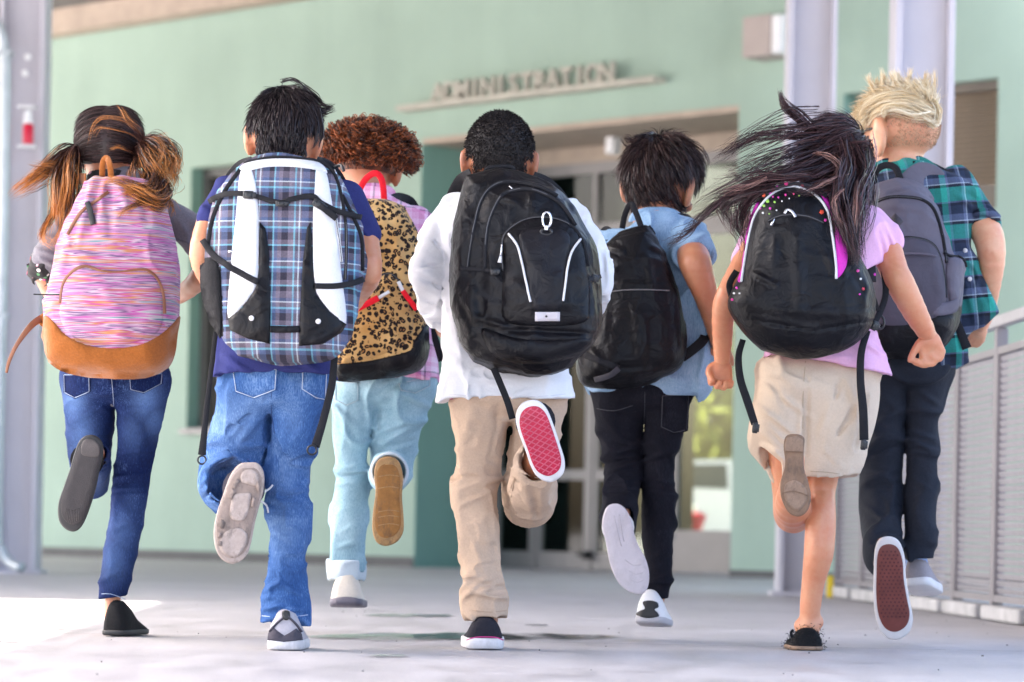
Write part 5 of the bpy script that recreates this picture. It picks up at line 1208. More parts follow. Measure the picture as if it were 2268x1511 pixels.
S = Vol(D); S.poly([tuple(p) for p in spline([(560, 400), (590, 372), (680, 372), (705, 400), (765, 425), (780, 500), (765, 620), (752, 720), (735, 800), (733, 900), (482, 900), (484, 800), (487, 700), (490, 500), (505, 430)], 4, True)], -.115, .10, .085); S.chain(LA, .03); S.chain(RA, .03)
for a in ((445, 455, 480, 500, .005, 7), (500, 790, 560, 830, .005, 8), (650, 795, 720, 830, .005, 8), (790, 500, 830, 540, .004, 7)): S.fold(*a)
S.ridge(.007, 8, 33); aa = P(400, 832, D); S.plane(P(608, 832, D), (0, 0, -1), np.array((aa[0], D - .4, aa[2] - .4)), np.array((P(800, 832, D)[0], D + .4, aa[2] + .04)))
S.plane(P(462, 505, D), (-.35, .1, -1), P(380, 640, D - .3), P(520, 470, D + .3)); S.plane(P(812, 545, D), (.3, .1, -1), P(760, 660, D - .3), P(870, 500, D + .3))
k.cloth('t_shirt', S, m_tee)
m_grsh = M_cloth('grey_trainer', (.40, .38, .41), .8, .12, fine=.4); m_dgsh = M_cloth('dark_grey_mesh', (.065, .06, .075), .8, .2, fine=.5); m_bsole = M_sole('beige_rubber', (.28, .22, .19), 24); m_bsole2 = M_sole('pale_beige_rubber', (.40, .33, .295), 30)
up, ub = k.stand_shoe(630, 1440, 86, 92, -.115, .0, m_grsh, m_rub_white, .24, st=.026, low=.5)
patch('heel_counter', [(594, 1402), (606, 1390), (618, 1400), (630, 1408), (644, 1400), (656, 1392), (668, 1404), (670, 1418), (630, 1422), (592, 1418)], ub, m_dgsh, up, .002, .004, .002, 6, 6, D, False)
for pth in ([(597, 1400), (612, 1382), (632, 1366)], [(668, 1400), (655, 1382), (638, 1366)]): ribbon('heel_strap', pth, 5, ub, m_dgsh, up, D, .003, .004, 4)
patch('pull_tab', [(626, 1354), (640, 1354), (642, 1368), (634, 1374), (626, 1368)], ub, m_rubber, up, .004, .006, 0, 6, 5, D)
sole2 = [(552, 1026), (572, 1029), (584, 1052), (582, 1090), (566, 1150), (556, 1200), (545, 1230), (520, 1247), (495, 1240), (479, 1216), (474, 1180), (480, 1140), (495, 1095), (510, 1055), (530, 1030)]
ls, lsb, df = k.lifted_shoe(sole2, -.38, .00018, m_grsh, m_bsole, .022, .9, m_bsole2, 'raised trainer showing a beige ribbed sole', .10, collar=m_dgsh)
patch('sole_pad', [(536, 1046), (556, 1040), (572, 1052), (570, 1075), (548, 1072), (534, 1066)], lsb, m_bsole2, ls, .003, .004, 0, 6, 7, D); patch('sole_pad', [(500, 1178), (530, 1170), (548, 1186), (540, 1215), (520, 1236), (498, 1228), (484, 1205)], lsb, m_bsole2, ls, .003, .004, 0, 6, 7, D)
patch('sole_shank', [(516, 1100), (542, 1092), (556, 1098), (542, 1150), (510, 1146)], lsb, m_bsole2, ls, .003, .004, 0, 6, 7, D)
for pth in ([(524, 1060), (512, 1076), (520, 1082), (532, 1066)], [(514, 1082), (505, 1100), (513, 1106), (522, 1088)], [(572, 1064), (578, 1080), (574, 1092), (566, 1078)], [(490, 1150), (484, 1166), (492, 1172), (498, 1156)], [(484, 1178), (481, 1190), (489, 1192), (491, 1180)], [(484, 1197), (484, 1208), (492, 1210), (492, 1199)], [(560, 1100), (556, 1122), (562, 1124), (567, 1104)]): patch('tread_block', pth, lsb, m_bsole, ls, .005, .006, 0, 4, 5, D, False)
ribbon('lace', [(585, 1090, -.30), (597, 1082, -.29), (604, 1074, -.28)], 4, None, m_rub_white, ls, D, 0, .003); ribbon('lace', [(578, 1110, -.30), (590, 1120, -.29), (594, 1136, -.28)], 4, None, m_rub_white, ls, D, 0, .003)
# backpack
def _plaid(name, xs, zs, wt=.5, px_=.105, pz_=.105, rot=0., fine=.0):
    t = NT(name); s = t.sep(t.map((1, 1, 1), (0, rot, 0))); wob = t.math('MULTIPLY', t.math('SUBTRACT', t.noise(5, 2), .5), .03)
    fx_ = t.math('FRACT', t.math('ADD', t.math('DIVIDE', s[0], px_), wob)); fz_ = t.math('FRACT', t.math('ADD', t.math('DIVIDE', s[2], pz_), wob))
    a = t.ramp(fx_, xs, 'CONSTANT'); bb_ = t.ramp(fz_, zs, 'CONSTANT'); c = t.mix(wt, a, bb_)
    sp = t.noise(260, 2); c = t.mix(.22, c, t.ramp(sp, [(.35, (.0, .0, .0)), (.65, (.5, .5, .5))]), 'OVERLAY')
    return t.done(c, .82, t.bump(sp, .0012, .4), 0, .2)
_d, _p, _b, _c, _w = (.030, .028, .045), (.17, .145, .19), (.085, .12, .23), (.20, .50, .62), (.66, .72, .76)
m_pl2 = _plaid('blue_plaid_cloth', [(0, _d), (.16, _p), (.30, _c), (.34, _p), (.42, _w), (.455, _p), (.5, _b), (.66, _d), (.78, _c), (.82, _b), (.9, _p)], [(0, _d), (.18, _b), (.28, _c), (.33, _p), (.44, _w), (.47, _b), (.55, _p), (.72, _d), (.84, _c), (.88, _p)], .5)
m_wpan = M_cloth('white_ripstop', (.66, .66, .68), .6, .05, fine=.35, sheen=0)
b = bag_thing(k, (625, 806), 'blue plaid backpack with white side panels and crossing black straps')
o2 = [(562, 352), (622, 345), (690, 352), (738, 378), (765, 425), (788, 475), (806, 530), (806, 600), (792, 655), (782, 720), (764, 768), (728, 800), (640, 808), (562, 796), (505, 768), (484, 725), (466, 650), (458, 590), (462, 520), (474, 455), (500, 402), (530, 370)]
BG = Vol(D); BG.poly([tuple(p) for p in spline(o2, 4, True)], -.26, -.09, .045, .06, .05, .09)
BG.poly([(452, 590), (472, 570), (490, 600), (496, 740), (480, 730), (455, 680), (444, 620)], -.16, -.05, .03, .01, .03, .09, .03)
for a in ((500, 430, 480, 560, .006, 8), (480, 560, 500, 720, .005, 9), (770, 470, 785, 620, .006, 9), (545, 780, 700, 790, .006, 7), (590, 445, 680, 450, .004, 7), (610, 490, 660, 488, -.004, 7), (520, 755, 600, 780, .005, 7), (700, 785, 765, 740, .005, 7)): BG.fold(*a)
BG.ridge(.005, 9, 41); V, Qd = BG.mesh(.0054, 1); mk('bag_body', V, Qd, m_pl2, b); bv = bvh_of(V, Qd)
for pl in ([(538, 372), (556, 374), (568, 420), (573, 495), (572, 600), (564, 640), (535, 680), (506, 704), (510, 610), (524, 470), (530, 400)], [(702, 373), (722, 384), (735, 450), (746, 520), (755, 600), (766, 718), (729, 690), (706, 657), (696, 620), (693, 495), (698, 410)]): patch('white_panel', pl, bv, m_wpan, b, .003, .008, .006, 14, 9, D - .27)
patch('top_band', [(532, 376), (548, 362), (594, 354), (650, 354), (706, 362), (724, 384), (706, 378), (650, 370), (594, 370), (552, 378)], bv, m_wpan, b, .005, .008, .002, 5, 7, D - .25)
for pl in ([(575, 492), (588, 506), (596, 563), (599, 675), (598, 762), (549, 750), (510, 732), (506, 706), (537, 682), (566, 642), (573, 600)], [(688, 492), (680, 504), (670, 585), (663, 716), (662, 766), (715, 762), (757, 735), (766, 718), (730, 690), (700, 652), (694, 600)]): patch('black_panel', pl, bv, m_black, b, .004, .008, .003, 8, 9, D - .27, False)
for x, y in ((557, 705), (705, 712)): slab('rivet', [(x + 6 * math.cos(i), y + 6 * math.sin(i)) for i in np.arange(0, 6.2, .5)], lambda q, r_: hit(bv, x, y)[1] - .014, .006, m_rub_white, b, .002, False)
ribbon('cross_band', [(598, 729), (630, 730), (663, 729)], 15, bv, m_black, b, D, .005)
zip_line('zip', [(532, 376), (500, 420), (472, 480), (460, 545)], bv, b, D, 9); zip_line('zip', [(540, 362), (594, 350), (650, 350), (712, 360), (745, 395), (764, 480), (767, 560), (764, 620)], bv, b, D, 7); zip_line('zip', [(758, 432), (782, 480), (801, 530), (803, 600)], bv, b, D, 8)
zip_line('zip', [(527, 470), (522, 540), (518, 556)], bv, b, D, 5, m_wpan); zip_line('zip', [(742, 470), (752, 540), (757, 580)], bv, b, D, 6, m_wpan)
ribbon('strap', [(462, 448), (500, 432), (540, 430), (562, 434)], 12, bv, m_tape, b, D, .010); ribbon('strap', [(562, 434), (582, 440), (600, 446), (625, 450)], 11, bv, m_tape, b, D, .010); ribbon('strap', [(625, 450), (655, 440), (692, 436), (712, 452), (750, 470), (798, 484)], 12, bv, m_tape, b, D, .010); ribbon('strap', [(705, 456), (725, 470), (745, 486)], 14, bv, m_tape, b, D, .016)
buckle(553, 432, 30, 18, bv, m_buck, b, D, .05, .016); buckle(625, 451, 30, 14, bv, m_buck, b, D, 0, .016); buckle(708, 454, 34, 18, bv, m_buck, b, D, .5, .018)
ribbon('strap', [(452, 532), (475, 566), (508, 590), (540, 608), (571, 626)], 14, bv, m_tape, b, D, .010); ribbon('strap', [(697, 634), (740, 634), (775, 628), (803, 617)], 13, bv, m_tape, b, D, .010)
pull(740, 375, 16, .3, bv, m_silver, b, D, 6); pull(748, 392, 20, -.3, bv, m_silver, b, D, 5); ribbon('zip_pull', [(740, 372, -.2), (755, 366, -.22), (762, 380, -.23)], 7, None, m_buck, b, D, 0, .005); pull(519, 553, 14, -1.2, bv, m_silver, b, D, 4)
m_mesh = M_cloth('black_mesh', (.014, .014, .016), .9, .4, fine=1.0)
second_cloth(bpy.data.objects[[c.name for c in b.children if c.name.startswith('bag_body')][0]], b, [(425, 590), (455, 572), (472, 566), (490, 595), (495, 745), (470, 750), (425, 700)], m_mesh)
patch('mesh_pocket', [(448, 592), (470, 576), (486, 600), (490, 740), (478, 735), (456, 690), (443, 630)], bv, m_mesh, b, .003, .006, .004, 8, 8, D - .15)
hang_strap('loose_strap', [(478, 735, -.12), (470, 800, -.1), (460, 880, -.1), (452, 960, -.12), (447, 1008, -.12)], [10, 10, 11, 14, 18], m_tape, b, D, (447, 1019, -.12, 9), m_buck)
hang_strap('loose_strap', [(741, 780, -.14), (735, 850, -.15), (716, 930, -.16), (698, 990, -.17)], [14, 17, 17, 20], m_tape, b, D, (691, 997, -.175, 10), m_buck)
for s_, xx in ((-1, 560), (1, 700)): ribbon('shoulder_strap', [(xx, 360, -.1), (xx + s_ * 30, 372, .0), (xx + s_ * 60, 420, .06), (xx + s_ * 70, 500, .10)], 28, None, m_tape, b, D, 0, .012)
# short straight hair with a lick at the right
m_h2 = M_hair('black_hair', (.008, .006, .007), (.055, .040, .042))
mask = lambda n: np.where(n[:, 1] > .4, n[:, 2] > .45, np.where(np.abs(n[:, 0]) > .74, n[:, 2] > -.10, n[:, 2] > -.80))
k.scalp_base(mask, m_h2, 1.04)
C = scalp(7000, k.hc, k.hr * 1.03, k.hR, mask, lambda n: np.stack([n[:, 0] * .55 + .25 * (n[:, 2] > .5), n[:, 1] * .6, -.75 + .0 * n[:, 0]], 1), lambda n: .030 + .018 * (n[:, 2] > .1), 7, .26, .10, 0, 0, .13, .25); strand_mesh('hair', C, np.full(len(C), .0010), m_h2, k.root, RNG.uniform(0, 1, len(C)))
C = locks([([(660, 215, .1, 16), (690, 228, .1, 12), (712, 242, .09, 8), (740, 236, .09, 3)], 150), ([(670, 230, .08, 14), (698, 248, .08, 9), (726, 254, .08, 3)], 100), ([(620, 205, .08, 14), (650, 200, .08, 12), (690, 222, .08, 8)], 60), ([(700, 250, .05, 10), (708, 300, .03, 8), (700, 335, .02, 5)], 40)], D, 8, .003, .0012); strand_mesh('fringe', C, np.full(len(C), .0013), m_h2, k.root, RNG.uniform(0, 1, len(C)))

# ------------------------------------------------------------------ child with curly hair and the leopard backpack
D = 9.6; k = Kid(D, (765, 1350), 'child with curly auburn hair, pink plaid shirt and pale jeans rolled up', M_skin('skin_brown_light', (.42, .215, .13)))
k.head(812, 352, .10, 68, -.02, .04, -.08, 1.15, 1.1)
k.B.chain([(808, 395, .08, 42), (815, 440, .06, 46)], .02); k.B.chain([(845, 545, .05, 82), (848, 620, .02, 88), (850, 740, 0, 85)], .03, .6)
LA = [(765, 490, .05, 34), (745, 580, -.02, 32), (765, 660, .12, 28)]; RA = [(925, 490, .05, 36), (962, 580, -.02, 32), (968, 660, .10, 29), (972, 705, .18, 24)]
k.B.chain(leg_body(LA, .72), .02); k.B.chain(leg_body(RA, .72), .02); k.hand((972, 705, .18), (978, 730, .24), 34, (0, 0, .001)); k.hand((765, 660, .12), (780, 690, .2), 34, (0, 0, .001))
LL = rows([(840, 735, 838, 0), (900, 735, 830, 0), (980, 740, 818, .01), (1040, 744, 814, .02), (1100, 737, 815, .01), (1160, 732, 812, -.01), (1210, 729, 811, -.03), (1290, 730, 808, -.03)])
RL = rows([(840, 836, 967, 0), (900, 826, 948, .02), (950, 818, 934, .04), (1000, 818, 918, .06), (1040, 822, 905, .08)])
RS = [(864, 1044, .07, 42), (862, 1046, -.08, 43), (862, 1046, -.19, 43)]
k.B.chain(leg_body(LL[:-2], .66) + [(768, 1270, -.03, 24), (767, 1322, -.03, 20)], .02); k.B.chain(leg_body(RL, .68) + leg_body(RS[:2], .6) + [(862, 1052, -.24, 19)], .02); k.finish()
m_j3 = M_denim('pale_blue_denim', (.16, .30, .38), (.32, .48, .56), (.55, .68, .74), .5); m_j3in = M_cloth('denim_inside', (.50, .58, .64), .9, .08)
T = Vol(D); T.chain(LL, .012, .9); T.chain(RL, .015, .9); T.chain(RS, .03); T.ell(P(848, 855, D), (.155, .11, .07), .03)
for a in ((745, 1040, 812, 1030, .005, 5), (745, 1058, 812, 1050, -.004, 5), (745, 1074, 815, 1066, .004, 5), (840, 985, 930, 940, .006, 7), (835, 1000, 915, 975, -.005, 6), (830, 960, 935, 930, .005, 7), (880, 870, 950, 900, .005, 8), (840, 900, 830, 980, -.004, 8), (740, 900, 800, 960, .004, 9), (770, 880, 760, 1000, .003, 8), (750, 1180, 800, 1160, .003, 7), (740, 1215, 800, 1200, .003, 6), (830, 880, 900, 845, -.005, 7)): T.fold(*a)
T.ridge(.008, 10, 51); hem(T, 768, 1262, 70, 0, 90); T.cap(P(862, 1042, D - .30), P(862, 1046, D - .08), .047, .049, 0, 1, 'sub'); tr, tb_ = k.cloth('jeans', T, m_j3)
m_st3 = M_plain('denim_thread_pale', (.40, .50, .56), .8); pocket([(742, 845), (795, 845), (796, 888), (768, 900), (742, 888)], tb_, m_j3, m_st3, tr, D); pocket([(880, 850), (955, 832), (955, 855), (920, 872), (885, 866)], tb_, m_j3, m_st3, tr, D)
S = Vol(D); S.chain([(768, 1244, -.03, 44), (768, 1268, -.03, 43)], .01); hem(S, 768, 1284, 70, 0, 90); S.plane(P(768, 1240, D), (0, 0, 1)); S.cap(P(768, 1310, D - .03), P(768, 1268, D - .03), .052, .052, 0, 1, 'sub'); S.ridge(.003, 18, 3); k.cloth('jeans_cuff', S, m_j3in, .0045)
S = Vol(D); S.chain([(862, 1046, -.20, 44), (862, 1044, -.235, 43)], .01); S.cap(P(862, 1040, D - .36), P(862, 1048, D - .16), .050, .050, 0, 1, 'sub'); S.plane(P(862, 1020, D - .255), (0, -1, 0)); S.plane(P(862, 1020, D - .19), (0, 1, 0)); k.cloth('jeans_cuff', S, m_j3in, .0045)
_k, _m1, _m2, _l = (.62, .22, .42), (.72, .40, .58), (.78, .60, .72), (.10, .08, .12)
m_pl3 = _plaid('pink_plaid_cotton', [(0, _m1), (.25, _k), (.45, _m2), (.55, _l), (.62, _m1), (.8, _m2)], [(0, _m2), (.2, _m1), (.45, _k), (.6, _l), (.66, _m2), (.85, _m1)], .5, .085, .085)
S = Vol(D); S.poly([tuple(p) for p in spline([(775, 440), (800, 420), (850, 420), (880, 440), (930, 465), (952, 500), (950, 620), (960, 740), (969, 830), (970, 890), (748, 890), (745, 740), (745, 500), (758, 462)], 4, True)], -.105, .095, .08); S.chain(LA, .03); S.chain(RA, .03)
S.ridge(.007, 9, 53); aa = P(690, 838, D); S.plane(P(860, 838, D), (0, 0, -1), np.array((aa[0], D - .4, aa[2] - .4)), np.array((P(1010, 838, D)[0], D + .4, aa[2] + .04))); sh, sb3 = k.cloth('shirt', S, m_pl3)
slab('collar', [(772, 432), (790, 412), (830, 405), (868, 415), (878, 436), (855, 432), (820, 426), (790, 434)], lambda x, y: D + .0, .03, m_pl3, sh, .006)
m_cream = M_cloth('cream_canvas', (.66, .60, .52), .8, .1); m_gs = M_plain('grey_heel_rubber', (.13, .12, .15), .6, .1)
up, ub = k.stand_shoe(766, 1341, 78, 76, -.10, .0, m_cream, m_gs, .22, pitch=.06, st=.022, low=.5); patch('heel_cap', [(742, 1326), (766, 1322), (792, 1326), (790, 1340), (766, 1344), (744, 1340)], ub, m_gs, up, .002, .004, .001, 6, 6, D)
sole3 = [(846, 1015), (866, 1013), (884, 1025), (892, 1058), (890, 1100), (893, 1140), (893, 1175), (880, 1198), (856, 1208), (835, 1200), (825, 1172), (827, 1130), (832, 1090), (829, 1050), (834, 1027)]
m_gum = M_sole('gum_rubber', (.33, .155, .045), 24); m_gum2 = M_sole('pale_gum_rubber', (.42, .25, .11), 30)
ls, lsb, df = k.lifted_shoe(sole3, -.36, .0002, m_cream, m_gum, .022, .84, m_gum2, 'raised shoe showing a tan gum sole', .10, collar=m_cream)
for y in (1028, 1052, 1078, 1130, 1142, 1160): ribbon('tread_line', [(838, y + 4), (862, y), (884, y + 3)], 2, lsb, m_gum2, ls, D, .001, .002, 3)
b = bag_thing(k, (848, 838), 'leopard print backpack with red handle and red zip pulls on the curly haired child')
def _leopard():
    t = NT('leopard_plush'); mp = t.map((1, .6, 1)); ns = t.node('ShaderNodeTexNoise'); ns.inputs['Scale'].default_value = 26; t.link(mp, ns.inputs['Vector'])
    va = t.node('ShaderNodeVectorMath', operation='MULTIPLY_ADD'); va.inputs[1].default_value = (.028,) * 3; t.link(ns.outputs['Color'], va.inputs[0]); t.link(mp, va.inputs[2])
    v = t.node('ShaderNodeTexVoronoi'); v.inputs['Scale'].default_value = 66; v.inputs['Randomness'].default_value = .8; t.link(va.outputs[0], v.inputs['Vector'])
    ring = t.ramp(v.outputs['Distance'], [(.13, (0, 0, 0)), (.20, (1, 1, 1)), (.46, (1, 1, 1)), (.53, (0, 0, 0))]); brk = t.ramp(t.noise(110, 2), [(.30, (0, 0, 0)), (.38, (1, 1, 1))]); full = t.ramp(t.sep(v.outputs['Color'])[0], [(.0, (0, 0, 0)), (.6, (1, 1, 1))], 'CONSTANT'); dot = t.ramp(v.outputs['Distance'], [(.30, (1, 1, 1)), (.37, (0, 0, 0))])
    base = t.ramp(t.noise(7, 3), [(.35, (.42, .22, .07)), (.65, (.62, .40, .17))]); cen = t.mix(t.ramp(v.outputs['Distance'], [(.12, (1, 1, 1)), (.2, (0, 0, 0))]), base, (.26, .11, .035))
    c = t.mix(t.math('MULTIPLY', ring, brk), cen, (.016, .010, .010)); c = t.mix(t.math('MULTIPLY', full, dot), c, (.016, .010, .010))
    return t.done(c, .95, t.bump(t.noise(420, 2), .002, .7), 0, .1, Sheen_Weight=.12)
m_leo = _leopard(); m_redw = M_cloth('red_webbing', (.66, .010, .022), .6, .1, fine=.5)
o3 = [(778, 448), (818, 440), (856, 442), (886, 452), (900, 474), (922, 516), (930, 560), (928, 620), (932, 690), (946, 720), (947, 765), (938, 802), (914, 822), (848, 835), (763, 842), (738, 832), (736, 740), (742, 600), (752, 500)]
BG = Vol(D); BG.poly([tuple(p) for p in spline(o3, 4, True)], -.25, -.09, .045, .05, .05, .08)
for a in ((790, 470, 830, 500, .006, 8), (850, 470, 880, 520, -.006, 9), (830, 520, 850, 620, .006, 10), (880, 530, 905, 640, .006, 9), (770, 560, 800, 640, -.005, 10), (800, 460, 870, 465, .005, 7)): BG.fold(*a)
BG.ridge(.006, 9, 55); V, Qd = BG.mesh(.0054, 1); mk('bag_body', V, Qd, m_leo, b); bv = bvh_of(V, Qd)
patch('front_pocket', [(770, 690), (800, 640), (843, 612), (868, 608), (892, 640), (912, 690), (910, 745), (845, 785), (770, 795), (752, 760)], bv, m_leo, b, .002, .008, .02, 24, 9, D - .25)
second_cloth(bpy.data.objects[[c.name for c in b.children if c.name.startswith('bag_body')][0]], b, [(700, 812), (744, 810), (800, 804), (850, 795), (909, 778), (917, 758), (935, 732), (990, 700), (990, 880), (700, 880)], m_black)
patch('black_base', [(744, 808), (800, 802), (850, 793), (909, 776), (917, 756), (935, 730), (949, 716), (950, 766), (940, 806), (914, 826), (848, 839), (763, 846), (738, 838), (740, 820)], bv, m_black, b, .004, .01, .006, 10, 9, D - .2)
zip_line('zip', [(776, 668), (810, 640), (843, 611), (866, 607), (882, 622), (896, 650), (914, 688)], bv, b, D, 6)
ribbon('zip_pull', [(792, 684), (814, 672), (837, 659)], 14, bv, m_redw, b, D, .030, .006); ribbon('zip_pull', [(836, 660), (860, 645)], 7, bv, m_piping, b, D, .030, .005); ribbon('zip_pull', [(890, 645), (903, 665), (919, 688)], 11, bv, m_redw, b, D, .022, .006); ribbon('zip_pull', [(880, 624), (890, 645)], 8, bv, m_piping, b, D, .022, .005)
ribbon('handle', [(786, 446, -.16), (806, 402, -.17), (830, 384, -.18), (846, 400, -.18), (851, 446, -.18)], 14, None, m_redw, b, D, 0, .004, 8); ribbon('red_strap', [(905, 610, -.1), (912, 635, -.06), (910, 660, -.04)], 12, None, m_redw, b, D, 0, .004)
hang_strap('loose_strap', [(944, 704, -.05), (962, 745, -.04), (978, 800, -.06)], 15, m_tape, b, D)
for s_, xx in ((-1, 785), (1, 865)): ribbon('shoulder_strap', [(xx, 446, -.06), (xx + s_ * 22, 440, .0), (xx + s_ * 50, 460, .06), (xx + s_ * 62, 540, .10)], 26, None, m_tape, b, D, 0, .012)
m_h3 = M_hair('auburn_curls', (.014, .006, .005), (.40, .105, .03)); mask = lambda n: np.where(n[:, 1] > .45, n[:, 2] > .25, n[:, 2] > -.52)
k.scalp_base(mask, m_h3, 1.12)
C = scalp(3000, k.hc + np.array((.004, 0, .016)), k.hr * np.array((1.34, 1.12, .80)), k.hR, mask, lambda n: np.stack([n[:, 0] * 1.1, n[:, 1] * .4, -.35 + 0 * n[:, 0]], 1), .078, 12, .7, .26, 1.15, .95, .35, .12); strand_mesh('curls', C, RNG.uniform(.0014, .0026, len(C)), m_h3, k.root, RNG.uniform(0, 1, len(C)) ** 1.7)
# ------------------------------------------------------------------ child with the plain black backpack
D = 9.4; k = Kid(D, (1440, 1400), 'child with tousled dark hair, light denim shirt and black jeans, white sole raised', M_skin('skin_warm', (.50, .26, .165)))
k.head(1464, 392, .10, 72, -.46, .10, -.06, 1.2)
k.B.chain([(1462, 450, .08, 44), (1452, 495, .06, 50)], .02); k.B.chain([(1450, 600, .05, 88), (1440, 680, .02, 95), (1430, 770, 0, 92)], .03, .6)
LA = [(1335, 545, .05, 30), (1318, 600, .02, 30), (1320, 680, .1, 26)]; RA = [(1520, 525, -.01, 46), (1536, 560, -.13, 45)]; RF = [(1537, 575, -.19, 36), (1547, 605, -.21, 33), (1564, 655, -.19, 27), (1580, 710, -.15, 22), (1594, 765, -.10, 18)]
k.B.chain(leg_body(LA, .75), .02); k.B.chain([(1525, 535, -.02, 34)] + RF, .02); k.hand((1594, 765, -.10), (1602, 800, -.08), 42, (-.2, .1, .0009)); k.hand((1320, 680, .1), (1335, 705, .18), 36, (0, 0, .001))
LL = rows([(860, 1308, 1436, 0), (910, 1314, 1430, .01), (960, 1326, 1426, .03), (1010, 1334, 1428, .04), (1040, 1336, 1428, .03), (1080, 1333, 1420, .0), (1120, 1331, 1412, -.07), (1160, 1332, 1410, -.13)])
RL = rows([(860, 1424, 1532, 0), (910, 1424, 1522, 0), (970, 1424, 1504, .01), (1030, 1422, 1496, .02), (1075, 1420, 1497, .02), (1140, 1420, 1496, .01), (1210, 1424, 1493, 0), (1260, 1430, 1490, -.01), (1310, 1433, 1484, -.02), (1340, 1436, 1482, -.02)])
k.B.chain(leg_body(LL[:-1], .68) + [(1368, 1165, -.2, 24)], .02); k.B.chain(leg_body(RL[:-3], .68) + [(1456, 1290, -.01, 22), (1448, 1345, .0, 20)], .02)
for a in ((1520, 605, 1565, 596, -.001, 4), (1525, 590, 1555, 610, .0012, 6), (1530, 620, 1570, 618, -.001, 4)): k.B.fold(*a)
k.finish(.006)
m_bj = M_denim('black_denim', (.006, .006, .010), (.012, .012, .018), (.045, .045, .060), .5)
T = Vol(D); T.chain(LL, .012, .92); T.chain(RL, .012, .92); T.ell(P(1420, 868, D), (.140, .11, .07), .03)
for a in ((1335, 1010, 1428, 990, .006, 5), (1332, 1030, 1428, 1012, -.005, 5), (1335, 1048, 1425, 1020, .005, 5), (1345, 970, 1425, 1000, .005, 7), (1340, 1070, 1420, 1060, .004, 6), (1335, 1095, 1412, 1085, -.004, 5), (1330, 900, 1420, 920, .003, 8), (1424, 1020, 1495, 1000, .005, 6), (1422, 1060, 1495, 1072, .005, 5), (1422, 1080, 1495, 1092, -.004, 5), (1440, 1240, 1490, 1220, .004, 6), (1435, 1290, 1485, 1270, .004, 5), (1470, 960, 1495, 1040, .004, 6)): T.fold(*a)
T.ridge(.008, 10, 61); hem(T, 1458, 1330, 50, .15, 90); T.plane(P(1370, 1165, D - .22), (0, -1, -.55), P(1300, 1260, D - .4), P(1428, 1080, D + .3)); T.cap(P(1368, 1180, D - .26), P(1370, 1140, D - .12), .044, .046, 0, 1, 'sub')
tr, tb_ = k.cloth('jeans', T, m_bj); m_st5 = M_plain('dark_thread', (.05, .05, .06), .8)
pocket([(1464, 872), (1528, 868), (1524, 955), (1492, 962), (1462, 948)], tb_, m_bj, m_st5, tr, D); stitches('pocket_seam', [(1322, 905), (1360, 910), (1402, 898)], tb_, m_st5, tr, D); stitches('seam', [(1428, 868), (1428, 900), (1426, 940)], tb_, m_st5, tr, D)
m_chm = M_denim('light_chambray', (.12, .22, .36), (.27, .41, .57), (.52, .64, .76), .6)
S = Vol(D); S.poly([tuple(p) for p in spline([(1400, 500), (1425, 470), (1490, 470), (1515, 490), (1552, 520), (1572, 560), (1560, 640), (1562, 760), (1555, 880), (1312, 880), (1315, 700), (1308, 580), (1325, 530), (1360, 510)], 4, True)], -.105, .10, .08); S.chain(LA, .03); S.chain(RA, .03)
S.poly([tuple(p) for p in spline([(1510, 640), (1560, 600), (1578, 660), (1574, 740), (1588, 800), (1586, 832), (1546, 884), (1532, 850), (1518, 780)], 4, True)], -.12, .03, .04, 0, .05, .02, .03)
S.cap(P(1539, 585, D - .24), P(1537, 565, D - .15), .052, .050, 0, 1, 'sub')
for a in ((1490, 520, 1560, 500, .006, 7), (1500, 560, 1570, 520, .006, 7), (1540, 640, 1560, 760, .006, 9), (1560, 760, 1540, 870, .007, 8), (1520, 700, 1545, 800, -.006, 8), (1575, 780, 1545, 850, -.006, 7), (1555, 610, 1530, 700, -.006, 7)): S.fold(*a)
S.ridge(.006, 11, 62); S.plane(P(1440, 872, D), (0, 0, -1), P(1250, 1060, D - .5), P(1518, 850, D + .5)); sh, sb5 = k.cloth('denim_shirt', S, m_chm)
slab('collar', [(1392, 492), (1402, 470), (1440, 458), (1490, 462), (1520, 486), (1490, 490), (1440, 478), (1412, 484)], lambda x, y: D + .0, .035, m_chm, sh, .008)
V, Fc = tube_geo([P(1537 + 44 * math.cos(a_) , 566 + 30 * math.sin(a_), D - .165 - .02 * math.sin(a_)) for a_ in np.arange(0, 6.28, .3)], .010, 8, True); mk('rolled_sleeve', V, Fc, m_chm, sh)
m_whs = M_plain('white_leather', (.74, .74, .75), .45, .05); m_pinkw = M_sole('white_sole_rubber', (.66, .61, .645), 14, .16)
up, ub = k.stand_shoe(1438, 1380, 72, 76, -.07, .18, m_whs, M_plain('grey_sole', (.45, .43, .45), .6), .21, pitch=.09, st=.020, low=.5, label='white trainer with a black heel patch')
patch('heel_patch', [(1424, 1334), (1440, 1330), (1456, 1335), (1458, 1345), (1450, 1350), (1457, 1358), (1458, 1366), (1432, 1369), (1409, 1362), (1416, 1354), (1428, 1348)], ub, m_rubber, up, .003, .004, .001, 6, 5, D)
sole5 = [(1345, 1124), (1370, 1118), (1390, 1135), (1400, 1165), (1410, 1200), (1430, 1240), (1437, 1270), (1434, 1300), (1420, 1315), (1395, 1310), (1370, 1290), (1352, 1250), (1342, 1200), (1334, 1160)]
ls, lsb, df = k.lifted_shoe(sole5, -.30, .00045, m_whs, m_pinkw, .02, None, None, 'raised white trainer showing a plain white sole', .08, collar=m_whs)
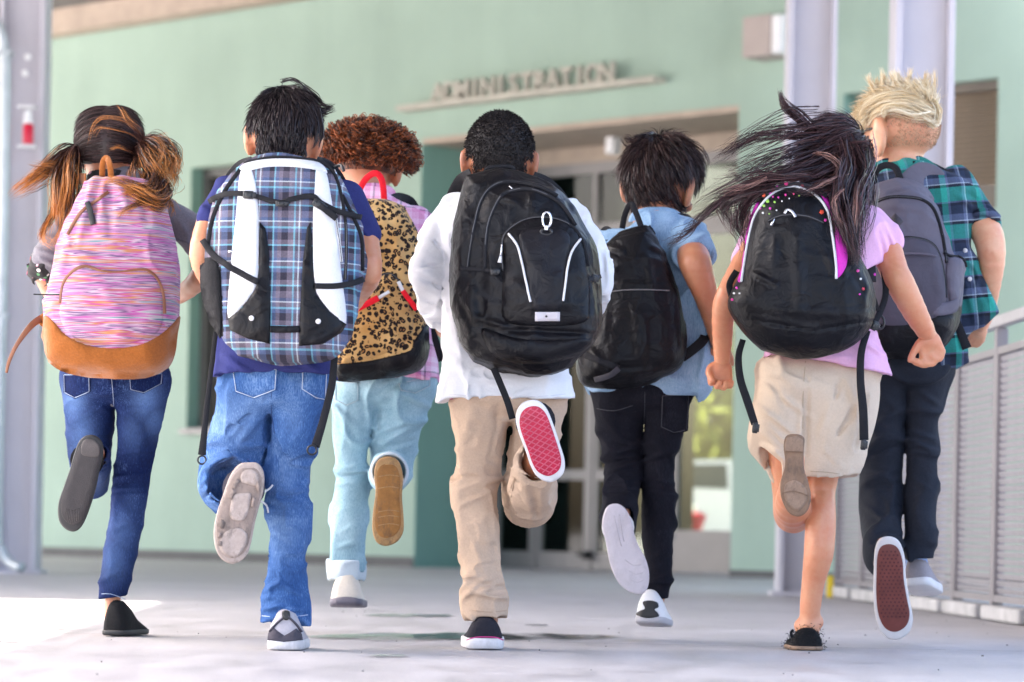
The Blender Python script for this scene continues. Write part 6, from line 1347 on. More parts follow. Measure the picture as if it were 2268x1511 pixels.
for pth in ([(1360, 1142), (1368, 1180), (1376, 1210)], [(1372, 1140), (1376, 1172), (1382, 1200)], [(1384, 1240), (1402, 1252), (1420, 1250)], [(1392, 1264), (1408, 1272), (1424, 1268)], [(1398, 1284), (1412, 1290), (1426, 1284)]): ribbon('tread_line', pth, 2.2, lsb, M_plain('sole_groove', (.55, .505, .535), .6), ls, D, .0012, .002, 3)
b = bag_thing(k, (1400, 862), 'plain black backpack with a top loop on the child in a denim shirt')
o5 = [(1320, 572), (1345, 536), (1384, 512), (1425, 502), (1448, 516), (1468, 552), (1488, 600), (1504, 650), (1516, 712), (1516, 780), (1506, 816), (1470, 836), (1404, 858), (1322, 862), (1284, 848), (1275, 800), (1300, 752), (1320, 690), (1322, 630)]
BG = Vol(D); BG.poly([tuple(p) for p in spline(o5, 4, True)], -.24, -.09, .045, .06, .05, .09)
for a in ((1340, 560, 1375, 575, .008, 6), (1430, 560, 1465, 575, .008, 7), (1425, 580, 1440, 680, .005, 9), (1340, 660, 1330, 760, .004, 9), (1490, 650, 1500, 800, .006, 7), (1300, 780, 1330, 830, .005, 7), (1340, 840, 1480, 830, .005, 7), (1400, 700, 1410, 820, .003, 12), (1325, 640, 1480, 640, -.003, 3)): BG.fold(*a)
BG.ridge(.004, 8, 65); V, Qd = BG.mesh(.0054, 1); mk('bag_body', V, Qd, m_black, b); bv = bvh_of(V, Qd)
cord('piping', [(1345, 648), (1380, 643), (1430, 642), (1482, 644)], .0022, bv, M_plain('dull_piping', (.14, .135, .14), .4), b, D, .002)
ribbon('handle', [(1378, 506, -.15), (1386, 470, -.17), (1398, 452, -.18), (1408, 470, -.19), (1420, 502, -.2)], 13, None, m_tape, b, D, 0, .004, 8)
ribbon('side_strap', [(1296, 786), (1330, 800), (1371, 816)], 14, bv, m_tape, b, D, .006); ribbon('side_strap', [(1371, 816, -.32), (1350, 832, -.325), (1316, 842, -.30)], 13, None, M_cloth('grey_webbing', (.045, .042, .05), .6, fine=.5), b, D, 0, .004)
ribbon('shoulder_strap', [(1440, 512, -.12), (1470, 496, -.05), (1510, 484, .0), (1528, 500, .06), (1530, 560, .12)], 24, None, m_tape, b, D, 0, .012); ribbon('shoulder_strap', [(1352, 530, -.08), (1345, 512, -.02), (1338, 520, .04), (1332, 560, .12)], 22, None, m_tape, b, D, 0, .012)
ribbon('lower_strap', [(1510, 792, -.13), (1540, 770, -.13), (1562, 745, -.12), (1566, 700, -.02)], 22, None, m_tape, b, D, 0, .008)
m_h5 = M_hair('dark_brown_tousled_hair', (.010, .006, .006), (.085, .045, .040)); mask = lambda n: np.where(n[:, 1] > .4, n[:, 2] > .4, np.where(np.abs(n[:, 0]) > .8, n[:, 2] > -.2, n[:, 2] > -.78))
k.scalp_base(mask, m_h5, 1.06)
C = scalp(5200, k.hc, k.hr * 1.04, k.hR, mask, lambda n: np.stack([n[:, 0] * .9 + .35, n[:, 1] * .4, -.8 + 0 * n[:, 0]], 1), lambda n: .040 + .035 * (n[:, 2] > .15), 8, .32, .15, 0, 0, .17, .25); strand_mesh('hair', C, np.full(len(C), .0010), m_h5, k.root, RNG.uniform(0, 1, len(C)) ** 1.6)
for G in ([([(1415, 330, .1, 14), (1395, 318, .1, 10), (1380, 308, .1, 5)], 40), ([(1430, 318, .1, 16), (1412, 304, .1, 9), (1402, 296, .1, 4)], 40), ([(1405, 345, .08, 12), (1388, 360, .07, 10), (1386, 400, .05, 6)], 50)], [([(1500, 330, .08, 16), (1540, 345, .06, 14), (1562, 375, .06, 9), (1560, 405, .06, 5)], 80), ([(1530, 360, .06, 12), (1552, 385, .06, 8), (1552, 408, .06, 4)], 40)]): C = locks(G, D, 9, .004, .0012); strand_mesh('loose_locks', C, np.full(len(C), .0012), m_h5, k.root, RNG.uniform(0, 1, len(C)))

# ------------------------------------------------------------------ girl with long flying hair
D = 8.93; k = Kid(D, (1790, 1440), 'child with long dark flying hair, pink top and khaki shorts, bare legs', M_skin('skin_peach', (.60, .315, .20), .45))
k.head(1852, 352, .10, 68, .1, .06, -.02)
k.B.chain([(1845, 400, .08, 38), (1835, 450, .06, 44)], .02); k.B.chain([(1825, 565, .05, 86), (1815, 640, .02, 92), (1812, 720, 0, 92)], .03, .6)
RA = [(1925, 500, .05, 46), (1962, 535, .01, 42)]; RF = [(1960, 545, .0, 34), (1982, 605, -.05, 31), (1996, 632, -.06, 31), (2026, 690, -.03, 27), (2056, 744, .02, 19)]
LA = [(1690, 500, .05, 40), (1655, 570, .02, 34)]; LF = [(1650, 585, .0, 30), (1615, 650, -.04, 27), (1602, 690, -.03, 25), (1600, 760, .02, 21), (1599, 806, .04, 16)]
k.B.chain([(1930, 500, .05, 36)] + RF, .02); k.B.chain([(1690, 500, .05, 34)] + LF, .02)
k.hand((2056, 744, .02), (2066, 786, .02), 50, (-.85, .25, -.0003), 1.0, 1); k.hand((1599, 806, .04), (1594, 842, .03), 48, (.25, .1, -.0009), .85, 1)
LL = rows([(1000, 1700, 1790, .06), (1060, 1708, 1792, .08), (1110, 1714, 1796, .09), (1140, 1722, 1790, .09)])
LS = [(1758, 1138, .09, 40), (1756, 1120, -.05, 40), (1758, 1085, -.16, 34), (1760, 1040, -.26, 22), (1762, 1015, -.30, 20)]
RL = rows([(1000, 1780, 1870, 0), (1060, 1790, 1856, .01), (1090, 1791, 1850, .01), (1140, 1786, 1851, -.02), (1180, 1783, 1850, -.03), (1230, 1780, 1845, -.035), (1290, 1776, 1826, -.02), (1340, 1772, 1818, -.01)])
k.B.chain(LL, .03); k.B.chain(LS, .03); k.B.chain(RL + [(1792, 1370, -.005, 20), (1791, 1392, -.01, 21), (1791, 1412, .0, 22)], .03); k.B.ell(P(1768, 1386, D), (.013, .015, .016), .02); k.B.ell(P(1814, 1378, D), (.014, .015, .017), .02)
k.B.cap(P(1795, 1390, D - .025), P(1800, 1300, D - .03), .008, .008, .03)
for a in ((1794, 1088, 1850, 1084, -.0012, 3.5), (1800, 1050, 1804, 1125, .0016, 5), (1845, 1050, 1840, 1120, .0016, 5), (1822, 1130, 1816, 1235, -.0012, 6), (1800, 1160, 1795, 1240, .0012, 8), (1965, 590, 2000, 610, -.001, 4), (1975, 615, 2005, 628, -.001, 4), (2040, 738, 2070, 730, -.001, 4), (1600, 650, 1620, 665, -.001, 4), (1720, 1120, 1790, 1110, -.0012, 4)): k.B.fold(*a)
k.finish(.0052)
m_kh6 = M_cloth('pale_khaki_twill', (.60, .48, .365), .85, .08, fine=.4)
T = Vol(D); T.poly([tuple(p) for p in spline([(1700, 790), (1932, 790), (1940, 850), (1938, 900), (1928, 960), (1905, 1030), (1885, 1120), (1750, 1120), (1745, 1060), (1752, 1000), (1760, 950), (1740, 900), (1690, 850)], 4, True)], -.112, .11, .085)
T.poly([tuple(p) for p in spline([(1702, 795), (1800, 795), (1800, 900), (1796, 1000), (1760, 1060), (1712, 1090), (1690, 1060), (1660, 965), (1674, 865)], 4, True)], -.112, .12, .085, 0, .05, 0, .03)
for a in ((1784, 850, 1776, 1010, -.007, 7), (1768, 900, 1764, 1000, .005, 8), (1700, 845, 1730, 900, -.006, 6), (1720, 830, 1770, 850, .006, 6), (1850, 850, 1830, 940, -.006, 7), (1900, 850, 1890, 950, .007, 7), (1910, 880, 1880, 1000, -.006, 7), (1800, 850, 1840, 870, .006, 6), (1820, 1000, 1860, 1040, .006, 6), (1700, 960, 1750, 1010, -.006, 5), (1680, 850, 1790, 930, .006, 7), (1672, 900, 1740, 960, .008, 8), (1700, 930, 1760, 990, -.007, 8), (1806, 960, 1850, 880, .006, 9), (1830, 990, 1890, 900, -.006, 10), (1850, 1010, 1910, 930, .006, 9), (1790, 830, 1780, 960, .004, 7), (1690, 990, 1740, 1030, .007, 8), (1860, 820, 1900, 940, .004, 10), (1700, 830, 1750, 850, .004, 7), (1880, 960, 1870, 1060, .004, 8)): T.fold(*a)
T.ridge(.010, 7, 71, (1.2, 1, .8)); a_ = P(1735, 1056, D)
T.plane(P(1815, 1058, D), (.10, 0, -1), np.array((P(1738, 0, D)[0], D - .4, a_[2] - .4)), np.array((P(2000, 0, D)[0], D + .4, a_[2] + .08)))
T.plane(P(1700, 1020, D), (-.78, -.25, -.62), np.array((P(1600, 0, D)[0], D - .4, a_[2] - .3)), np.array((P(1742, 0, D)[0], D + .4, P(0, 930, D)[2] + .05)))
T.cap(P(1690, 1090, D - .02), P(1728, 1000, D + .01), .066, .052, 0, 1.2, 'sub'); T.cap(P(1818, 1100, D), P(1822, 1030, D), .072, .06, 0, 1.2, 'sub')
tr, tb_ = k.cloth('shorts', T, m_kh6); m_st6 = M_plain('khaki_stitch', (.42, .32, .23), .8); stitches('hem_stitching', [(1795, 1044), (1830, 1046), (1860, 1050)], tb_, m_st6, tr, D); stitches('seam', [(1784, 800), (1779, 870), (1778, 950)], tb_, m_st6, tr, D)
m_pink = M_cloth('pale_pink_jersey', (.74, .42, .62), .9, .07, fine=.35)
S = Vol(D); S.poly([tuple(p) for p in spline([(1775, 455), (1800, 430), (1865, 430), (1890, 455), (1950, 485), (1968, 540), (1945, 620), (1938, 720), (1950, 770), (1962, 800), (1960, 900), (1680, 900), (1680, 820), (1695, 780), (1690, 700), (1680, 540), (1700, 485)], 4, True)], -.122, .11, .085); S.chain(LA, .03); S.chain(RA, .03)
for a in ((1900, 760, 1955, 795, .006, 7), (1700, 780, 1690, 820, .006, 6), (1950, 500, 1985, 560, .005, 6), (1935, 520, 1960, 590, -.005, 6), (1780, 790, 1880, 800, .004, 6)): S.fold(*a)
S.ridge(.003, 10, 72); aa = P(1600, 0, D); zb = P(0, 812, D)[2]; S.plane(P(1815, 806, D), (-.14, 0, -1), np.array((aa[0], D - .4, zb - .5)), np.array((P(2000, 0, D)[0], D + .4, zb + .07)))
S.plane(P(1978, 572, D), (.45, 0, -.9), P(1925, 700, D - .4), P(2030, 520, D + .4)); S.cap(P(1990, 600, D), P(1968, 560, D), .046, .036, 0, 1, 'sub'); k.cloth('pink_top', S, m_pink)
m_tansole = M_sole('worn_tan_sole', (.25, .155, .10), 26); m_tansole2 = M_sole('pale_tan_sole', (.31, .205, .14), 26)
up, ub = k.stand_shoe(1789, 1441, 78, 50, -.065, .0, m_blackshoe, m_tansole2, .21, st=.012, low=.62, label='black fuzzy flat shoe on the ground')
for i in range(1): ribbon('bow', [(1756, 1412, -.085), (1752, 1402, -.09), (1757, 1396, -.09)], 6, None, m_blackshoe, up, D, 0, .006)
fz = []; Vm = np.array([tuple(v.co) for v in up.data.vertices]) + wloc(up); pick = RNG.integers(0, len(Vm), 900); q = Vm[pick] + RNG.normal(size=(900, 3)) * .007; dr_ = RNG.normal(size=(900, 3)) * .0035; strand_mesh('fuzz', np.stack([q, q + dr_ * .5, q + dr_ + (0, 0, .001)], 1), np.full(900, .0012), m_blackshoe, up, np.zeros(900))
sole6 = [(1742, 967), (1765, 963), (1781, 972), (1780, 1000), (1781, 1040), (1793, 1080), (1795, 1110), (1785, 1134), (1767, 1143), (1746, 1133), (1731, 1102), (1729, 1070), (1739, 1030), (1736, 990)]
ls, lsb, df = k.lifted_shoe(sole6, -.36, .0002, m_blackshoe, m_tansole, .012, None, None, 'lifted flat shoe showing a worn tan sole with a low heel', .07, 1.0)
slab('heel_pad', [(1742, 970), (1764, 966), (1779, 975), (1779, 1001), (1738, 1000), (1738, 985)], lambda x, y: df(x, y) - .008, .009, m_tansole2, ls, .002, False); patch('sole_pad', [(1740, 1072), (1762, 1064), (1784, 1080), (1787, 1108), (1768, 1132), (1746, 1120), (1736, 1096)], lsb, m_tansole2, ls, .0015, .003, 0, 6, 7, D); ribbon('sole_crease', [(1732, 1092), (1760, 1088), (1790, 1098)], 1.8, lsb, m_tansole, ls, D, .004, .002, 3)
b = bag_thing(k, (1770, 790), 'rounded black backpack with magenta sides and silver piping under long flying hair')
o6 = [(1680, 448), (1714, 420), (1759, 411), (1804, 423), (1842, 443), (1868, 495), (1900, 562), (1930, 630), (1935, 678), (1924, 726), (1885, 766), (1822, 792), (1768, 795), (1696, 778), (1650, 742), (1615, 690), (1615, 655), (1642, 605), (1651, 549), (1664, 492)]
BG = Vol(D); BG.poly([tuple(p) for p in spline(o6, 4, True)], -.24, -.09, .05, .07, .06, .08)
for a in ((1650, 620, 1700, 650, .008, 6), (1740, 520, 1750, 720, .004, 14), (1900, 640, 1890, 700, .006, 8), (1640, 700, 1900, 715, .003, 12), (1860, 620, 1910, 690, -.005, 8), (1700, 540, 1690, 620, .004, 10), (1640, 722, 1780, 748, -.004, 4), (1780, 748, 1920, 722, -.004, 4), (1800, 560, 1830, 640, .004, 8)): BG.fold(*a)
BG.ridge(.002, 8, 75); V, Qd = BG.mesh(.0054, 1); mk('bag_body', V, Qd, m_black, b); bv = bvh_of(V, Qd); m_mag = M_cloth('magenta_nylon', (.60, .030, .42), .6, .12, fine=.3, spec=.3)
patch('magenta_side', [(1812, 422), (1838, 446), (1864, 492), (1877, 548), (1873, 592), (1853, 614), (1851, 545), (1842, 480)], bv, m_mag, b, .003, .008, .004, 8, 7, D - .2)
patch('magenta_side', [(1682, 450), (1668, 480), (1655, 540), (1647, 600), (1640, 625), (1634, 618), (1643, 590), (1652, 520), (1664, 474), (1678, 446)], bv, m_mag, b, .003, .006, .002, 5, 5, D - .2)
cord('piping', [(1643, 624), (1660, 522), (1678, 468), (1714, 428), (1759, 415), (1804, 432), (1832, 468), (1843, 522), (1850, 575), (1852, 618)], .0040, bv, m_piping, b, D, .003)
zip_line('zip', [(1702, 490), (1722, 480), (1750, 476), (1790, 480), (1824, 494)], bv, b, D, 8); ribbon('top_band', [(1690, 440), (1722, 418), (1760, 410), (1800, 418), (1830, 436)], 10, bv, _floral('floral_black_print', (.010, .009, .012), [(.65, .03, .18), (.70, .10, .04), (.60, .04, .40), (.2, .02, .03)], 60), b, D, .006)
fl = [(1700, 446, 5, (.30, .62, .08)), (1692, 456, 4, (.28, .55, .1)), (1706, 462, 3.2, (.65, .04, .42)), (1716, 448, 3, (.3, .6, .1)), (1690, 472, 3, (.75, .75, .75)), (1724, 438, 2.4, (.66, .05, .40)), (1732, 446, 2, (.7, .7, .7)), (1712, 436, 2.6, (.66, .05, .40)), (1740, 432, 3, (.7, .04, .3)), (1748, 440, 1.8, (.7, .7, .7)), (1684, 462, 2.4, (.66, .05, .4)), (1720, 466, 2.2, (.7, .7, .7)), (1704, 474, 2, (.3, .6, .1)), (1758, 430, 2.4, (.7, .05, .2)), (1770, 434, 2, (.3, .55, .1)), (1820, 470, 6, (.60, .06, .02)), (1828, 488, 4, (.65, .04, .3)), (1632, 638, 3.4, (.66, .05, .4)), (1626, 650, 3, (.7, .7, .7)), (1622, 664, 3.4, (.66, .04, .3)), (1638, 650, 2.4, (.7, .7, .7)), (1900, 600, 4, (.66, .05, .3)), (1906, 618, 3, (.7, .7, .7)), (1912, 640, 4, (.62, .06, .1)), (1904, 652, 2.6, (.66, .05, .4))]
_fm = {}
for x, y, r, c in fl:
    r *= .8
    mt = _fm.setdefault(c, M_plain('print_spot', c, .6, .1))
    patch('flower_print', [(x + r * math.cos(i) * (1 + .18 * math.sin(5 * i)), y + r * math.sin(i) * (1 + .18 * math.sin(5 * i))) for i in np.arange(0, 6.2, .6)], bv, mt, b, .0022, .002, 0, 4, 4, D - .25)
ribbon('zip_pull', [(1738, 474), (1744, 466), (1754, 470), (1762, 482)], 6, bv, m_silver, b, D, .010, .004); pull(1716, 484, 18, -.5, bv, m_silver, b, D, 4)
m_fl2 = _floral('floral_strap_print', (.010, .009, .012), [(.65, .03, .18), (.70, .10, .04), (.75, .3, .25), (.60, .04, .40)], 48)
ribbon('shoulder_strap', [(1880, 440, -.05), (1905, 470, .0), (1922, 520, -.03), (1926, 580, -.08), (1928, 625, -.10)], 26, None, m_fl2, b, D, 0, .010); ribbon('shoulder_strap', [(1720, 430, -.02), (1695, 445, .04), (1680, 500, .1)], 26, None, m_fl2, b, D, 0, .010)
ribbon('strap_cover', [(1900, 585, -.16), (1912, 620, -.18), (1930, 660, -.17), (1940, 690, -.14)], 20, None, m_tape, b, D, 0, .005); ribbon('side_strap', [(1958, 600, -.06), (1962, 650, -.08), (1950, 690, -.1), (1936, 716, -.13)], 14, None, m_tape, b, D, 0, .006); ribbon('side_strap', [(1632, 600, -.12), (1616, 630, -.1), (1622, 660, -.12)], 14, None, m_tape, b, D, 0, .006)
ring3(1950, 714, 8, 14, D - .10, .004, m_buck, 'strap_ring', b); buckle(1938, 722, 20, 22, None, m_buck, b, D - .15, .5)
hang_strap('loose_strap', [(1646, 752, -.12), (1636, 790, -.12), (1640, 840, -.13), (1656, 890, -.14), (1672, 940, -.15)], [13, 15, 17, 18, 16], m_tape, b, D); hang_strap('loose_strap', [(1922, 732, -.14), (1908, 780, -.15), (1906, 840, -.155), (1912, 910, -.16), (1914, 975, -.155)], [14, 16, 17, 19, 20], m_tape, b, D)
for x, y in ((1674, 948), (1914, 985)): buckle(x, y, 16, 24, None, m_buck, b, D - .16, .1, 0, 'slider')
ribbon('strap_buckle', [(1920, 478, -.06), (1934, 486, -.08), (1944, 500, -.09)], 16, None, m_piping, b, D, 0, .008)
m_h6 = M_hair('dark_plum_hair', (.011, .006, .008), (.115, .055, .058), None, .34)
mask = lambda n: np.where(n[:, 1] > .5, n[:, 2] > .25, n[:, 2] > -.85); k.scalp_base(mask, m_h6, 1.05)
C = scalp(4400, k.hc, k.hr * 1.04, k.hR, mask, lambda n: np.stack([-.7 - .2 * n[:, 2], n[:, 1] * .2, -.55 + 0 * n[:, 0]], 1), .10, 9, .12, .12, 0, 0, .12, .3); strand_mesh('hair', C, np.full(len(C), .0010), m_h6, k.root, RNG.uniform(0, 1, len(C)) ** 1.5)
G = [([(1850, 300, .05, 40), (1780, 310, .0, 42), (1700, 340, -.04, 34), (1630, 365, -.06, 20), (1595, 372, -.06, 6)], 60), ([(1840, 290, .05, 30), (1760, 288, .02, 20), (1680, 300, .0, 12), (1610, 340, -.02, 7), (1585, 352, -.03, 2)], 60), ([(1830, 330, .02, 44), (1760, 360, -.06, 46), (1690, 390, -.12, 40), (1620, 425, -.14, 26), (1560, 455, -.14, 16), (1520, 490, -.13, 6)], 84),
     ([(1840, 360, -.02, 46), (1780, 390, -.12, 46), (1720, 405, -.18, 36), (1650, 420, -.2, 28), (1610, 440, -.18, 18), (1580, 480, -.16, 8)], 95), ([(1700, 400, -.18, 24), (1650, 440, -.18, 20), (1640, 490, -.16, 14), (1655, 530, -.15, 8), (1640, 560, -.15, 3)], 80), ([(1690, 400, -.18, 20), (1630, 430, -.17, 16), (1600, 450, -.15, 12), (1610, 490, -.14, 8), (1650, 545, -.14, 2)], 60),
     ([(1880, 330, .0, 40), (1890, 390, -.12, 38), (1870, 440, -.22, 34), (1880, 500, -.27, 24), (1895, 560, -.27, 10), (1900, 590, -.27, 3)], 220), ([(1890, 340, .0, 30), (1915, 390, -.08, 22), (1915, 440, -.16, 20), (1905, 500, -.2, 16), (1890, 540, -.24, 8)], 140), ([(1860, 380, -.1, 30), (1850, 420, -.24, 24), (1850, 470, -.28, 16), (1862, 520, -.28, 8), (1880, 545, -.27, 3)], 70), ([(1870, 400, -.14, 14), (1820, 412, -.22, 10), (1790, 425, -.26, 6), (1760, 424, -.28, 3)], 46),
     ([(1800, 400, -.18, 12), (1740, 398, -.22, 8), (1680, 400, -.2, 6), (1600, 430, -.18, 3), (1575, 420, -.17, 1)], 30), ([(1600, 440, -.17, 8), (1550, 480, -.15, 6), (1510, 520, -.14, 3), (1485, 545, -.13, 1)], 30), ([(1840, 345, .0, 24), (1900, 330, -.04, 14), (1915, 320, -.02, 10), (1920, 350, -.02, 8)], 70)]
G = [(g, int(n * 1.5)) for g, n in G]; C = locks(G, D, 18, .015, .0022); strand_mesh('flying_hair', C, RNG.uniform(.0006, .0012, len(C)), m_h6, k.root, RNG.uniform(0, 1, len(C)) ** 1.7)
C = locks([([(1805, 300, .03, 12), (1786, 274, .03, 9), (1764, 252, .02, 9), (1742, 234, .0, 7), (1730, 215, .0, 4), (1726, 198, .0, 1.5)], 150)], D, 14, .004, .0008); strand_mesh('lifted_lock', C, np.full(len(C), .0009), m_h6, k.root, RNG.uniform(0, 1, len(C)) ** 1.7)
m_h6b = M_hair('pale_brown_strands', (.10, .045, .040), (.36, .20, .17)); G = [([(1880, 390, -.16, 6), (1840, 400, -.26, 6), (1800, 420, -.28, 4), (1770, 424, -.29, 1)], 14), ([(1895, 400, -.16, 6), (1890, 450, -.28, 6), (1886, 510, -.29, 4), (1896, 570, -.28, 1)], 14), ([(1800, 340, -.06, 5), (1835, 345, -.14, 4), (1862, 370, -.17, 3), (1840, 400, -.2, 2)], 12), ([(1700, 395, -.22, 4), (1640, 420, -.22, 4), (1600, 432, -.2, 2)], 14), ([(1870, 420, -.28, 4), (1848, 445, -.3, 3), (1856, 480, -.3, 3), (1878, 500, -.3, 2)], 12), ([(1660, 470, -.18, 5), (1650, 510, -.17, 4), (1658, 545, -.17, 1)], 16)]

for g in G: C = locks([g], D, 16, .007, .0014); strand_mesh('lighter_strands', C, np.full(len(C), .0007), m_h6b, k.root, RNG.uniform(0, 1, len(C)))

# ------------------------------------------------------------------ blond boy at the right
D = 9.5; k = Kid(D, (2000, 1400), 'tall blond child in glasses, green plaid shirt and dark trousers, brown waffle sole raised', M_skin('skin_fair', (.68, .42, .30), .4))
k.head(1994, 280, .08, 78, .74, .0, -.05, (1.4, .55), 1.02)
k.B.chain([(1990, 320, .08, 46), (1995, 375, .06, 50)], .02); k.B.chain([(2025, 520, .05, 92), (2020, 600, .02, 100), (2015, 690, 0, 95)], .03, .6)
RA = [(2120, 415, .05, 44), (2156, 466, .01, 40), (2176, 490, -.02, 37)]; RF = [(2180, 505, -.03, 35), (2196, 560, -.06, 31), (2192, 630, -.02, 25), (2184, 690, .05, 19), (2172, 724, .08, 16)]
LA = [(1935, 430, .05, 40), (1910, 520, .0, 36), (1915, 600, .1, 30)]
k.B.chain([(2125, 430, .05, 34)] + RF, .02); k.B.chain(leg_body(LA, .75), .02); k.hand((2172, 724, .08), (2160, 748, .10), 38, (-.7, .2, .0004)); k.hand((1915, 600, .1), (1925, 630, .18), 38, (0, 0, .001))
LL = rows([(825, 1908, 2012, 0), (860, 1910, 2010, .01), (940, 1912, 2006, .03), (1010, 1912, 2004, .05), (1070, 1909, 2000, .05), (1120, 1908, 1998, .03), (1160, 1909, 1998, -.01), (1200, 1911, 1998, -.06), (1235, 1913, 1994, -.11)])
RL = rows([(825, 2002, 2106, 0), (860, 2003, 2096, 0), (930, 2004, 2079, .01), (980, 2004, 2077, .02), (1040, 2004, 2078, .02), (1110, 2003, 2076, 0), (1170, 2003, 2074, -.02), (1245, 2004, 2070, -.03)])
k.B.chain(leg_body(LL[:-1], .68) + [(1968, 1222, -.2, 16)], .02); k.B.chain(leg_body(RL[:-1], .66) + [(2030, 1225, -.01, 22), (2034, 1270, .02, 20)], .02)
for a in ((2165, 575, 2215, 566, -.001, 4), (2180, 555, 2205, 580, .0012, 6), (2170, 590, 2212, 588, -.001, 4)): k.B.fold(*a)
k.finish(.006)
m_nv = M_cloth('dark_navy_twill', (.014, .017, .026), .8, .3, fine=.4, spec=.25)
T = Vol(D); T.chain(LL, .012, .95); T.chain(RL, .012, .95); T.ell(P(2010, 815, D), (.135, .11, .06), .03)
for a in ((1920, 990, 2000, 960, .005, 7), (1925, 1010, 2002, 985, -.005, 6), (1915, 1060, 1985, 1040, .005, 7), (1930, 1080, 2000, 1070, -.004, 6), (1915, 1120, 1960, 1160, .004, 7), (1960, 1100, 1990, 1180, .004, 7), (2004, 955, 2077, 975, .006, 6), (2004, 975, 2078, 990, -.005, 5), (2004, 1000, 2076, 1010, .004, 6), (2030, 870, 2080, 900, .004, 7), (2020, 1060, 2070, 1100, .003, 7), (1925, 1190, 1995, 1180, .005, 6), (1920, 1215, 1960, 1180, .005, 6), (1950, 880, 2000, 920, .003, 9)): T.fold(*a)
T.ridge(.009, 10, 81); hem(T, 2038, 1240, 36, .0, 60); T.plane(P(1962, 1232, D - .2), (.1, -1, -.55), P(1880, 1320, D - .5), P(2003, 1150, D + .3)); T.cap(P(1964, 1252, D - .28), P(1962, 1226, D - .18), .044, .042, 0, 1, 'sub'); k.cloth('trousers', T, m_nv)
S = Vol(D); S.chain([(2028, 1215, -.01, 25), (2032, 1262, .01, 24)], .01); S.ridge(.003, 25, 5); k.cloth('sock', S, M_cloth('pale_blue_sock', (.34, .46, .74), .9, .08, fine=.7), .004)
_n, _g, _b2, _w2, _k2 = (.020, .030, .060), (.030, .33, .27), (.11, .14, .24), (.42, .50, .58), (.010, .012, .018)
m_pl7 = _plaid('green_navy_plaid', [(0, _n), (.18, _b2), (.26, _w2), (.29, _n), (.45, _k2), (.62, _g), (.78, _b2), (.84, _n)], [(0, _g), (.22, _k2), (.30, _w2), (.33, _b2), (.50, _n), (.72, _k2), (.80, _b2), (.84, _g)], .55, .115, .115, .12)
S = Vol(D); S.poly([tuple(p) for p in spline([(1945, 385), (1960, 360), (2050, 358), (2085, 380), (2135, 400), (2160, 440), (2150, 540), (2140, 650), (2140, 740), (2122, 812), (1905, 812), (1905, 600), (1905, 460), (1920, 410)], 4, True)], -.11, .10, .085); S.chain(RA, .03); S.chain(LA, .03)
S.poly([tuple(p) for p in spline([(2110, 560), (2150, 560), (2166, 610), (2202, 685), (2196, 700), (2148, 740), (2115, 720)], 4, True)], -.10, .03, .035, 0, .05, 0, .03)
for a in ((2110, 440, 2150, 470, .006, 7), (2125, 430, 2175, 455, -.005, 7), (2130, 500, 2190, 480, .006, 6), (2120, 600, 2150, 720, .006, 8), (2140, 600, 2185, 690, -.006, 8), (2100, 400, 2130, 430, .005, 7)): S.fold(*a)
S.ridge(.006, 10, 82); S.cap(P(2192, 530, D - .06), P(2180, 497, D - .02), .046, .042, 0, 1, 'sub'); sh, sb7 = k.cloth('plaid_shirt', S, m_pl7)
slab('collar', [(1926, 392), (1936, 362), (1985, 344), (2040, 346), (2082, 374), (2060, 384), (2000, 366), (1955, 380)], lambda x, y: D + .01, .04, m_pl7, sh, .010)
V, Fc = tube_geo([P(2182 + 30 * math.cos(a_) * .9 - 14 * math.sin(a_) * .2, 492 + 22 * math.sin(a_) - 10 * math.cos(a_) * -.6, D - .03 + .05 * math.sin(a_)) for a_ in np.arange(0, 6.28, .3)], .013, 8, True); mk('rolled_sleeve', V, Fc, m_pl7, sh)
for x, y in ((2138, 555), (2148, 618)): V, Fc = ball_z(P(x, y, D - .125), .007, .5); mk('button', V, Fc, m_rub_white, sh)
m_grey_su = M_cloth('grey_suede_shoe', (.30, .265, .275), .9, .12, fine=.4); m_wsol = M_plain('off_white_rubber', (.68, .645, .63), .55, .06, 20, bump=.2); m_brn = M_plain('brown_red_rubber', (.17, .042, .032), .5, .2, 20); m_brn2 = M_plain('dark_waffle', (.10, .022, .02), .6)
up, ub = k.stand_shoe(2030, 1298, 66, 76, -.05, .32, m_grey_su, m_wsol, .22, pitch=.20, st=.026, low=.5, roll=-.12, label='grey canvas shoe in mid air with a white rim')
sole7 = [(1948, 1196), (1972, 1190), (1992, 1202), (2003, 1235), (2006, 1280), (2014, 1330), (2021, 1370), (2012, 1400), (1985, 1416), (1958, 1406), (1941, 1372), (1935, 1320), (1936, 1260), (1938, 1220)]
ls, lsb, df = k.lifted_shoe(sole7, -.34, .0004, m_grey_su, m_brn, .024, .86, m_wsol, 'raised grey shoe showing a brown red waffle sole', .10, collar=m_grey_su)
pl7 = spline(sole7, 5, True); c7 = pl7.mean(0); pl7 = c7 + (pl7 - c7) * .80; mb = MB()
for r_ in range(24):
    for q in range(9):
        x = 1936 + q * 9.2 + (r_ % 2) * 4.6 + (r_ * .6); y = 1206 + r_ * 8.0
        if inside(np.array([x]), np.array([y]), pl7)[0] < -3 and y < 1372:
            V, Fc = slab_geo([(x + 2.7 * math.cos(i), y + 2.7 * math.sin(i)) for i in np.arange(0, 6.2, 1.05)], lambda a, b_: df(a, b_) - .0036, .003, .0006, False, 1); mb.add(V, Fc)
o = mb.mk('waffle_stud', m_brn2, ls); o['kind'] = 'stuff'
m_greyn = M_nylon('grey_nylon', (.115, .105, .135), .6, .12, .6); m_greyd = M_nylon('dark_grey_nylon', (.075, .068, .09), .6, .12, .6)
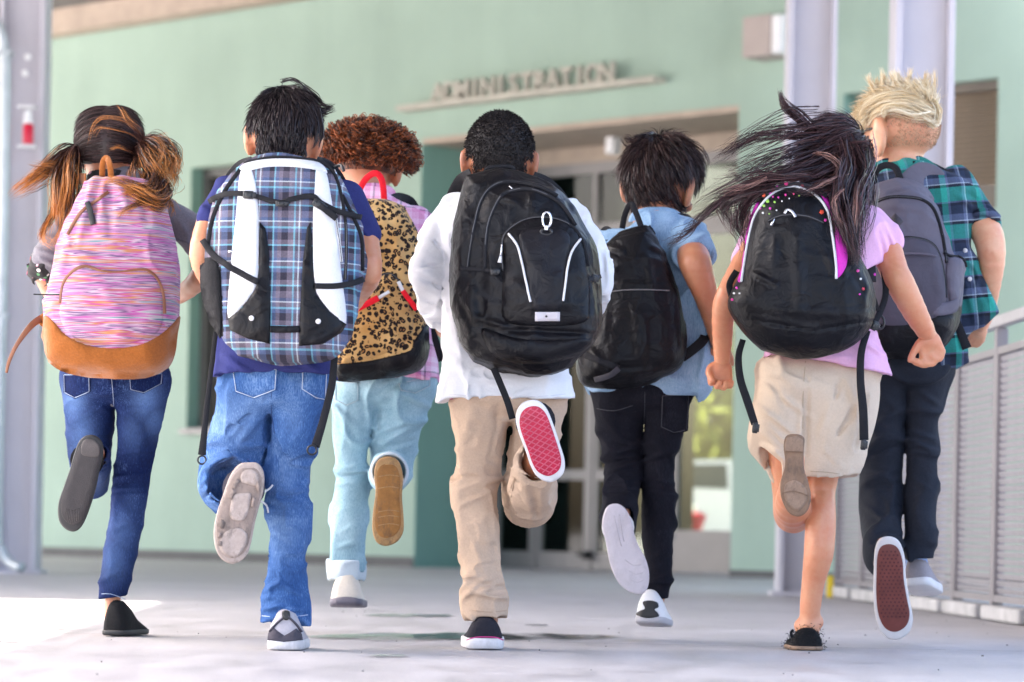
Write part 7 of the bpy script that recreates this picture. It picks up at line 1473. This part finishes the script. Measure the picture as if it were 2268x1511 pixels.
b = bag_thing(k, (2020, 790), 'grey backpack with a diamond patch and black base on the tall blond child')
o7 = [(1915, 470), (1926, 420), (1956, 403), (1996, 399), (2041, 415), (2073, 454), (2097, 528), (2112, 566), (2132, 574), (2130, 630), (2121, 690), (2107, 738), (2078, 772), (2032, 790), (1950, 788), (1915, 760), (1905, 680), (1903, 560)]
BG = Vol(D); BG.poly([tuple(p) for p in spline(o7, 4, True)], -.24, -.09, .045, .05, .05, .09)
for a in ((1934, 452, 1999, 437, -.005, 4), (1999, 437, 2067, 465, -.005, 4), (2067, 465, 2095, 580, -.005, 4), (1940, 475, 2060, 480, .004, 10), (2000, 580, 2060, 590, .004, 8), (2110, 600, 2105, 680, .006, 7), (1960, 500, 1970, 560, .003, 8), (2040, 600, 2060, 700, .005, 9), (1990, 640, 2030, 720, -.004, 9)): BG.fold(*a)
BG.ridge(.005, 9, 85); V, Qd = BG.mesh(.0054, 1); mk('bag_body', V, Qd, m_greyn, b); bv = bvh_of(V, Qd)
patch('front_pocket', [(1940, 560), (1965, 536), (1992, 531), (2022, 527), (2060, 538), (2080, 562), (2091, 610), (2094, 690), (2040, 720), (1960, 725), (1935, 690)], bv, m_greyd, b, .003, .008, .014, 16, 9, D - .25)
second_cloth(bpy.data.objects[[c.name for c in b.children if c.name.startswith('bag_body')][0]], b, [(1860, 714), (1960, 718), (2030, 710), (2070, 698), (2102, 690), (2150, 668), (2150, 840), (1860, 840)], m_black)
patch('black_base', [(1912, 712), (1960, 716), (2030, 708), (2070, 696), (2102, 688), (2122, 672), (2121, 700), (2108, 742), (2078, 776), (2032, 794), (1950, 792), (1914, 764)], bv, m_black, b, .004, .01, .006, 10, 9, D - .2); patch('base_trim', [(2062, 676), (2100, 668), (2120, 662), (2116, 690), (2080, 700), (2060, 694)], bv, m_greyn, b, .010, .006, .003, 6, 7, D - .2)
zip_line('zip', [(1934, 450), (1965, 438), (1999, 436), (2041, 442), (2069, 465), (2087, 520), (2097, 583)], bv, b, D, 7); zip_line('zip', [(1945, 548), (1992, 530), (2022, 527), (2060, 537), (2079, 562), (2090, 608), (2094, 660)], bv, b, D, 7); ribbon('pocket_flap', [(1990, 565), (2030, 564), (2072, 570)], 5, bv, m_greyn, b, D, .026); 
dm = patch('diamond_patch', [(1983, 473), (2001, 491), (1983, 510), (1966, 491)], bv, M_plain('dark_leather_patch', (.045, .038, .048), .5), b, .004, .005, 0, 6, 6, D - .25, False); patch('patch_slot', [(1980, 484), (1986, 484), (1986, 500), (1980, 500)], bv, m_rubber, dm, .009, .004, 0, 6, 5, D - .25, False)
patch('side_pocket', [(2098, 574), (2128, 572), (2133, 600), (2126, 660), (2108, 672), (2098, 640)], bv, m_greyn, b, .003, .008, .008, 8, 7, D - .15); cord('elastic', [(2090, 560), (2104, 568), (2122, 570), (2136, 580), (2140, 592)], .005, bv, m_tape, b, D, .004)
ribbon('handle', [(1934, 412, -.14), (1940, 380, -.16), (1962, 366, -.17), (1985, 374, -.18), (1998, 410, -.19)], 15, None, m_tape, b, D, 0, .005, 8)
ribbon('shoulder_strap', [(2010, 405, -.13), (2040, 385, -.11), (2072, 392, -.09), (2088, 420, -.08)], [44, 52, 44, 20], None, m_greyn, b, D, 0, .014); ribbon('strap_edge', [(2022, 362, -.08), (2060, 364, -.05), (2095, 380, -.03), (2124, 392, .0)], 11, None, m_tape, b, D, 0, .010); ribbon('shoulder_strap', [(1945, 400, -.06), (1935, 395, .02), (1925, 430, .08)], 26, None, m_greyn, b, D, 0, .012)
hang_strap('loose_strap', [(2112, 690, -.1), (2126, 730, -.1), (2142, 772, -.1)], [14, 18, 22], m_tape, b, D)
# undercut: stubble below, long bleached top
m_h7s = M_hair('sandy_stubble', (.34, .19, .11), (.62, .42, .27), None, .7); m_h7 = M_hair('bleached_hair', (.58, .40, .19), (.94, .86, .66), None, .5)
lowm = lambda n: np.where(n[:, 1] > .3, n[:, 2] > .3, np.where(np.abs(n[:, 0]) > .82, n[:, 2] > -.15, n[:, 2] > -.66)); topm = lambda n: (n[:, 2] > .48 - .45 * (n[:, 1] > .2)) | ((n[:, 2] > .2) & (n[:, 0] < -.3) & (n[:, 1] > .05))
C = scalp(6500, k.hc, k.hr * 1.005, k.hR, lowm, lambda n: np.stack([n[:, 0] * .3, n[:, 1] * .3, -1 + 0 * n[:, 0]], 1), .0065, 3, .5, .02, 0, 0, .4); strand_mesh('stubble', C, np.full(len(C), .0008), m_h7s, k.root, RNG.uniform(0, 1, len(C)))
k.scalp_base(topm, m_h7, 1.03)
C = scalp(4200, k.hc, k.hr * 1.05, k.hR, topm, lambda n: np.stack([-.55 + .9 * n[:, 0], .35 + 0 * n[:, 0], .20 - .25 * (n[:, 2] < .5)], 1), lambda n: .035 + .035 * RNG.random(len(n)), 8, .40, .15, 0, 0, .38, .12); strand_mesh('hair', C, np.full(len(C), .0009), m_h7, k.root, RNG.uniform(0, 1, len(C)))
SP = []
for q in range(26):
    x0 = 1945 + q * 4.6 + RNG.normal() * 5; h_ = 34 + 34 * RNG.random(); dx = -14 + 22 * (q / 25) + RNG.normal() * 9
    SP.append(([(x0, 216, .05, 9), (x0 + dx * .5, 216 - h_ * .55, .055 + RNG.normal() * .015, 6), (x0 + dx, 216 - h_, .055, 1.5)], 24))
G = SP + [([(2060, 240, .0, 16), (2030, 220, -.04, 14), (1990, 215, -.06, 12), (1950, 225, -.03, 12), (1915, 245, .02, 10), (1906, 280, .05, 5)], 110), ([(2068, 260, .0, 14), (2040, 245, -.06, 12), (1995, 232, -.08, 10), (1955, 236, -.06, 10), (1930, 256, -.0, 8), (1926, 278, .03, 3)], 80), ([(1960, 220, .05, 14), (1925, 230, .06, 14), (1906, 258, .07, 10), (1908, 288, .08, 6), (1920, 302, .08, 3)], 90), ([(2062, 230, .02, 12), (2076, 250, .0, 10), (2070, 275, -.02, 6), (2050, 268, -.06, 3)], 60), ([(1975, 232, -.06, 8), (1960, 248, -.075, 5), (1955, 262, -.08, 2)], 22), ([(2055, 255, -.04, 10), (2020, 258, -.09, 8), (1985, 248, -.1, 5), (1965, 250, -.095, 2)], 40)]
G = [(g, int(n * 1.7)) for g, n in G]; C = locks(G, D, 11, .005, .0012); strand_mesh('long_locks', C, RNG.uniform(.0007, .0012, len(C)), m_h7, k.root, RNG.uniform(0, 1, len(C)))
gl = thing('glasses', k.L(0, 1.2, -.2), 'dark framed glasses on the tall blond child', 'glasses'); m_gl = M_plain('dark_plastic_frame', (.03, .022, .02), .3)
for q in (-1, 1):
    tube('temple', [k.L(q * 1.00, 1.05, -.16), k.L(q * 1.05, .4, -.16), k.L(q * 1.10, -.05, -.15), k.L(q * 1.11, -.28, -.25), k.L(q * 1.08, -.36, -.46)], k.r * .045, m_gl, gl, 6)
    tube('rim', [k.L(q * .42 + .34 * math.cos(i * .4), 1.28, -.22 + .26 * math.sin(i * .4)) for i in range(16)], k.r * .04, m_gl, gl, 6, True)
V, Fc = ball(k.L(-1.12, -.30, -.42), k.r * .035); mk('temple_tip', V, Fc, m_silver, gl)
tube('bridge', [k.L(-.1, 1.30, -.16), k.L(0, 1.34, -.14), k.L(.1, 1.30, -.16)], k.r * .04, m_gl, gl, 6)
